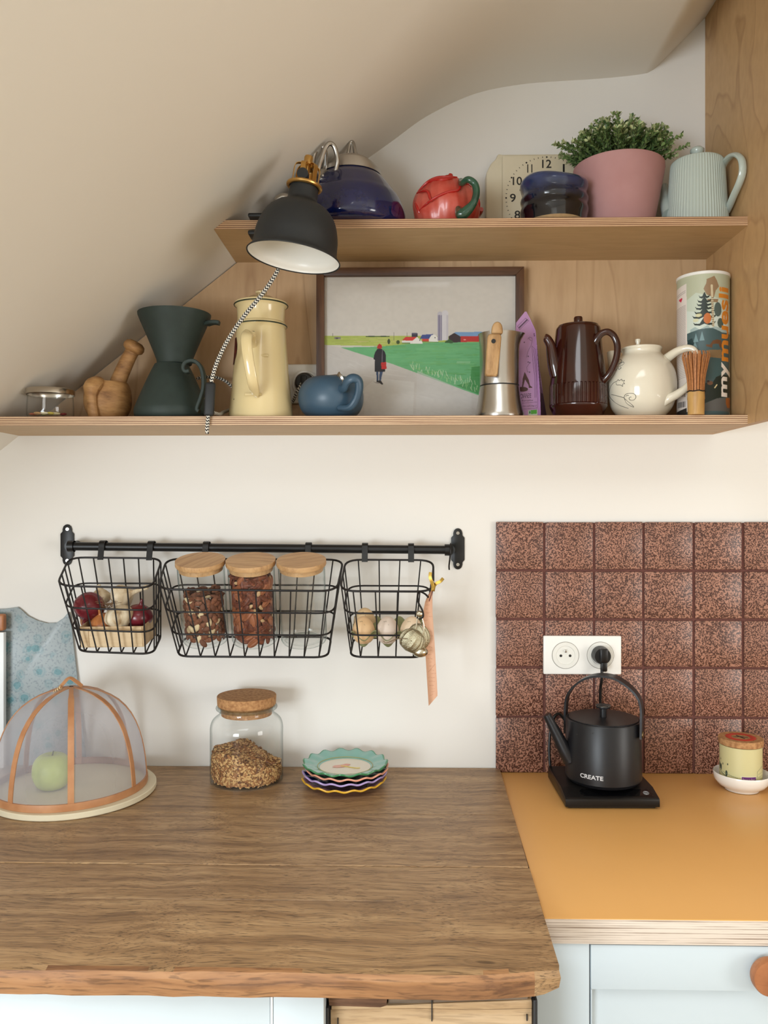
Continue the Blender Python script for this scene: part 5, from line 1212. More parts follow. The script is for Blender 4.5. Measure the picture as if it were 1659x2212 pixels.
cc.ell(*c3_(1165, 1170), 7.5, 16, (84, 98, 94)); cc.line([c3_(1035, 620), c3_(1070, 1560)], 4.4, (206, 192, 160)); 
for i in range(16): cc.line([c3_(1030, 900 + i * 42), c3_(1075, 906 + i * 42)], 1.2, (70, 62, 50))
cc.ell(*c3_(945, 1375), 8, 12, (196, 112, 58)); cc.ell(*c3_(760, 1290), 7, 4, (214, 206, 150), .7); cc.ell(*c3_(700, 1400), 6, 4, (214, 206, 150), .6); cc.ell(*c3_(1220, 1480), 6, 11, (80, 94, 86))
F3([(580, 1600), (680, 1550), (780, 1620), (950, 1530), (1010, 1600), (1100, 1560), (1420, 1650), (1420, 1900), (580, 1800)], (150, 172, 172), .8)
F3([(505, 1680), (800, 1610), (1050, 1600), (1250, 1690), (1420, 1700), (1420, 3600), (505, 3600)], (70, 92, 94))
F3([(505, 1850), (620, 1800), (680, 2000), (505, 2000)], (36, 58, 60)); 
for x, y, h_ in ((700, 1900, 200), (830, 1880, 220), (680, 2040, 150)): F3([(x, y - h_), (x - 55, y), (x + 55, y)], (128, 158, 162), .8)
F3([(1000, 1980), (1060, 1890), (1150, 1860), (1240, 1880), (1250, 2030), (1215, 2060), (1180, 1960), (1060, 1970), (1040, 2060), (1000, 2040), (920, 2020)], (108, 72, 46)); cc.ell(*c4_(945, 130), 3, 2.2, (108, 72, 46))
F4([(940, 240), (1240, 230), (1240, 430), (940, 400)], (138, 110, 74), .9); F4([(520, 420), (1260, 420), (1260, 900), (520, 900)], (64, 88, 88), .7)
F4([(860, 1000), (1060, 980), (1130, 860), (1260, 800), (1440, 800), (1440, 1300), (1200, 1340), (840, 1480), (500, 1600), (500, 1100)], (34, 44, 38)); F4([(840, 1500), (1150, 1350), (1440, 1330), (1440, 1640), (500, 1640), (500, 1560)], (98, 96, 92))
cc.ell(*c4_(1000, 1000), 6, 4.5, (120, 84, 60)); cc.line([c4_(1100, 1110), c4_(1145, 1040)], 2.2, (220, 200, 150)); cc.ell(*c4_(960, 960), 3, 2.4, (60, 40, 34))
F4([(1340, 1330), (1430, 1310), (1440, 1540), (1370, 1560), (1340, 1470)], (168, 96, 36))
# white back label on the left edge
F3([(260, 560), (495, 500), (515, 2000), (530, 3300), (530, 3500), (260, 3500)], (226, 216, 208))
for i in range(31): y = 1000 + i * 32; cc.line([c3_(275, y + 40), c3_(475, y)], .9, (96, 80, 84), .8)
for i in range(14): y = 40 + i * 40 + 250; cc.line([c4_(290, y + 30), c4_(470, y)], .8, (110, 96, 98), .7)
for y in (660, 700): cc.line([c3_(290, y + 55), c3_(470, y)], .9, (96, 80, 84), .8)
hx, hy_ = c3_(370, 855); cc.ell(hx - 1.6, hy_ - 1.5, 2.1, 2.6, (206, 34, 76)); cc.ell(hx + 1.6, hy_ - 2.4, 2.1, 2.6, (206, 34, 76)); cc.fill([(hx - 3.6, hy_ - 1), (hx + 3.6, hy_ - 2), (hx + .6, hy_ + 5)], (206, 34, 76))
p_ = c4_(300, 1300); cc.text('575g', p_[0] - 2, p_[1], 19, -2.6, 0, -10, (30, 28, 30))
for i in range(11): x = 305 + i * 16; cc.line([c4_(x, 1385), c4_(x, 1510)], random.choice((.6, .9, 1.2)), (70, 68, 70))
F4([(270, 1600), (500, 1540), (500, 1700), (270, 1700)], (48, 46, 44))
# big lettering running up the can
def up_text(t, y0, y1, x0, x1, col, off=0.0):
    a_, b_ = c4_(x1, 0)[0], c4_(x0, 0)[0]; cc.text(t, a_, y0, 0, y1 - y0, b_ - a_, 0, col, off)
up_text('my', 866, 789, 1238, 1425, (236, 226, 214), 0.03)
up_text('muesli', 787, 622, 1185, 1395, (214, 134, 44), 0.03)
def canpt(px, py):
    s_ = min(max((px - 1522) / 56.0, -1), 1); a = math.asin(s_) - math.atan2(c.x, D + c.y); z = at(1522, 603 + (py - 590) * (905 - 603) / 320.0, AY).z
    return Vector((c.x + (r_can + 0.0002) * math.sin(a), c.y - (r_can + 0.0002) * math.cos(a), max(z, ZL + 0.0003)))
cc.gx = np.tile(1522 + 56 * np.sin(np.linspace(-PI / 2, PI / 2, cc.w)), (cc.h, 1)) if False else cc.gx
cc.mesh('printed_wrap', canpt, attrmat('can_print', rough=0.35), can)
b = MB(); b.lathe([(0, 0), (r_can - 0.0004, 0), (r_can - 0.0004, ht - 0.001), (0, ht - 0.001)], c, n=64); b.build('card_tube', mat('can_card', (150, 152, 128), rough=0.6), can, ang=40)
b = MB(); b.lathe([(r_can, ht - 0.0045), (r_can + 0.0012, ht - 0.004), (r_can + 0.0012, ht + 0.0008), (r_can - 0.0005, ht + 0.0018), (r_can - 0.003, ht + 0.0012), (0, ht + 0.0005)], c, n=64); b.build('lid', M_whitep, can, ang=40)
# ================================================================ wall rail and hanging baskets
M_rail = mat('black_steel', (17, 17, 18), rough=0.4, spec=0.4)
M_wire = mat('black_brown_wire', (20, 15, 14), rough=0.5, spec=0.35)
RLY = -0.042
ra, rb = at(148, 1180, RLY), at(974, 1188, RLY)
rl = thing('wall_rail', 'black steel wall rail with shaped end brackets above the baskets', 'rail', (ra + rb) / 2)
b = MB(); b.tube([ra, ra.lerp(rb, .5), rb], 9.2 * scl(560, RLY), 20); b.build('bar', M_rail, rl)
for (cx, cy) in ((145.5, 1177), (989, 1185.5)):
    outl = [(-10, -34), (-8, -40), (-4, -43.5), (0, -44.5), (4, -43.5), (8, -40), (10, -34), (10, -29), (14.5, -24), (14.5, 24), (10, 29), (10, 34), (8, 40), (4, 43.5), (0, 44.5), (-4, 43.5), (-8, 40), (-10, 34), (-10, 29), (-14.5, 24), (-14.5, -24), (-10, -29)]
    pl = [(at(cx + x, cy + y, -0.002).x, at(cx + x, cy + y, -0.002).z) for x, y in outl]
    b = MB(); b.prism(pl, -0.0035, -0.0003, 0.0005); br = b.build('bracket_plate', M_rail, rl)
    p = at(cx, cy, -0.003); e = ra if cx < 500 else rb
    b = MB(); s_ = 1 if cx < 500 else -1
    b.tube(spl([Vector((e.x + 0.001 * s_, -0.002, e.z)), Vector((e.x + 0.001 * s_, -0.030, e.z)), Vector((e.x + 0.002 * s_, RLY, e.z))], 6), 0.0100, 16)
    b.lathe([(0.0115, -0.006), (0.0115, 0.006)], n=20, T=Matrix.Translation((e.x + 0.006 * s_, RLY, e.z)) @ Matrix.Rotation(PI / 2, 4, 'Y')); b.build('bracket_arm', M_rail, rl)
    for dy in (-34, 34):
        b = MB(); b.lathe([(0, 0), (4.4 * scl(cx, 0), 0), (3.6 * scl(cx, 0), 0.0012), (0, 0.0013)], n=18, T=Matrix.Translation(at(cx, cy + dy, -0.0036)) @ Matrix.Rotation(PI / 2, 4, 'X')); b.build('screw', M_chrome, br)
hk = MB(); hk.tube(spl([at(973, 1196, RLY - 0.0135), at(973, 1187, RLY - 0.0135), at(973, 1176, RLY - 0.006), at(974, 1176, RLY + 0.006), at(973, 1190, RLY + 0.012), at(972, 1205, RLY + 0.004), at(970, 1222, RLY - 0.004), at(970.5, 1231, RLY - 0.006)], 6), 0.0016, 8)
tag(hk.build('spare_hook', M_wire), 'single empty black hook at the end of the wall rail', 'hook')

def round_loop(C, rad, n=6):
    out = []
    for i in range(4):
        p, a, d = C[i], C[i - 1], C[(i + 1) % 4]
        ra_ = min(rad, (a - p).length * .45, (d - p).length * .45)
        s0 = p + (a - p).normalized() * ra_; s1 = p + (d - p).normalized() * ra_
        for k in range(n + 1):
            t = k / n; out.append(s0 * (1 - t) ** 2 + p * 2 * t * (1 - t) + s1 * t * t)
    return out
BYB, BYF, BBB, BBF = -0.056, -0.185, -0.066, -0.168     # rim back and front, floor back and front
def basket(label, top, bot, nf, ns, hooks):
    """top, bot: BL, BR, FR, FL pixels of rim and floor"""
    T = [at(*top[0], BYB), at(*top[1], BYB), at(*top[2], BYF), at(*top[3], BYF)]
    B = [at(*bot[0], BBB), at(*bot[1], BBB), at(*bot[2], BBF), at(*bot[3], BBF)]
    bk = thing('wire_basket', label, 'basket', sum(B, Vector()) / 4, 'wire baskets on the wall rail')
    for i, t in enumerate((0, 1 / 3., 2 / 3., 1)):
        C = [T[q].lerp(B[q], t) for q in range(4)]
        b = MB(); b.tube(round_loop(C, 0.032 - 0.006 * t), 0.0021 if i in (0, 3) else 0.0018, 8, closed=True); b.build('rim' if i == 0 else 'wire_ring', M_wire, bk)
    for i in range(nf):
        u = (i + 0.6) / (nf + 0.2)
        pts = [T[0].lerp(T[1], u), B[0].lerp(B[1], u), B[3].lerp(B[2], u), T[3].lerp(T[2], u)]
        P = [pts[0]] + [pts[1] + (pts[0] - pts[1]).normalized() * 0.004, pts[1] + (pts[2] - pts[1]).normalized() * 0.004, pts[2] + (pts[1] - pts[2]).normalized() * 0.004, pts[2] + (pts[3] - pts[2]).normalized() * 0.004] + [pts[3]]
        b = MB(); b.tube(P, 0.00145, 6); b.build('wire', M_wire, bk)
    for side in (0, 1):
        a_, f_ = (0, 3) if side == 0 else (1, 2)
        for i in range(ns):
            u = (i + 0.7) / (ns + 0.4)
            b = MB(); b.tube([T[a_].lerp(T[f_], u), B[a_].lerp(B[f_], u)], 0.00145, 6); b.build('wire', M_wire, bk)
    for hx in hooks:
        u = (at(hx, 1200, BYB).x - T[0].x) / (T[1].x - T[0].x); e = T[0].lerp(T[1], u)
        rz = ra.z + (rb.z - ra.z) * ((e.x - ra.x) / (rb.x - ra.x)); r_ = 0.0118
        P = [Vector((e.x, BYB - 0.0035, e.z - 0.004)), Vector((e.x, BYB - 0.001, e.z + 0.006)), Vector((e.x, RLY - r_, rz - 0.002)), Vector((e.x, RLY - r_ * .75, rz + r_ * .75)), Vector((e.x, RLY, rz + r_)), Vector((e.x, RLY + r_ * .75, rz + r_ * .75)), Vector((e.x, RLY + r_, rz)), Vector((e.x, RLY + r_ * .9, rz - 0.006))]
        b = MB(); b.strap(spl(P, 4), 0.0118, 0.0018, up=(0, -1, 0.3)); b.build('hook', M_rail, bk)
    return bk, T, B
# hooks of a basket keep clear of the bar by a hair; floor frames of the baskets carry the contents
bkL, TL_, BL_ = basket('small black wire basket holding onions and garlic', [(150, 1204), (351, 1206), (328, 1271), (122, 1265)], [(186, 1372), (350, 1370), (330, 1413), (168, 1407)], 6, 4, (218, 323))
bkM, TM_, BM_ = basket('wide black wire basket holding three lidded jars', [(360, 1207), (742, 1209), (727, 1277), (340, 1273)], [(398, 1376), (716, 1376), (708, 1420), (382, 1418)], 10, 4, (443, 665))
bkR, TR_, BR_ = basket('small black wire basket holding eggs in a carton', [(747, 1209), (936, 1210), (936, 1278), (734, 1277)], [(764, 1378), (914, 1378), (916, 1420), (756, 1419)], 4, 3, (788, 888))
def floor_pt(B, u, v, h=0.0):                         # place on a basket floor: u across, v from back to front, h above along its normal
    p = B[0].lerp(B[1], u).lerp(B[3].lerp(B[2], u), v)
    n = (B[1] - B[0]).cross(B[3] - B[0]); n = n if n.z > 0 else -n
    return p + n.normalized() * h
def floor_n(B): n = (B[1] - B[0]).cross(B[3] - B[0]); return (n if n.z > 0 else -n).normalized()

# ---- three storage jars
M_lid = wood('bamboo_lid', (204, 166, 120), (190, 150, 104), (164, 124, 82), grain=(10, 140, 60), pore=(30, 500, 200), rough=0.5, pore_amt=0.2)
G_jar = glass('jar_glass', tint=(0.975, 0.985, 0.98), edge=(0.30, 0.43, 0.41), body=0.012)
nrm = (floor_n(BM_) + Vector((0, -0.085, 0))).normalized()
R_J, H_J = 0.0436, 0.152
def jar(u, label, spin):
    base = floor_pt(BM_, u, 0.395, 0.0085)
    M_ = Matrix.Translation(base) @ lean((0, 0, 1), nrm)
    j = thing('storage_jar', label, 'jar', base, 'lidded jars in the wide basket')
    b = MB(); b.lathe([(0, 0.003), (R_J * .8, 0.002), (R_J * .86, 0), (R_J * .95, 0.001), (R_J, 0.006), (R_J, H_J)], n=48, T=M_); b.build('glass_body', G_jar, j, ang=50)
    b = MB(); b.lathe([(R_J * .7, 0.0065), (R_J * .82, 0.005), (R_J * .9, 0.007)], n=40, T=M_); b.build('glass_foot', G_jar, j, ang=60)
    b = MB(); b.lathe([(0, H_J - 0.009), (R_J * .93, H_J - 0.009), (R_J * .95, H_J + 0.0004), (R_J * 1.04, H_J + 0.0008), (R_J * 1.065, H_J + 0.003), (R_J * 1.055, H_J + 0.0085), (R_J * 1.055, H_J + 0.0105), (0, H_J + 0.0108)], n=56, T=Matrix.Identity(4))
    o = b.build('lid', M_lid, None, ang=40); o.parent = j; o.location = (0, 0, 0); o.rotation_mode = 'QUATERNION'
    o.rotation_quaternion = (lean((0, 0, 1), nrm) @ Matrix.Rotation(R(spin), 4, 'Z')).to_quaternion()
    return j, M_
j1, J1 = jar(0.168, 'lidded glass jar two thirds full of almonds', 62)
j2, J2 = jar(0.498, 'lidded glass jar full of pecans', -14)
j3, J3 = jar(0.828, 'empty glass jar with bamboo lid', 24)
def nutmesh(kind):
    b = MB()
    if kind == 'almond': b.ball((0, 0, 0), (0.0053, 0.0034, 0.0095), 12, 8, fn=lambda a, r, z: (r * (1.0 - 0.35 * max(z, 0)), z))
    else: b.ball((0, 0, 0), (0.0062, 0.0038, 0.0125), 16, 8, fn=lambda a, r, z: (r * (1 + 0.16 * math.cos(6 * a)), z))
    return b
M_alm = [mat('almond_skin', (142, 88, 58), rough=0.7, col2=(112, 64, 40), vs=300), mat('almond_skin_dark', (112, 68, 46), rough=0.75), mat('almond_cut', (222, 198, 156), rough=0.6)]
M_pec = [mat('pecan_skin', (128, 66, 38), rough=0.55, col2=(88, 40, 24), vs=260), mat('pecan_skin_pale', (156, 92, 56), rough=0.55), mat('pecan_crumb', (206, 170, 124), rough=0.6)]
def fill_jar(M_, kind, hfill, n, mats, label, group, cat):
    protos = []
    for m in mats:
        me = nutmesh(kind).build(kind + '_nut' if kind == 'almond' else 'pecan_half', m); protos.append(me)
    used = [False] * len(protos); k = 0; ga = PI * (3 - math.sqrt(5))
    for i in range(n):
        shell = i < n * 0.80
        if shell:
            h = 0.0085 + (hfill - 0.0105) * ((i + .5) / (n * .80)); a = i * ga; r_ = R_J - 0.0085 - random.uniform(0, 0.002)
        else:
            h = hfill + random.uniform(-0.008, 0.003); a = random.uniform(0, 2 * PI); r_ = (R_J - 0.010) * math.sqrt(random.random())
        w_ = random.random(); mi = 2 if w_ < (0.10 if kind == 'almond' else 0.09) else (1 if w_ < .45 else 0)
        if not used[mi]: o = protos[mi]; used[mi] = True
        else: o = protos[mi].copy(); COL.objects.link(o)
        o.location = M_ @ Vector((r_ * math.cos(a), r_ * math.sin(a), h))
        rad = Vector((math.cos(a), math.sin(a), 0)); e1 = lean((0, 1, 0), rad) if shell else Matrix.Rotation(random.uniform(1.0, 2.1), 4, 'X')
        o.rotation_mode = 'QUATERNION'
        o.rotation_quaternion = (M_.to_3x3().to_4x4() @ e1 @ Matrix.Rotation(random.uniform(-1.5, 1.5), 4, 'Y') @ Matrix.Rotation(random.uniform(-.25, .25), 4, 'X')).to_quaternion()
        s_ = random.uniform(0.85, 1.15) * (0.5 if kind == 'pecan' and mi == 2 else 1.0); o.scale = (s_, s_, s_)
        tag(o, label[mi], cat, group)
    for u_, o in zip(used, protos):
        if not u_: bpy.data.objects.remove(o)
random.seed(9)
fill_jar(J1, 'almond', 0.098, 170, M_alm, ['brown skinned almond among the nuts in the left lidded jar', 'dark skinned almond among the nuts in the left lidded jar', 'cut pale almond showing among the nuts in the left lidded jar'], 'almonds in the left jar', 'almond')
fill_jar(J2, 'pecan', 0.134, 190, M_pec, ['dark brown pecan half inside the full middle jar', 'lighter brown pecan half inside the full middle jar', 'pale broken pecan piece inside the full middle jar'], 'pecans in the middle jar', 'pecan')

# ---- onions, garlic and a thin wooden tray
nl = floor_n(BL_)
ML = Matrix.Translation(floor_pt(BL_, 0.5, 0.5, 0.0042)) @ lean((0, 0, 1), nl)
tw_, td_, th_ = 0.118, 0.075, 0.040
M_thin = wood('poplar_veneer', (222, 200, 164), (208, 182, 144), (184, 152, 112), grain=(5, 30, 30), pore=(14, 300, 300), rough=0.7, pore_amt=0.08)
tr = thing('wooden_punnet', 'thin pale wooden punnet under the onions', 'tray', ML.translation)
def tbox(name, lo, hi): return MB().box(lo, hi, 0.0004, 1, T=ML).build(name, M_thin, tr)
tbox('base', (-tw_ / 2, -td_ / 2, 0), (tw_ / 2, td_ / 2, 0.0015))
for s_ in (-1, 1):
    tbox('side', (-tw_ / 2, s_ * td_ / 2 - 0.0008, 0.0016), (tw_ / 2, s_ * td_ / 2 + 0.0008, th_))
    tbox('end', (s_ * tw_ / 2 - 0.0008, -td_ / 2 + 0.001, 0.0016), (s_ * tw_ / 2 + 0.0008, td_ / 2 - 0.001, th_))
    tbox('corner_strip', (s_ * (tw_ / 2 - 0.009) - 0.007, -td_ / 2 - 0.0026, 0.0016), (s_ * (tw_ / 2 - 0.009) + 0.007, -td_ / 2 - 0.0009, th_ - 0.001))
def onion(name, label, p, ax, rad, m, group, squash=0.92, tail=0.5):
    b = MB(); pr_ = [(0, -squash), (0.25, -squash * .97), (0.6, -squash * .78), (0.9, -squash * .38), (1, 0), (0.93, squash * .38), (0.7, squash * .72), (0.4, squash * .92), (0.2, squash * 1.02), (0.13, squash * 1.15), (0.10, squash * 1.15 + tail * .4), (0.05, squash * 1.15 + tail * .7), (0, squash * 1.15 + tail * .7)]
    b.lathe([(r_ * rad, z * rad) for r_, z in smooth_prof(pr_, 3)], n=32, T=Matrix.Translation(p) @ lean((0, 0, 1), Vector(ax).normalized()), fn=lambda a, r_, z: (r_ * (1 + .012 * math.sin(9 * a)), z))
    o = b.build(name, m, None, ang=60, loc=p); return tag(o, label, 'vegetable', group)
def peelmat(name, c1, c2, sc=18):
    return wood(name, c1, tuple((a + b_) // 2 for a, b_ in zip(c1, c2)), c2, grain=(60, 60, 8), pore=(200, 200, 10), rough=0.25, pore_amt=0.1, warp=0.5, bump=0.05)
M_ro = peelmat('red_onion_skin', (124, 38, 48), (84, 18, 28)); M_yo = peelmat('yellow_onion_skin', (196, 128, 74), (160, 92, 48))
onion('red_onion', 'large glossy red onion at the left of the small basket', at(193, 1309, -0.122), (-.25, -.1, -.9), 0.0290, M_ro, 'onions in the basket')
onion('red_onion', 'shadowed red onion at the right of the garlic', at(300, 1332, -0.118), (.2, -.2, .8), 0.0260, M_ro, 'onions in the basket')
onion('brown_onion', 'brown onion lying front in the thin wooden punnet', at(224, 1350, -0.126), (-.1, -.35, .8), 0.0250, M_yo, 'onions in the basket')
onion('brown_onion', 'brown onion wedged below the large red onion', at(196, 1338, -0.098), (-.6, 0, .6), 0.020, M_yo, 'onions in the basket')
M_gar = wood('garlic_skin', (232, 220, 196), (214, 196, 164), (164, 134, 96), grain=(70, 70, 10), pore=(200, 200, 14), rough=0.5, pore_amt=0.12, warp=0.8)
def garlic(label, p, ax, rad, tail=1.3):
    b = MB(); pr_ = [(0, -.62), (.35, -.66), (.75, -.5), (1, -.1), (.95, .25), (.66, .62), (.34, .9), (.2, 1.15), (.16, 1.15 + tail * .5), (.2, 1.15 + tail), (0, 1.15 + tail)]
    b.lathe([(r_ * rad, z * rad) for r_, z in smooth_prof(pr_, 3)], n=40, T=Matrix.Translation(p) @ lean((0, 0, 1), Vector(ax).normalized()), fn=lambda a, r_, z: (r_ * (1 + .10 * abs(math.cos(3.5 * a)) - .05), z))
    o = b.build('garlic_bulb', M_gar, None, ang=60, loc=p); return tag(o, label, 'vegetable', 'garlic in the basket')
garlic('garlic bulb at the front centre of the small basket, roots down', at(256, 1330, -0.146), (.25, .1, -.75), 0.026, 0.1)
garlic('garlic bulb at the back with its stalk pointing right', at(262, 1290, -0.095), (.9, -.1, .35), 0.024, 1.2)
garlic('smaller garlic bulb behind the large red onion', at(218, 1291, -0.085), (-.2, .1, 1), 0.019, 0.2)
b = MB(); random.seed(3)
for i in range(26):
    p0 = at(232 + random.uniform(-12, 12), 1312 + random.uniform(-7, 6), -0.163); b.tube(spl([p0, p0 + Vector((random.uniform(-.012, .012), -.004, random.uniform(0, .008))), p0 + Vector((random.uniform(-.022, .022), -.006, random.uniform(-.004, .016)))], 3), 0.00045, 4)
tag(b.build('garlic_roots', mat('dry_roots', (110, 84, 56), rough=0.9)), 'tuft of dry roots on the front garlic bulb', 'roots', kind='stuff')

# ---- eggs in a carton
nr = floor_n(BR_)
MR = Matrix.Translation(floor_pt(BR_, 0.5, 0.42, 0.0050)) @ lean((0, 0, 1), nr)
M_cart = mat('grey_green_pulp', (146, 150, 108), rough=0.9, bump=0.4, bs=400, var=0.08, vs=40)
cw, cdp, pitch = 0.132, 0.088, 0.0445
ct = thing('egg_carton', 'grey-green pulp egg carton under the eggs', 'carton', MR.translation)
def cart(x, y):
    fx = abs(math.cos(PI * (x / pitch))) if True else 0
    ux = math.cos(2 * PI * x / pitch); uy = math.cos(2 * PI * (y + pitch / 2) / pitch)
    e = max(abs(x) - 1.42 * pitch, 0) + max(abs(y) - 0.95 * pitch, 0)
    return 0.021 - 0.0095 * (ux + uy) - e * 0.0 + 0.0015 * math.sin(x * 210) * math.cos(y * 170)
NXC, NYC = 60, 44; rows = []
for j in range(NYC + 1):
    rows.append([MR @ Vector((-cw / 2 + cw * i / NXC, -cdp / 2 + cdp * j / NYC, cart(-cw / 2 + cw * i / NXC, -cdp / 2 + cdp * j / NYC))) for i in range(NXC + 1)])
b = MB(); b.sheet(rows); b.sheet([[p - nr * 0.0014 for p in r_] for r_ in rows])
edge = rows[0] + [r_[-1] for r_ in rows[1:]] + rows[-1][-2::-1] + [r_[0] for r_ in rows[-2:0:-1]]
b.sheet([edge + [edge[0]], [p - nr * 0.0014 for p in edge] + [edge[0] - nr * 0.0014]]); b.build('tray', M_cart, ct, ang=60)
def eggmat(name, base): return speckle(name, base, tuple(int(x * .55) for x in base), 90, 0.70, rough=0.55)
def egg(label, lx, ly, base, tl=(0, 0), up=0.0, rad=0.0215):
    p = MR @ Vector((lx, ly, 0.0300 + up)); b = MB()
    pr_ = [(0, -1.05), (.42, -.98), (.78, -.68), (.97, -.22), (1, .05), (.93, .45), (.75, .85), (.48, 1.17), (.22, 1.32), (0, 1.36)]
    b.lathe([(r_ * rad, z * rad) for r_, z in smooth_prof(pr_, 3)], n=32, T=Matrix.Translation(p) @ lean((0, 0, 1), (nr + Vector((tl[0], tl[1], 0))).normalized()))
    o = b.build('egg', eggmat('egg_shell', base), None, ang=60, loc=p); return tag(o, label, 'egg', 'eggs in the carton')
egg('tan egg at the front left of the carton', -pitch, -pitch / 2, (226, 188, 142), (-.05, .2))
egg('whitish egg in the middle of the carton front', 0, -pitch / 2, (226, 208, 192), (0.04, .2))
egg('cream egg at the front right beside the shell tea infuser', pitch, -pitch / 2, (232, 208, 176), (0.1, .2))
egg('speckled tan egg standing behind the front left egg', -pitch, pitch / 2, (220, 190, 146), (0, .15), 0.003)

# ---- shell shaped tea infuser on its hook
IY = -0.214
M_inf = mat('infuser_steel', (196, 190, 172), rough=0.25, metal=1.0)
inf = thing('tea_infuser', 'shell shaped steel tea infuser hanging from the egg basket', 'infuser', at(893, 1385, IY))
ip = lambda px, py, dy=0: at(px, py, IY + dy)
b = MB(); b.ball(ip(890, 1384), (0.023, 0.012, 0.021), 40, 18, T=Matrix.Rotation(R(35), 4, 'Y'), fn=lambda a, r_, z: (r_ * (1 + .05 * math.sin(26 * a)), z + .03 * math.sin(9 * z * 2))); b.build('shell_half', mat('pierced_steel', (170, 164, 140), rough=0.3, metal=1.0, bump=0.5, bs=700), inf)
b = MB(); b.ball(ip(905, 1375, .012), (0.020, 0.010, 0.024), 40, 18, T=Matrix.Rotation(R(-15), 4, 'Y'), fn=lambda a, r_, z: (r_ * (1 + .04 * math.sin(22 * a)), z)); b.build('shell_half', bpy.data.materials['pierced_steel'], inf)
b = MB(); b.ball(ip(908, 1408, .004), (0.014, 0.012, 0.010), 20, 12); b.build('smooth_cap', M_inf, inf)
b = MB(); b.tube(spl([ip(925, 1290), ip(918, 1283, .01), ip(906, 1278, .02), ip(902, 1288, .01), ip(904, 1302), ip(912, 1318), ip(914, 1332), ip(905, 1338)], 5), 0.0017, 8); b.build('hook', M_wire, inf)
b = MB(); b.tube(spl([ip(901, 1336), ip(899, 1352), ip(896, 1372), ip(888, 1385, -.012)], 5), 0.0011, 6); b.tube(spl([ip(912, 1336), ip(916, 1356), ip(912, 1375)], 5), 0.0011, 6); b.tube(spl([ip(880, 1380, -.013), ip(858, 1380, -.004), ip(836, 1388, .004), ip(828, 1384, .004)], 5), 0.0009, 6); b.build('spring_arms', M_inf, inf)
b = MB(); b.ball(ip(906, 1326), (0.0062, 0.005, 0.006), 10, 8); b.build('collar', M_inf, inf)

# ---- gold clip and the note it holds
NYP = -0.205
np_ = lambda px, py, dy=0: at(px, py, NYP + dy)
nt_ = thing('paper_note', 'long peach paper note hanging from the gold clip', 'note', np_(928, 1400))
cn = Canvas(0, 0, 30, 260, 62, 400, (206, 164, 136))
random.seed(14)
for i in range(26):
    y = 24 + i * 8.6; x = random.uniform(3, 14)
    for q_ in range(random.randint(2, 6)):
        cn.line([(x, y + random.uniform(-1, 1)), (x + random.uniform(1, 3), y + random.uniform(-1.6, 1.2))], .55, (150, 98, 74), .8); x += random.uniform(1.5, 4)
        if x > 27: break
cn.line([(6, 183), (27, 166)], .6, (140, 92, 70))
def notept(x, y):
    v = y / 260; u = x / 30
    L_ = interp_t([(0, 931), (.04, 924), (.1, 918), (.2, 913.5), (.35, 913), (.55, 919), (.75, 922), (1, 926)], v)
    R_ = interp_t([(0, 934.5), (.06, 934), (.2, 934.5), (.4, 938), (.6, 941), (.8, 944), (.92, 945), (1, 945)], v)
    tail = 1526 if u < .5 else 1526 - 0
    py = 1276 + v * (1525 - 1276) - (u * 22 * max(0, (v - .85) / .15))
    return at(L_ + (R_ - L_) * u, py, NYP - 0.012 * (1 - u) + 0.010 * math.sin(v * 3) + 0.006 * math.sin(PI * u))
cn.mesh('paper_strip', notept, attrmat('peach_paper', rough=0.8), nt_)
cl_ = thing('gold_clip', 'small gold bulldog clip on the rim of the egg basket', 'clip', np_(934, 1262))
M_gold = mat('shiny_gold', (158, 128, 62), rough=0.22, metal=1.0)
def wing(pts, wd): b = MB(); b.strap(spl([np_(*p) for p in pts], 5), wd, 0.0012, up=(-.35, -.9, .2)); return b.build('clip_wing', M_gold, cl_)
wing([(930, 1236, -.004), (929, 1246, -.004), (932, 1256, -.004), (935, 1266, -.003), (934.5, 1277, -.002)], 0.0058)
wing([(957.5, 1249, -.002), (951, 1256, -.002), (943, 1260, -.002), (938, 1266, -.002), (935.5, 1277, -.001)], 0.0058)
b = MB(); b.tube([np_(934, 1258, -.014), np_(936, 1258, .010)], 0.0026, 10); b.build('spring', M_gold, cl_)
b = MB(); b.strap(spl([np_(933, 1280, -.013), np_(930, 1290, -.016), np_(927, 1298, -.016)], 4), 0.010, 0.0012, up=(-1, 0, .2)); b.build('clip_jaw', mat('clip_jaw_dark', (92, 40, 30), rough=0.4), cl_)
# ================================================================ things standing on the worktops
ZTT = ZT + 0.0011
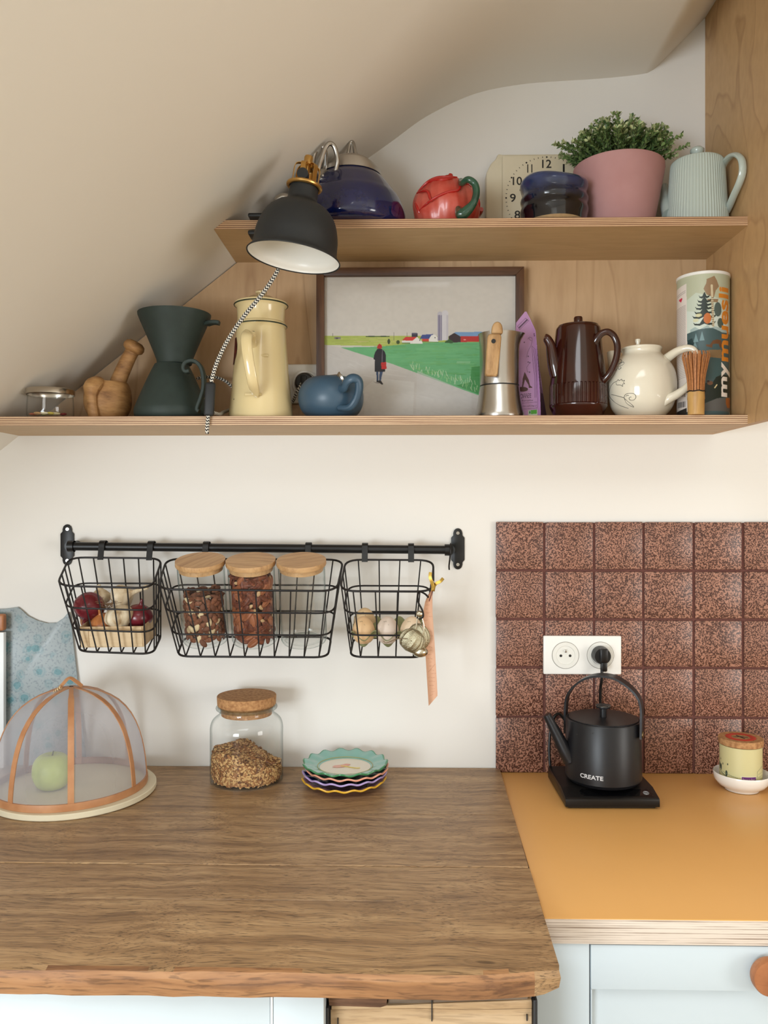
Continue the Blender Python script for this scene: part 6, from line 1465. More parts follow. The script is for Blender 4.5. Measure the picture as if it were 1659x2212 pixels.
# ---- blue patterned board leaning on the wall, and a white board beside it
def floralmat():
    m, nt, N, L, bs = newmat('blue_floral_sheet'); setp(bs, rough=0.4)
    tc = N.new('ShaderNodeTexCoord')
    v = N.new('ShaderNodeTexVoronoi'); v.inputs['Scale'].default_value = 34; L.new(tc.outputs['Object'], v.inputs['Vector'])
    n = N.new('ShaderNodeTexNoise'); n.inputs['Scale'].default_value = 60; n.inputs['Detail'].default_value = 4; L.new(tc.outputs['Object'], n.inputs['Vector'])
    n2 = N.new('ShaderNodeTexNoise'); n2.inputs['Scale'].default_value = 220; n2.inputs['Detail'].default_value = 2; L.new(tc.outputs['Object'], n2.inputs['Vector'])
    ad = N.new('ShaderNodeMath'); ad.operation = 'MULTIPLY_ADD'; ad.inputs[1].default_value = 0.5; L.new(n.outputs['Fac'], ad.inputs[0]); L.new(v.outputs['Distance'], ad.inputs[2])
    rp = N.new('ShaderNodeValToRGB'); e = rp.color_ramp.elements
    e[0].position = 0.46; e[0].color = lin4((96, 138, 144)); e[1].position = 0.54; e[1].color = lin4((142, 156, 158))
    q_ = e.new(0.60); q_.color = lin4((126, 148, 152)); q_ = e.new(0.72); q_.color = lin4((148, 158, 160))
    L.new(ad.outputs[0], rp.inputs['Fac'])
    r2 = N.new('ShaderNodeValToRGB'); e = r2.color_ramp.elements; e[0].position = 0.36; e[0].color = (0.62, 0.66, 0.68, 1); e[1].position = 0.46; e[1].color = (1, 1, 1, 1); L.new(n2.outputs['Fac'], r2.inputs['Fac'])
    mx = N.new('ShaderNodeMix'); mx.data_type = 'RGBA'; mx.blend_type = 'MULTIPLY'; mx.inputs[0].default_value = 0.8; L.new(rp.outputs['Color'], mx.inputs[6]); L.new(r2.outputs['Color'], mx.inputs[7])
    L.new(mx.outputs[2], bs.inputs['Base Color']); return m
fbY = -0.010
outl = [(-90, 1318), (8, 1316), (36, 1312), (44, 1318), (58, 1331), (78, 1341), (100, 1347), (120, 1346), (135, 1336), (147, 1322), (150, 1330)]
pl = [(at(x, y, fbY).x, at(x, y, fbY).z) for x, y in outl]
zb = ZTT; sx = (at(168, 1480, fbY).x - at(150, 1325, fbY).x) / (at(150, 1325, fbY).z - at(168, 1480, fbY).z)
pl.append((pl[-1][0] + sx * (pl[-1][1] - zb), zb)); pl.append((pl[0][0], zb))
T_ = Matrix.Translation((0, 0, zb)) @ Matrix.Rotation(R(-0.8), 4, 'X') @ Matrix.Translation((0, 0, -zb))
o = MB().prism(pl, -0.0105, -0.0075, 0.0004, T=T_).build('patterned_board', floralmat(), None, loc=(pl[-1][0], -0.01, zb)); tag(o, 'blue-grey floral board leaning on the wall behind the dome', 'board')
wb = thing('white_board', 'white board edge with wooden block at the left picture edge', 'board', Vector((at(-40, 1500, -0.024).x, -0.02, ZTT)))
x1 = at(8, 1450, -0.03).x
b = MB(); b.box((x1 - 0.10, -0.030, ZTT), (x1, -0.018, at(8, 1366, -0.03).z), 0.002, 2); b.build('panel', M_white, wb)
b = MB(); b.box((x1 - 0.10, -0.032, at(8, 1363, -0.03).z), (x1, -0.016, at(8, 1327, -0.03).z), 0.004, 3); b.build('wooden_block', M_knob, wb)

# ---- food dome on a round board with an apple
dcx, dcy, rD = at(154, 1690, -0.160).x, -0.160, 0.1335
M_board = mat('cream_board', (222, 212, 184), rough=0.55, var=0.05, vs=20)
bd = thing('round_board', 'round cream board beneath the mesh food dome', 'board', Vector((dcx + 0.006, dcy, ZTT)))
b = MB(); b.lathe([(0, 0), (0.145, 0), (0.1465, 0.0015), (0.1465, 0.009), (0.145, 0.0105), (0, 0.0105)], (dcx + 0.006, dcy, ZTT), n=72); b.build('disc', M_board, bd, ang=40)
zB = ZTT + 0.0108
dm = thing('food_dome', 'fine mesh food dome with bamboo ribs', 'food cover', Vector((dcx, dcy, zB)))
def netmat():
    m, nt, N, L, bs = newmat('fine_white_net'); N.remove(bs); out = N['Material Output']
    tr_ = N.new('ShaderNodeBsdfTransparent'); df = N.new('ShaderNodeBsdfDiffuse'); df.inputs[0].default_value = lin4((214, 212, 220))
    tl_ = N.new('ShaderNodeBsdfTranslucent'); tl_.inputs[0].default_value = lin4((214, 212, 220)); m0 = N.new('ShaderNodeMixShader'); m0.inputs[0].default_value = 0.35; L.new(df.outputs[0], m0.inputs[1]); L.new(tl_.outputs[0], m0.inputs[2])
    lw = N.new('ShaderNodeLayerWeight'); lw.inputs['Blend'].default_value = 0.3
    mp = N.new('ShaderNodeMapRange'); mp.inputs['To Min'].default_value = 0.26; mp.inputs['To Max'].default_value = 0.8; L.new(lw.outputs['Facing'], mp.inputs['Value'])
    mx = N.new('ShaderNodeMixShader'); L.new(mp.outputs[0], mx.inputs[0]); L.new(tr_.outputs[0], mx.inputs[1]); L.new(m0.outputs[0], mx.inputs[2]); L.new(mx.outputs[0], out.inputs['Surface']); return m
HD = at(150, 1484, dcy).z - zB
dprof = [(rD, 0.0), (rD * 0.995, 0.02), (rD * 0.965, 0.055), (rD * 0.90, 0.092), (rD * 0.79, 0.125), (rD * 0.62, 0.152), (rD * 0.40, 0.170), (rD * 0.18, 0.179), (0.003, 0.182)]
dprof = [(r_, z * HD / 0.182) for r_, z in dprof]; dprof = smooth_prof(dprof, 4)
M_bamb = mat('bamboo_strip', (190, 138, 96), rough=0.45, col2=(172, 118, 78), vs=30)
b = MB(); b.lathe(dprof, (dcx, dcy, zB), n=72); b.build('net', netmat(), dm, ang=70)
for az in (22, 74, 112, 150, 196, 240, 288, 336):
    ca, sa = math.sin(R(az)), -math.cos(R(az))
    pts = [Vector((dcx + ca * (r_ + 0.001), dcy + sa * (r_ + 0.001), zB + z)) for r_, z in dprof[::2]]
    b = MB(); tv = Vector((-sa, ca, 0))
    sec = [(-0.0052, -0.0006), (0.0052, -0.0006), (0.0052, 0.0010), (-0.0052, 0.0010)]
    vs, fs = [], []
    for i, p in enumerate(pts):
        r0 = pts[min(i + 1, len(pts) - 1)] - pts[max(i - 1, 0)]; nn = r0.normalized().cross(tv).normalized()
        if nn.dot(p - Vector((dcx, dcy, zB))) < 0: nn = -nn
        wv = 1.0 if i < len(pts) - 4 else 0.75
        for a_, n_ in sec: vs.append(p + tv * a_ * wv + nn * n_)
    for i in range(len(pts) - 1):
        for q_ in range(4): fs.append((i * 4 + q_, i * 4 + (q_ + 1) % 4, (i + 1) * 4 + (q_ + 1) % 4, (i + 1) * 4 + q_))
    b.add(vs, fs); b.build('rib', M_bamb, dm)
b = MB(); b.lathe([(rD - 0.001, 0), (rD + 0.003, 0), (rD + 0.0035, 0.006), (rD + 0.0028, 0.0125), (rD - 0.001, 0.0125)], (dcx, dcy, zB), n=72); b.build('base_hoop', M_bamb, dm, ang=40)
b = MB(); ap = Vector((dcx, dcy, zB + HD))
b.strap(spl([ap + Vector((-0.024, -0.012, -0.008)), ap + Vector((-0.014, -0.006, 0.006)), ap + Vector((-0.004, 0, 0.0165)), ap + Vector((0.006, 0.003, 0.011)), ap + Vector((0.018, 0.006, 0.0))], 6), 0.0075, 0.0016, up=(0, -.6, 1)); b.build('loop_handle', M_bamb, dm)
b = MB()
b.tube([ap + Vector((-0.026, -0.014, -0.0075)) + Vector((0.006 * t, 0.002 * t + 0.0062 * math.cos(t * 12), 0.005 * t + 0.003 * math.sin(t * 12))) for t in [i / 40 for i in range(81)]], 0.0011, 6); b.build('cane_binding', mat('pale_cane', (222, 196, 150), rough=0.6), dm)
apc = at(112, 1640, dcy - 0.015)
apz = zB
b = MB(); M_apple = mat('pale_green_apple', (186, 200, 112), rough=0.4, col2=(168, 184, 92), vs=30)
rA = 0.0345
apr = [(0, .10), (.2, .04), (.45, 0), (.75, .18), (.96, .62), (1, .98), (.93, 1.4), (.7, 1.72), (.4, 1.84), (.15, 1.76), (0, 1.66)]
apl = thing('green_apple', 'pale green apple under the mesh dome', 'apple', Vector((apc.x, dcy - 0.015, apz)))
b.lathe([(r_ * rA, z * rA) for r_, z in smooth_prof(apr, 3)], (apc.x, dcy - 0.015, apz), n=40); b.build('flesh', M_apple, apl, ang=60)
b = MB(); b.tube([Vector((apc.x, dcy - 0.015, apz + 1.66 * rA)), Vector((apc.x + 0.003, dcy - 0.015, apz + 2.0 * rA))], 0.0012, 6); b.build('stalk', M_stem, apl)

# ---- cork topped jar with muesli
CJY = -0.082
c, pr = pxprof(533, CJY, [(57, 1527), (57, 1536), (60, 1542), (72, 1552), (77.5, 1566), (78, 1590), (78, 1680), (76, 1690), (70, 1695)], ZTT)
c.z = ZTT; pr[0] = (pr[0][0], 0.0); k = scl(533, CJY)
cj = thing('cork_jar', 'wide glass jar with cork stopper standing on the wooden worktop', 'jar', c)
G_big = glass('jar_glass_wide', tint=(0.98, 0.985, 0.98), edge=(0.46, 0.52, 0.51), body=0.012)
sp_ = smooth_prof(pr, 3); hJ = pr[-1][1]
b = MB(); b.lathe([(0, 0.004), (pr[0][0] * .8, 0.003)] + sp_, c, n=64); b.build('glass_body', G_big, cj, ang=60)
b = MB(); b.tube([c + Vector((62 * k * math.cos(2 * PI * i / 48), 62 * k * math.sin(2 * PI * i / 48), hJ)) for i in range(48)], 0.0036, 10, closed=True); b.build('glass_lip', glass('lip_glass', tint=(0.84, 0.87, 0.86), edge=(0.45, 0.5, 0.49), gloss=1.2), cj)
M_cork = mat('cork', (186, 140, 92), rough=0.85, col2=(150, 104, 64), vs=160, bump=0.5, bs=260)
b = MB(); b.lathe([(0, hJ - 0.014), (54 * k, hJ - 0.014), (55 * k, hJ - 0.002), (59.5 * k, hJ + 0.0036), (62.5 * k, hJ + 0.006), (63.5 * k, hJ + 0.022), (62.5 * k, hJ + 0.0235), (0, hJ + 0.024)], c, n=48); b.build('cork_stopper', M_cork, cj, ang=40)
# heap of flakes: a sloped core dressed with loose flakes
def heap(x, y):                                       # height of the heap
    r_ = math.hypot(x, y); xk = x / 0.066
    return 0.040 + 0.018 * math.exp(-((xk + 0.28) ** 2) * 4.0) - 0.012 * xk + 0.004 * math.sin(y * 90)
M_flk = [mat('oat_flake', (206, 166, 110), rough=0.8), mat('toasted_flake', (160, 110, 64), rough=0.8), mat('dark_flake', (104, 66, 40), rough=0.8)]
ms = MB(); rH = 75.2 * k
rowsH = []
for j in range(9):
    t = j / 8; rowsH.append([c + Vector((rH * t * math.cos(a) * .97 + 1e-5, rH * t * math.sin(a) * .97, heap(rH * t * math.cos(a), rH * t * math.sin(a)) - 0.002)) for a in [2 * PI * i / 40 for i in range(40)]])
ms.sheet(rowsH, 1, closed=True)
ms.sheet([[c + Vector((rH * .97 * math.cos(a), rH * .97 * math.sin(a), heap(rH * math.cos(a), rH * math.sin(a)) - 0.002)) for a in [2 * PI * i / 40 for i in range(40)]], [c + Vector((rH * .97 * math.cos(a), rH * .97 * math.sin(a), 0.006)) for a in [2 * PI * i / 40 for i in range(40)]]], 1, closed=True)
random.seed(77)
def flake(p, n_, s_, mi):
    X = Matrix.Translation(p) @ lean((0, 0, 1), n_) @ Matrix.Rotation(random.uniform(0, 6.3), 4, 'Z') @ Matrix.Rotation(random.uniform(-.7, .7), 4, 'X')
    ms.add([(s_, 0, 0), (.3 * s_, .6 * s_, .12 * s_), (-.6 * s_, .5 * s_, 0), (-s_, -.1 * s_, .1 * s_), (-.2 * s_, -.6 * s_, -.05 * s_), (.6 * s_, -.5 * s_, .1 * s_), (0, 0, .28 * s_)], [(0, 1, 6), (1, 2, 6), (2, 3, 6), (3, 4, 6), (4, 5, 6), (5, 0, 6)], mi, X)
for i in range(3600):
    a = random.uniform(0, 2 * PI); mi = random.choices((0, 1, 2), (5, 3, 1))[0]
    if i % 5 < 2:
        r_ = rH * math.sqrt(random.random()) * .97; x, y = r_ * math.cos(a), r_ * math.sin(a)
        flake(c + Vector((x, y, heap(x, y))), Vector((random.uniform(-.5, .5), random.uniform(-.5, .5), 1)).normalized(), random.uniform(.0022, .0042), mi)
    else:
        x, y = rH * math.cos(a), rH * math.sin(a); z = random.uniform(0.004, heap(x, y))
        rr = 0.99 if z > 0.012 else 0.90 + 0.09 * z / 0.012
        flake(c + Vector((x * rr, y * rr, z)), Vector((math.cos(a), math.sin(a), random.uniform(-.4, .4))).normalized(), random.uniform(.0022, .004), mi)
ml = ms.build('muesli', M_flk, None, loc=c, smooth=False); tag(ml, 'heap of toasted oat muesli inside the cork jar', 'muesli', kind='stuff')

# ---- stack of four scalloped plates
SPY = -0.112
pcx = at(745, 1650, SPY).x; kP = scl(745, SPY)
M_teal = mat('teal_glaze', (126, 178, 168), rough=0.22, coat=0.3); M_gedge = mat('green_glaze_edge', (58, 128, 82), rough=0.25, coat=0.3)
M_dgreen = mat('bottle_green_glaze', (26, 62, 44), rough=0.22, coat=0.3); M_pkedge = mat('pink_glaze_edge', (226, 158, 130), rough=0.3)
M_navy = mat('navy_glaze', (20, 24, 82), rough=0.2, coat=0.3); M_liledge = mat('lilac_glaze_edge', (176, 156, 206), rough=0.3)
M_mauve = mat('mauve_glaze', (176, 128, 142), rough=0.25, coat=0.3); M_yedge = mat('yellow_glaze_edge', (226, 176, 52), rough=0.3)
M_pcen = mat('plate_centre_cream', (226, 216, 198), rough=0.25, coat=0.3)
def plate(name_label, z0, rad, face, edge, ph, dx=0.0, dy=0.0, centre=None, tilt=0.0):
    cc_ = Vector((pcx + dx, SPY + dy, ZTT + z0)); p = thing('scalloped_plate', name_label, 'plate', cc_, 'stacked plates')
    NW = 15
    def sc_(a, r_, z):
        t = max(0.0, (r_ / rad - 0.66) / 0.34); return (r_ * (1 + 0.022 * t * math.cos(NW * a + ph)), z + 0.0022 * t * math.cos(NW * a + ph) + tilt * math.sin(a) * r_)
    low = [(rad * .50, 0.0), (rad * .54, 0.0), (rad * .58, 0.003), (rad * .80, 0.007), (rad * .985, 0.0115)]
    upp = [(rad * .985, 0.0150), (rad * .80, 0.0112), (rad * .68, 0.0085), (rad * .66, 0.0072), (rad * .60, 0.0052), (0, 0.0050)]
    b = MB(); b.lathe([(0, 0.0008)] + low[:1] + low, cc_, n=120, fn=sc_); b.lathe(upp, cc_, n=120, fn=sc_); b.build('dish', face, p, ang=60)
    b = MB(); b.lathe([(rad * .975, 0.0113), (rad * .995, 0.0116), (rad * 1.005, 0.0132), (rad * .995, 0.0150), (rad * .965, 0.0148)], cc_, n=120, fn=sc_); b.build('rim_band', edge, p, ang=60)
    if centre:
        b = MB(); b.lathe([(rad * .605, 0.00555), (rad * .56, 0.0054), (0, 0.0053)], cc_, n=80); b.build('centre', M_pcen, p, ang=60)
        b = MB(); b.tube([cc_ + Vector((rad * .655 * math.cos(2 * PI * i / 60), rad * .655 * math.sin(2 * PI * i / 60), 0.0076)) for i in range(60)], 0.0006, 5, closed=True); b.build('painted_line', mat('ochre_line', (176, 168, 98), rough=0.4), p)
        zf = 0.0057
        fl_ = [(-.30, -.02), (-.26, .06), (-.10, .12), (.02, .20), (.12, .16), (.10, .08), (.06, .02), (0, .0), (-.04, -.08), (-.18, -.12), (-.28, -.10)]
        b = MB(); b.add([cc_ + Vector((x * rad, y * rad, zf)) for x, y in fl_], [tuple(range(len(fl_)))]); b.build('painted_flower', mat('coral_paint', (222, 146, 126), rough=0.4, col2=(232, 180, 164), vs=60), p, smooth=False)
        b = MB(); st = spl([cc_ + Vector((x * rad, y * rad, zf + .0003)) for x, y in ((-.10, .02), (.02, -.02), (.14, -.08), (.26, -.13), (.36, -.12))], 4); b.tube(st, 0.0009, 5); b.build('painted_stem', mat('yellow_paint', (226, 206, 110), rough=0.4), p)
    return p
plate('mauve scalloped plate with yellow edge at the bottom of the stack', 0.0, 0.0790, M_mauve, M_yedge, 0.4, -0.0015)
plate('navy scalloped plate with lilac edge, second from the bottom', 0.0105, 0.0795, M_navy, M_liledge, 1.9, -0.0005, 0.004)
plate('bottle green scalloped plate with pink edge below the teal plate', 0.0195, 0.0785, M_dgreen, M_pkedge, 3.4, 0.004, 0.003)
plate('teal scalloped plate painted with a coral flower on top of the stack', 0.0290, 0.0800, M_teal, M_gedge, 5.0, 0.0005, 0.001, True)

# ---- double wall socket on the tiles
SYP = -0.0106
ds = thing('double_socket', 'white double wall socket on the brown tiles', 'socket', at(1257, 1415, SYP))
s0, s1 = at(1173.5, 1373, SYP - .006), at(1342, 1457, SYP - .006)
b = MB(); b.box((s0.x, SYP - 0.0085, s1.z), (s1.x, SYP, s0.z), 0.0028, 3); b.build('cover_plate', M_whitep, ds)
M_sock = mat('socket_plastic', (228, 227, 220), rough=0.3)
for i, cx in enumerate((1221.5, 1297)):
    cs = at(cx, 1415.5, SYP - 0.0085); ks = scl(cx, SYP - .0085); MT = Matrix.Translation((cs.x, SYP - 0.0086, cs.z)) @ Matrix.Rotation(PI / 2, 4, 'X')
    b = MB(); b.lathe([(28.5 * ks, 0), (28.5 * ks, 0.0008), (27.5 * ks, 0.0016), (20.5 * ks, 0.0016), (19.5 * ks, 0.0004), (0, 0.0003)], n=48, T=MT); rg = b.build('socket_ring', M_sock, ds, ang=30)
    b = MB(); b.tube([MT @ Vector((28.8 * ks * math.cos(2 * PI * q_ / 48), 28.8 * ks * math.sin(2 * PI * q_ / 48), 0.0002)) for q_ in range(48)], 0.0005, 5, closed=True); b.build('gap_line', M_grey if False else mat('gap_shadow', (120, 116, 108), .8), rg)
    if i == 0:
        for (dx, dy, m_) in ((-10, 1, M_ink), (10, 1, M_ink), (0, -9.5, M_chrome)):
            b = MB(); pz = at(cx + dx, 1415.5 + dy, SYP - 0.0090); b.lathe([(0, 0), (2.9 * ks, 0), (2.9 * ks, 0.0006 if m_ is M_ink else 0.004), (0, 0.0006 if m_ is M_ink else 0.005)], n=16, T=Matrix.Translation((pz.x, SYP - 0.0090, pz.z)) @ Matrix.Rotation(PI / 2, 4, 'X')); b.build('contact', m_, rg)

# ---- electric kettle on its base
KBZ = ZO + 0.0008
f0, f1 = on(1220, 1747, KBZ), on(1425, 1749, KBZ)
kw = f1.x - f0.x; kyf = (f0.y + f1.y) / 2; kd = 0.160; kyb = kyf + kd; hB = 0.0265
M_kb = mat('kettle_base_black', (17, 16, 16), rough=0.35, spec=0.35, bump=0.03, bs=300)
M_ket = mat('kettle_matt_black', (24, 24, 27), rough=0.38, spec=0.38)
kb_ = thing('kettle_base', 'flat black square kettle base on the orange counter', 'kettle base', Vector(((f0.x + f1.x) / 2, kyf + kd / 2, KBZ)))
MR_ = Matrix.Translation(((f0.x + f1.x) / 2, kyf + kd / 2, 0)) @ Matrix.Rotation(R(0.8), 4, 'Z') @ Matrix.Translation((-(f0.x + f1.x) / 2, -(kyf + kd / 2), 0))
b = MB(); xs0, xs1 = f0.x, f1.x
prof = [(kyb, KBZ + 0.004), (kyb, KBZ + hB - 0.003), (kyb - 0.003, KBZ + hB), (kyf + 0.040, KBZ + hB), (kyf + 0.004, KBZ + hB - 0.0075), (kyf, KBZ + hB - 0.0095), (kyf, KBZ + 0.004), (kyf + 0.002, KBZ + 0.003)]
b.prism(prof, xs0, xs1, 0.0008, axis='X', T=MR_); b.build('housing', M_kb, kb_)
b = MB(); b.box((xs0 + 0.006, kyf + 0.005, KBZ), (xs1 - 0.006, kyb - 0.006, KBZ + 0.0038), 0.001, 1, T=MR_); b.build('feet_plate', M_ink, kb_)
sl_ = lambda y: KBZ + hB - 0.0075 * (kyf + 0.040 - y) / 0.036
b = MB(); dpl = []
for (x, y) in ((xs0 + 0.036, kyf + 0.031), (xs0 + 0.030, kyf + 0.024), (xs0 + 0.030, kyf + 0.014), (xs0 + 0.036, kyf + 0.009), (xs1 - 0.008, kyf + 0.009), (xs1 - 0.008, kyf + 0.031)): dpl.append(MR_ @ Vector((x, y, sl_(y) + 0.0004)))
b.add(dpl, [tuple(range(6))]); b.build('display', mat('display_gloss', (8, 8, 10), rough=0.06), kb_, smooth=False)
pc_ = MR_ @ Vector((xs1 - 0.019, kyf + 0.018, sl_(kyf + 0.018) + 0.0009))
b = MB()
for r_ in (0.0048, 0.0026): b.tube([pc_ + Vector((r_ * math.cos(2 * PI * i / 28), r_ * math.sin(2 * PI * i / 28), -0.2 * r_ * 0 + 0.2083 * r_ * math.sin(2 * PI * i / 28))) for i in range(28)], 0.0004, 5, closed=True)
b.build('power_symbol', mat('symbol_grey', (176, 176, 178), rough=0.5), kb_)
# plug and cord of the base
pg = at(1297, 1414, SYP - 0.012)
b = MB(); b.lathe([(0, 0), (19.0 * ks, 0), (19.0 * ks, 0.010), (17 * ks, 0.022), (0, 0.023)], n=32, T=Matrix.Translation((pg.x, SYP - 0.0104, pg.z)) @ Matrix.Rotation(PI / 2, 4, 'X'))
b.box((-0.0078, -0.040, -0.012), (0.0078, -0.020, 0.016), 0.003, 2, T=Matrix.Translation((pg.x + 0.001, SYP, pg.z)))
b.box((-0.0062, -0.037, -0.030), (0.0062, -0.024, -0.010), 0.003, 2, T=Matrix.Translation((pg.x + 0.002, SYP, pg.z))); b.build('plug', M_kb, kb_, ang=40)
cpts = [(1300, 1443, -.044), (1300, 1465, -.043), (1297, 1490, -.036), (1297, 1525, -.030), (1300, 1570, -.024), (1290, 1620, -.018), (1262, 1628, -.016), (1238, 1590, -.016), (1220, 1556, -.017), (1208, 1542, -.020), (1198, 1548, -.026), (1190, 1570, -.030), (1186.5, 1610, -.034), (1187.5, 1645, -.040), (1191, 1664, -.046), (1198, 1668, -.052), (1204, 1660, -.055)]
b = MB(); b.tube(spl([at(*p) for p in cpts], 7), 0.0029, 10); b.build('power_cord', M_kb, kb_)
# kettle
KTY = -0.128
ZK = KBZ + hB + 0.0008
c = Vector((at(1303, 1600, KTY).x, KTY, ZK)); k = scl(1303, KTY); hK = at(1303, 1551, KTY).z - ZK
kt = thing('electric_kettle', 'matt black kettle with bow handle standing on its square base', 'kettle', c)
rK = 79 * k
b = MB(); b.lathe([(0, 0), (rK * .93, 0), (rK * .965, 0.002), (rK * 1.02, 0.007), (rK * 1.02, 0.012), (rK, hK - 0.002), (rK * .985, hK), (rK * .95, hK), (rK * .94, hK - 0.0015), (0, hK - 0.0015)], c, n=72); b.build('body', M_ket, kt, ang=35)
b = MB(); b.lathe([(rK * .93, hK - 0.001), (rK * .93, hK + 0.0012), (rK * .92, hK + 0.0018), (0, hK + 0.0018)], c, n=64); lid = b.build('lid', M_ket, kt, ang=35)
b = MB(); b.lathe([(0.0062, hK + 0.002), (0.0062, hK + 0.018), (0.0132, hK + 0.0195), (0.0137, hK + 0.0205), (0.0137, hK + 0.0235), (0.0130, hK + 0.0245), (0, hK + 0.0248)], c, n=32); b.build('lid_knob', M_ket, lid, ang=35)
b = MB(); b.tube([c + Vector((0.0136 * math.cos(2 * PI * i / 32), 0.0136 * math.sin(2 * PI * i / 32), hK + 0.0236)) for i in range(32)], 0.0005, 5, closed=True); b.build('knob_ring', M_chrome, lid)
b = MB(); sdir = 0.012
b.tube(spl([at(1232, 1640, KTY - 0.01), at(1221, 1622, KTY - 0.010), at(1205, 1590, KTY - 0.008), at(1190, 1561, KTY - 0.006), at(1181, 1544, KTY - 0.005)], 6), [0.0150, 0.0130, 0.0105, 0.0085, 0.0075], 18); b.build('spout', M_ket, kt)
hpk = [(1222, 1582, .036), (1222, 1550, .036), (1224, 1515, .034), (1230, 1496, .030), (1246, 1477, .022), (1270, 1463, .011), (1300, 1458.5, -.003), (1332, 1465, -.018), (1362, 1485, -.033), (1380, 1507, -.042), (1386, 1530, -.045), (1386, 1560, -.046), (1385.5, 1595, -.046)]
P_ = spl([at(x, y, KTY + dy) for x, y, dy in hpk], 5)
dirv = Vector((at(1385, 1595, KTY - .038) - at(1224, 1582, KTY + .022))); dirv.z = 0; dirv.normalize(); acr = Vector((-dirv.y, dirv.x, 0))
vs, fs = [], []
for i, p in enumerate(P_):
    t = (P_[min(i + 1, len(P_) - 1)] - P_[max(i - 1, 0)]).normalized(); nn = t.cross(acr).normalized(); hw = 0.0085 + 0.0055 * math.sin(PI * i / (len(P_) - 1)) ** 2
    for a_, n_ in ((-hw, -.0019), (hw, -.0019), (hw, .0019), (-hw, .0019)): vs.append(p + acr * a_ + nn * n_)
for i in range(len(P_) - 1):
    for q_ in range(4): fs.append((i * 4 + q_, i * 4 + (q_ + 1) % 4, (i + 1) * 4 + (q_ + 1) % 4, (i + 1) * 4 + q_))
fs.append((3, 2, 1, 0)); n_ = (len(P_) - 1) * 4; fs.append((n_, n_ + 1, n_ + 2, n_ + 3))
b = MB(); b.add(vs, fs); hd = b.build('bow_handle', M_ket, kt)
b = MB(); rv = P_[-1] + Vector((0, 0, 0.007)); b.lathe([(0, 0), (0.0062, 0), (0.0062, 0.0016), (0.005, 0.0024), (0, 0.0026)], n=20, T=Matrix.Translation(rv) @ lean((0, 0, 1), dirv) @ Matrix.Translation((0, 0, 0.0014))); b.build('rivet', mat('bronze_rivet', (122, 104, 74), rough=0.35, metal=1.0), hd)
zt0 = at(1274, 1684, KTY - 0.06).z
def on_k(x, y):
    a = -0.855 + x / rK; return Vector((c.x + (rK + 0.0017) * math.sin(a), c.y - (rK + 0.0017) * math.cos(a), zt0 + y))
b = MB(); lettering(b, 'CREATE', on_k, 0.0420, 0.0078, off=0.022); b.build('lettering', mat('silver_print', (206, 206, 208), rough=0.4), kt, smooth=False)
b = MB(); random.seed(5)
for (x, y) in ((1268, 1622), (1280, 1584), (1246, 1586)):
    b = MB(); b.ball(at(x, y, KTY - math.sqrt(max(rK ** 2 - ((x - 1303) * k) ** 2, 0)) - .0005), 0.0009, 8, 6); b.build('droplet', M_ink, kt)

# ---- white dish with candle tin
TDY = -0.098
cD = Vector((at(1602, 1660, TDY).x, TDY, KBZ)); kd_ = scl(1602, TDY)
dsh = thing('white_dish', 'small white footed dish at the splashback', 'dish', cD)
M_porc = mat('white_porcelain', (240, 236, 228), rough=0.2, coat=0.3)
rd = 58 * kd_
b = MB(); b.lathe([(0, 0.003), (rd * .52, 0.003), (rd * .54, 0), (rd * .60, 0), (rd * .62, 0.0035), (rd * .82, 0.009), (rd * .96, 0.018), (rd, 0.030), (rd * .985, 0.0325), (rd * .96, 0.031), (rd * .92, 0.019), (rd * .78, 0.0125), (rd * .5, 0.0085), (0, 0.008)], cD, n=56); b.build('bowl', M_porc, dsh, ang=60)
cT = Vector((at(1600, 1630, TDY).x, TDY, KBZ + 0.0150)); rt = 43 * kd_
tn = thing('candle_tin', 'yellow-green candle tin with cork lid in the white dish', 'candle', cT)
hT = at(1600, 1607, TDY).z - cT.z
b = MB(); b.lathe([(0, 0), (rt * .99, 0), (rt, 0.001), (rt, hT), (rt * .97, hT), (0, hT - 0.001)], cT, n=56); b.build('tin_wall', mat('tin_core', (200, 192, 140), rough=0.4), tn, ang=40)
ctn = Canvas(1555, 1605, 1645, 1660, 190, 116, (204, 196, 146))
e8 = lambda x, y: (1480 + x / 9.268, 1540 + y / 9.268)
for (x, y, w_, h_) in ((710, 860, 2.2, 3.6), (735, 880, 1.6, 4), (765, 885, 1.8, 4.6), (885, 940, 2.2, 4.0)): ctn.ell(*e8(x, y), w_, h_, (58, 72, 62))
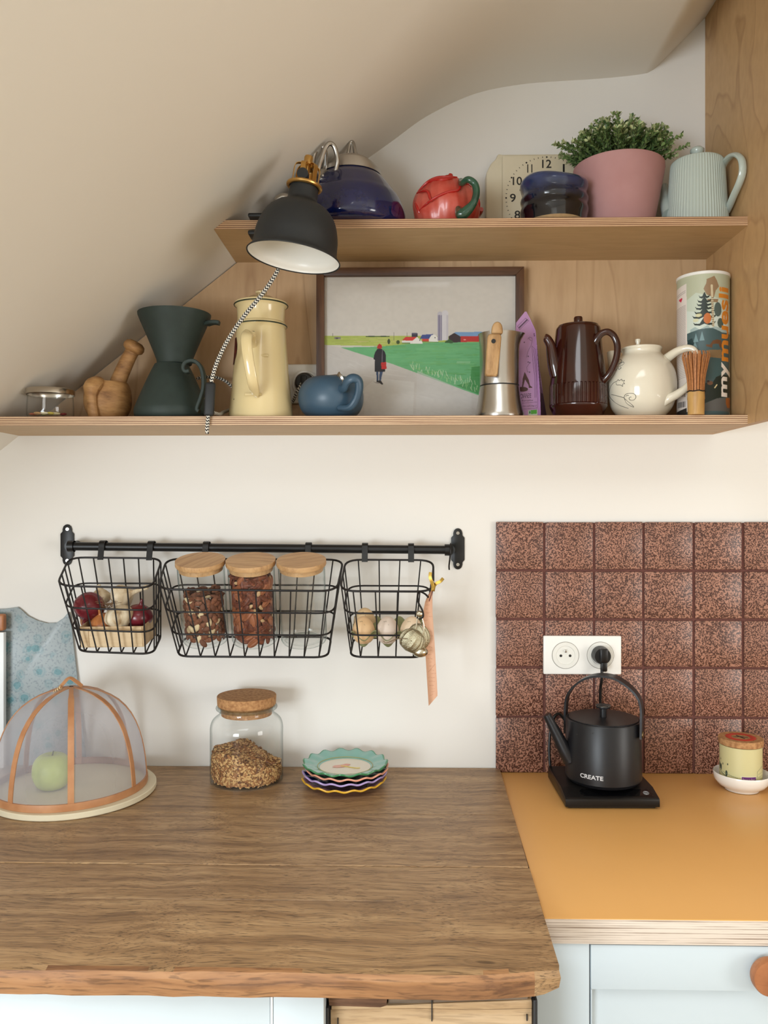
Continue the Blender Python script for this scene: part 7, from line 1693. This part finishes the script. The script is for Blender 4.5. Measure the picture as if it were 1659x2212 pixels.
for (x, y) in ((750, 785), (812, 835), (908, 822)): ctn.ell(*e8(x, y), 1.1, 1.3, (70, 80, 66))
ctn.line([e8(690, 900), e8(780, 950), e8(900, 985), e8(1070, 1005)], 1.1, (86, 94, 76)); ctn.line([e8(800, 930), e8(1060, 968)], .6, (120, 124, 96))
ctn.fill([e8(*p) for p in ((1105, 935), (1340, 935), (1340, 1090), (1105, 1090))], (214, 208, 170)); ctn.fill([e8(*p) for p in ((1115, 945), (1333, 945), (1333, 1008), (1115, 1008))], (108, 52, 116))
p0 = e8(1135, 998); ctn.text('lavender', p0[0], p0[1], 19, 0, 0, -4, (220, 190, 214))
ctn.line([e8(1350, 1000), e8(1360, 885), e8(1480, 830), e8(1490, 880)], .7, (120, 122, 92))
for y in (920, 960, 1010, 1040): ctn.line([e8(1375, y), e8(1530, y - 20)], .6, (140, 140, 104), .8)
def tinpt(px, py):
    a = (px - 1600) / 45.0 * 1.35 - 0.36; return Vector((cT.x + (rt + .0003) * math.sin(a), cT.y - (rt + .0003) * math.cos(a), cT.z + hT * min(max(1 - (py - 1605) / 51.0, 0.005), 0.995)))
ctn.mesh('paper_label', tinpt, attrmat('tin_print', rough=0.45), tn)
b = MB(); b.lathe([(0, hT + 0.0004), (rt * 1.0, hT + 0.0004), (rt * 1.05, hT + 0.0015), (rt * 1.06, hT + 0.0115), (rt * 1.04, hT + 0.0128), (0, hT + 0.013)], cT, n=48); ld = b.build('cork_lid', M_cork, tn, ang=40)
b = MB(); b.lathe([(rt * .44, hT + 0.0132), (rt * .46, hT + 0.0136), (rt * .70, hT + 0.0136), (rt * .72, hT + 0.0132)], cT, n=48); b.build('red_ring_print', mat('red_print', (186, 58, 40), rough=0.5), ld)
b = MB(); b.tube([cT + Vector((-rt * .35, 0, hT + .0133)), cT + Vector((0, .003, hT + .0133)), cT + Vector((rt * .3, -.004, hT + .0133))], 0.0008, 5); b.tube([cT + Vector((-.004, rt * .3, hT + .0133)), cT + Vector((.003, -rt * .3, hT + .0133))], 0.0008, 5); b.build('lid_drawing', M_ink, ld)
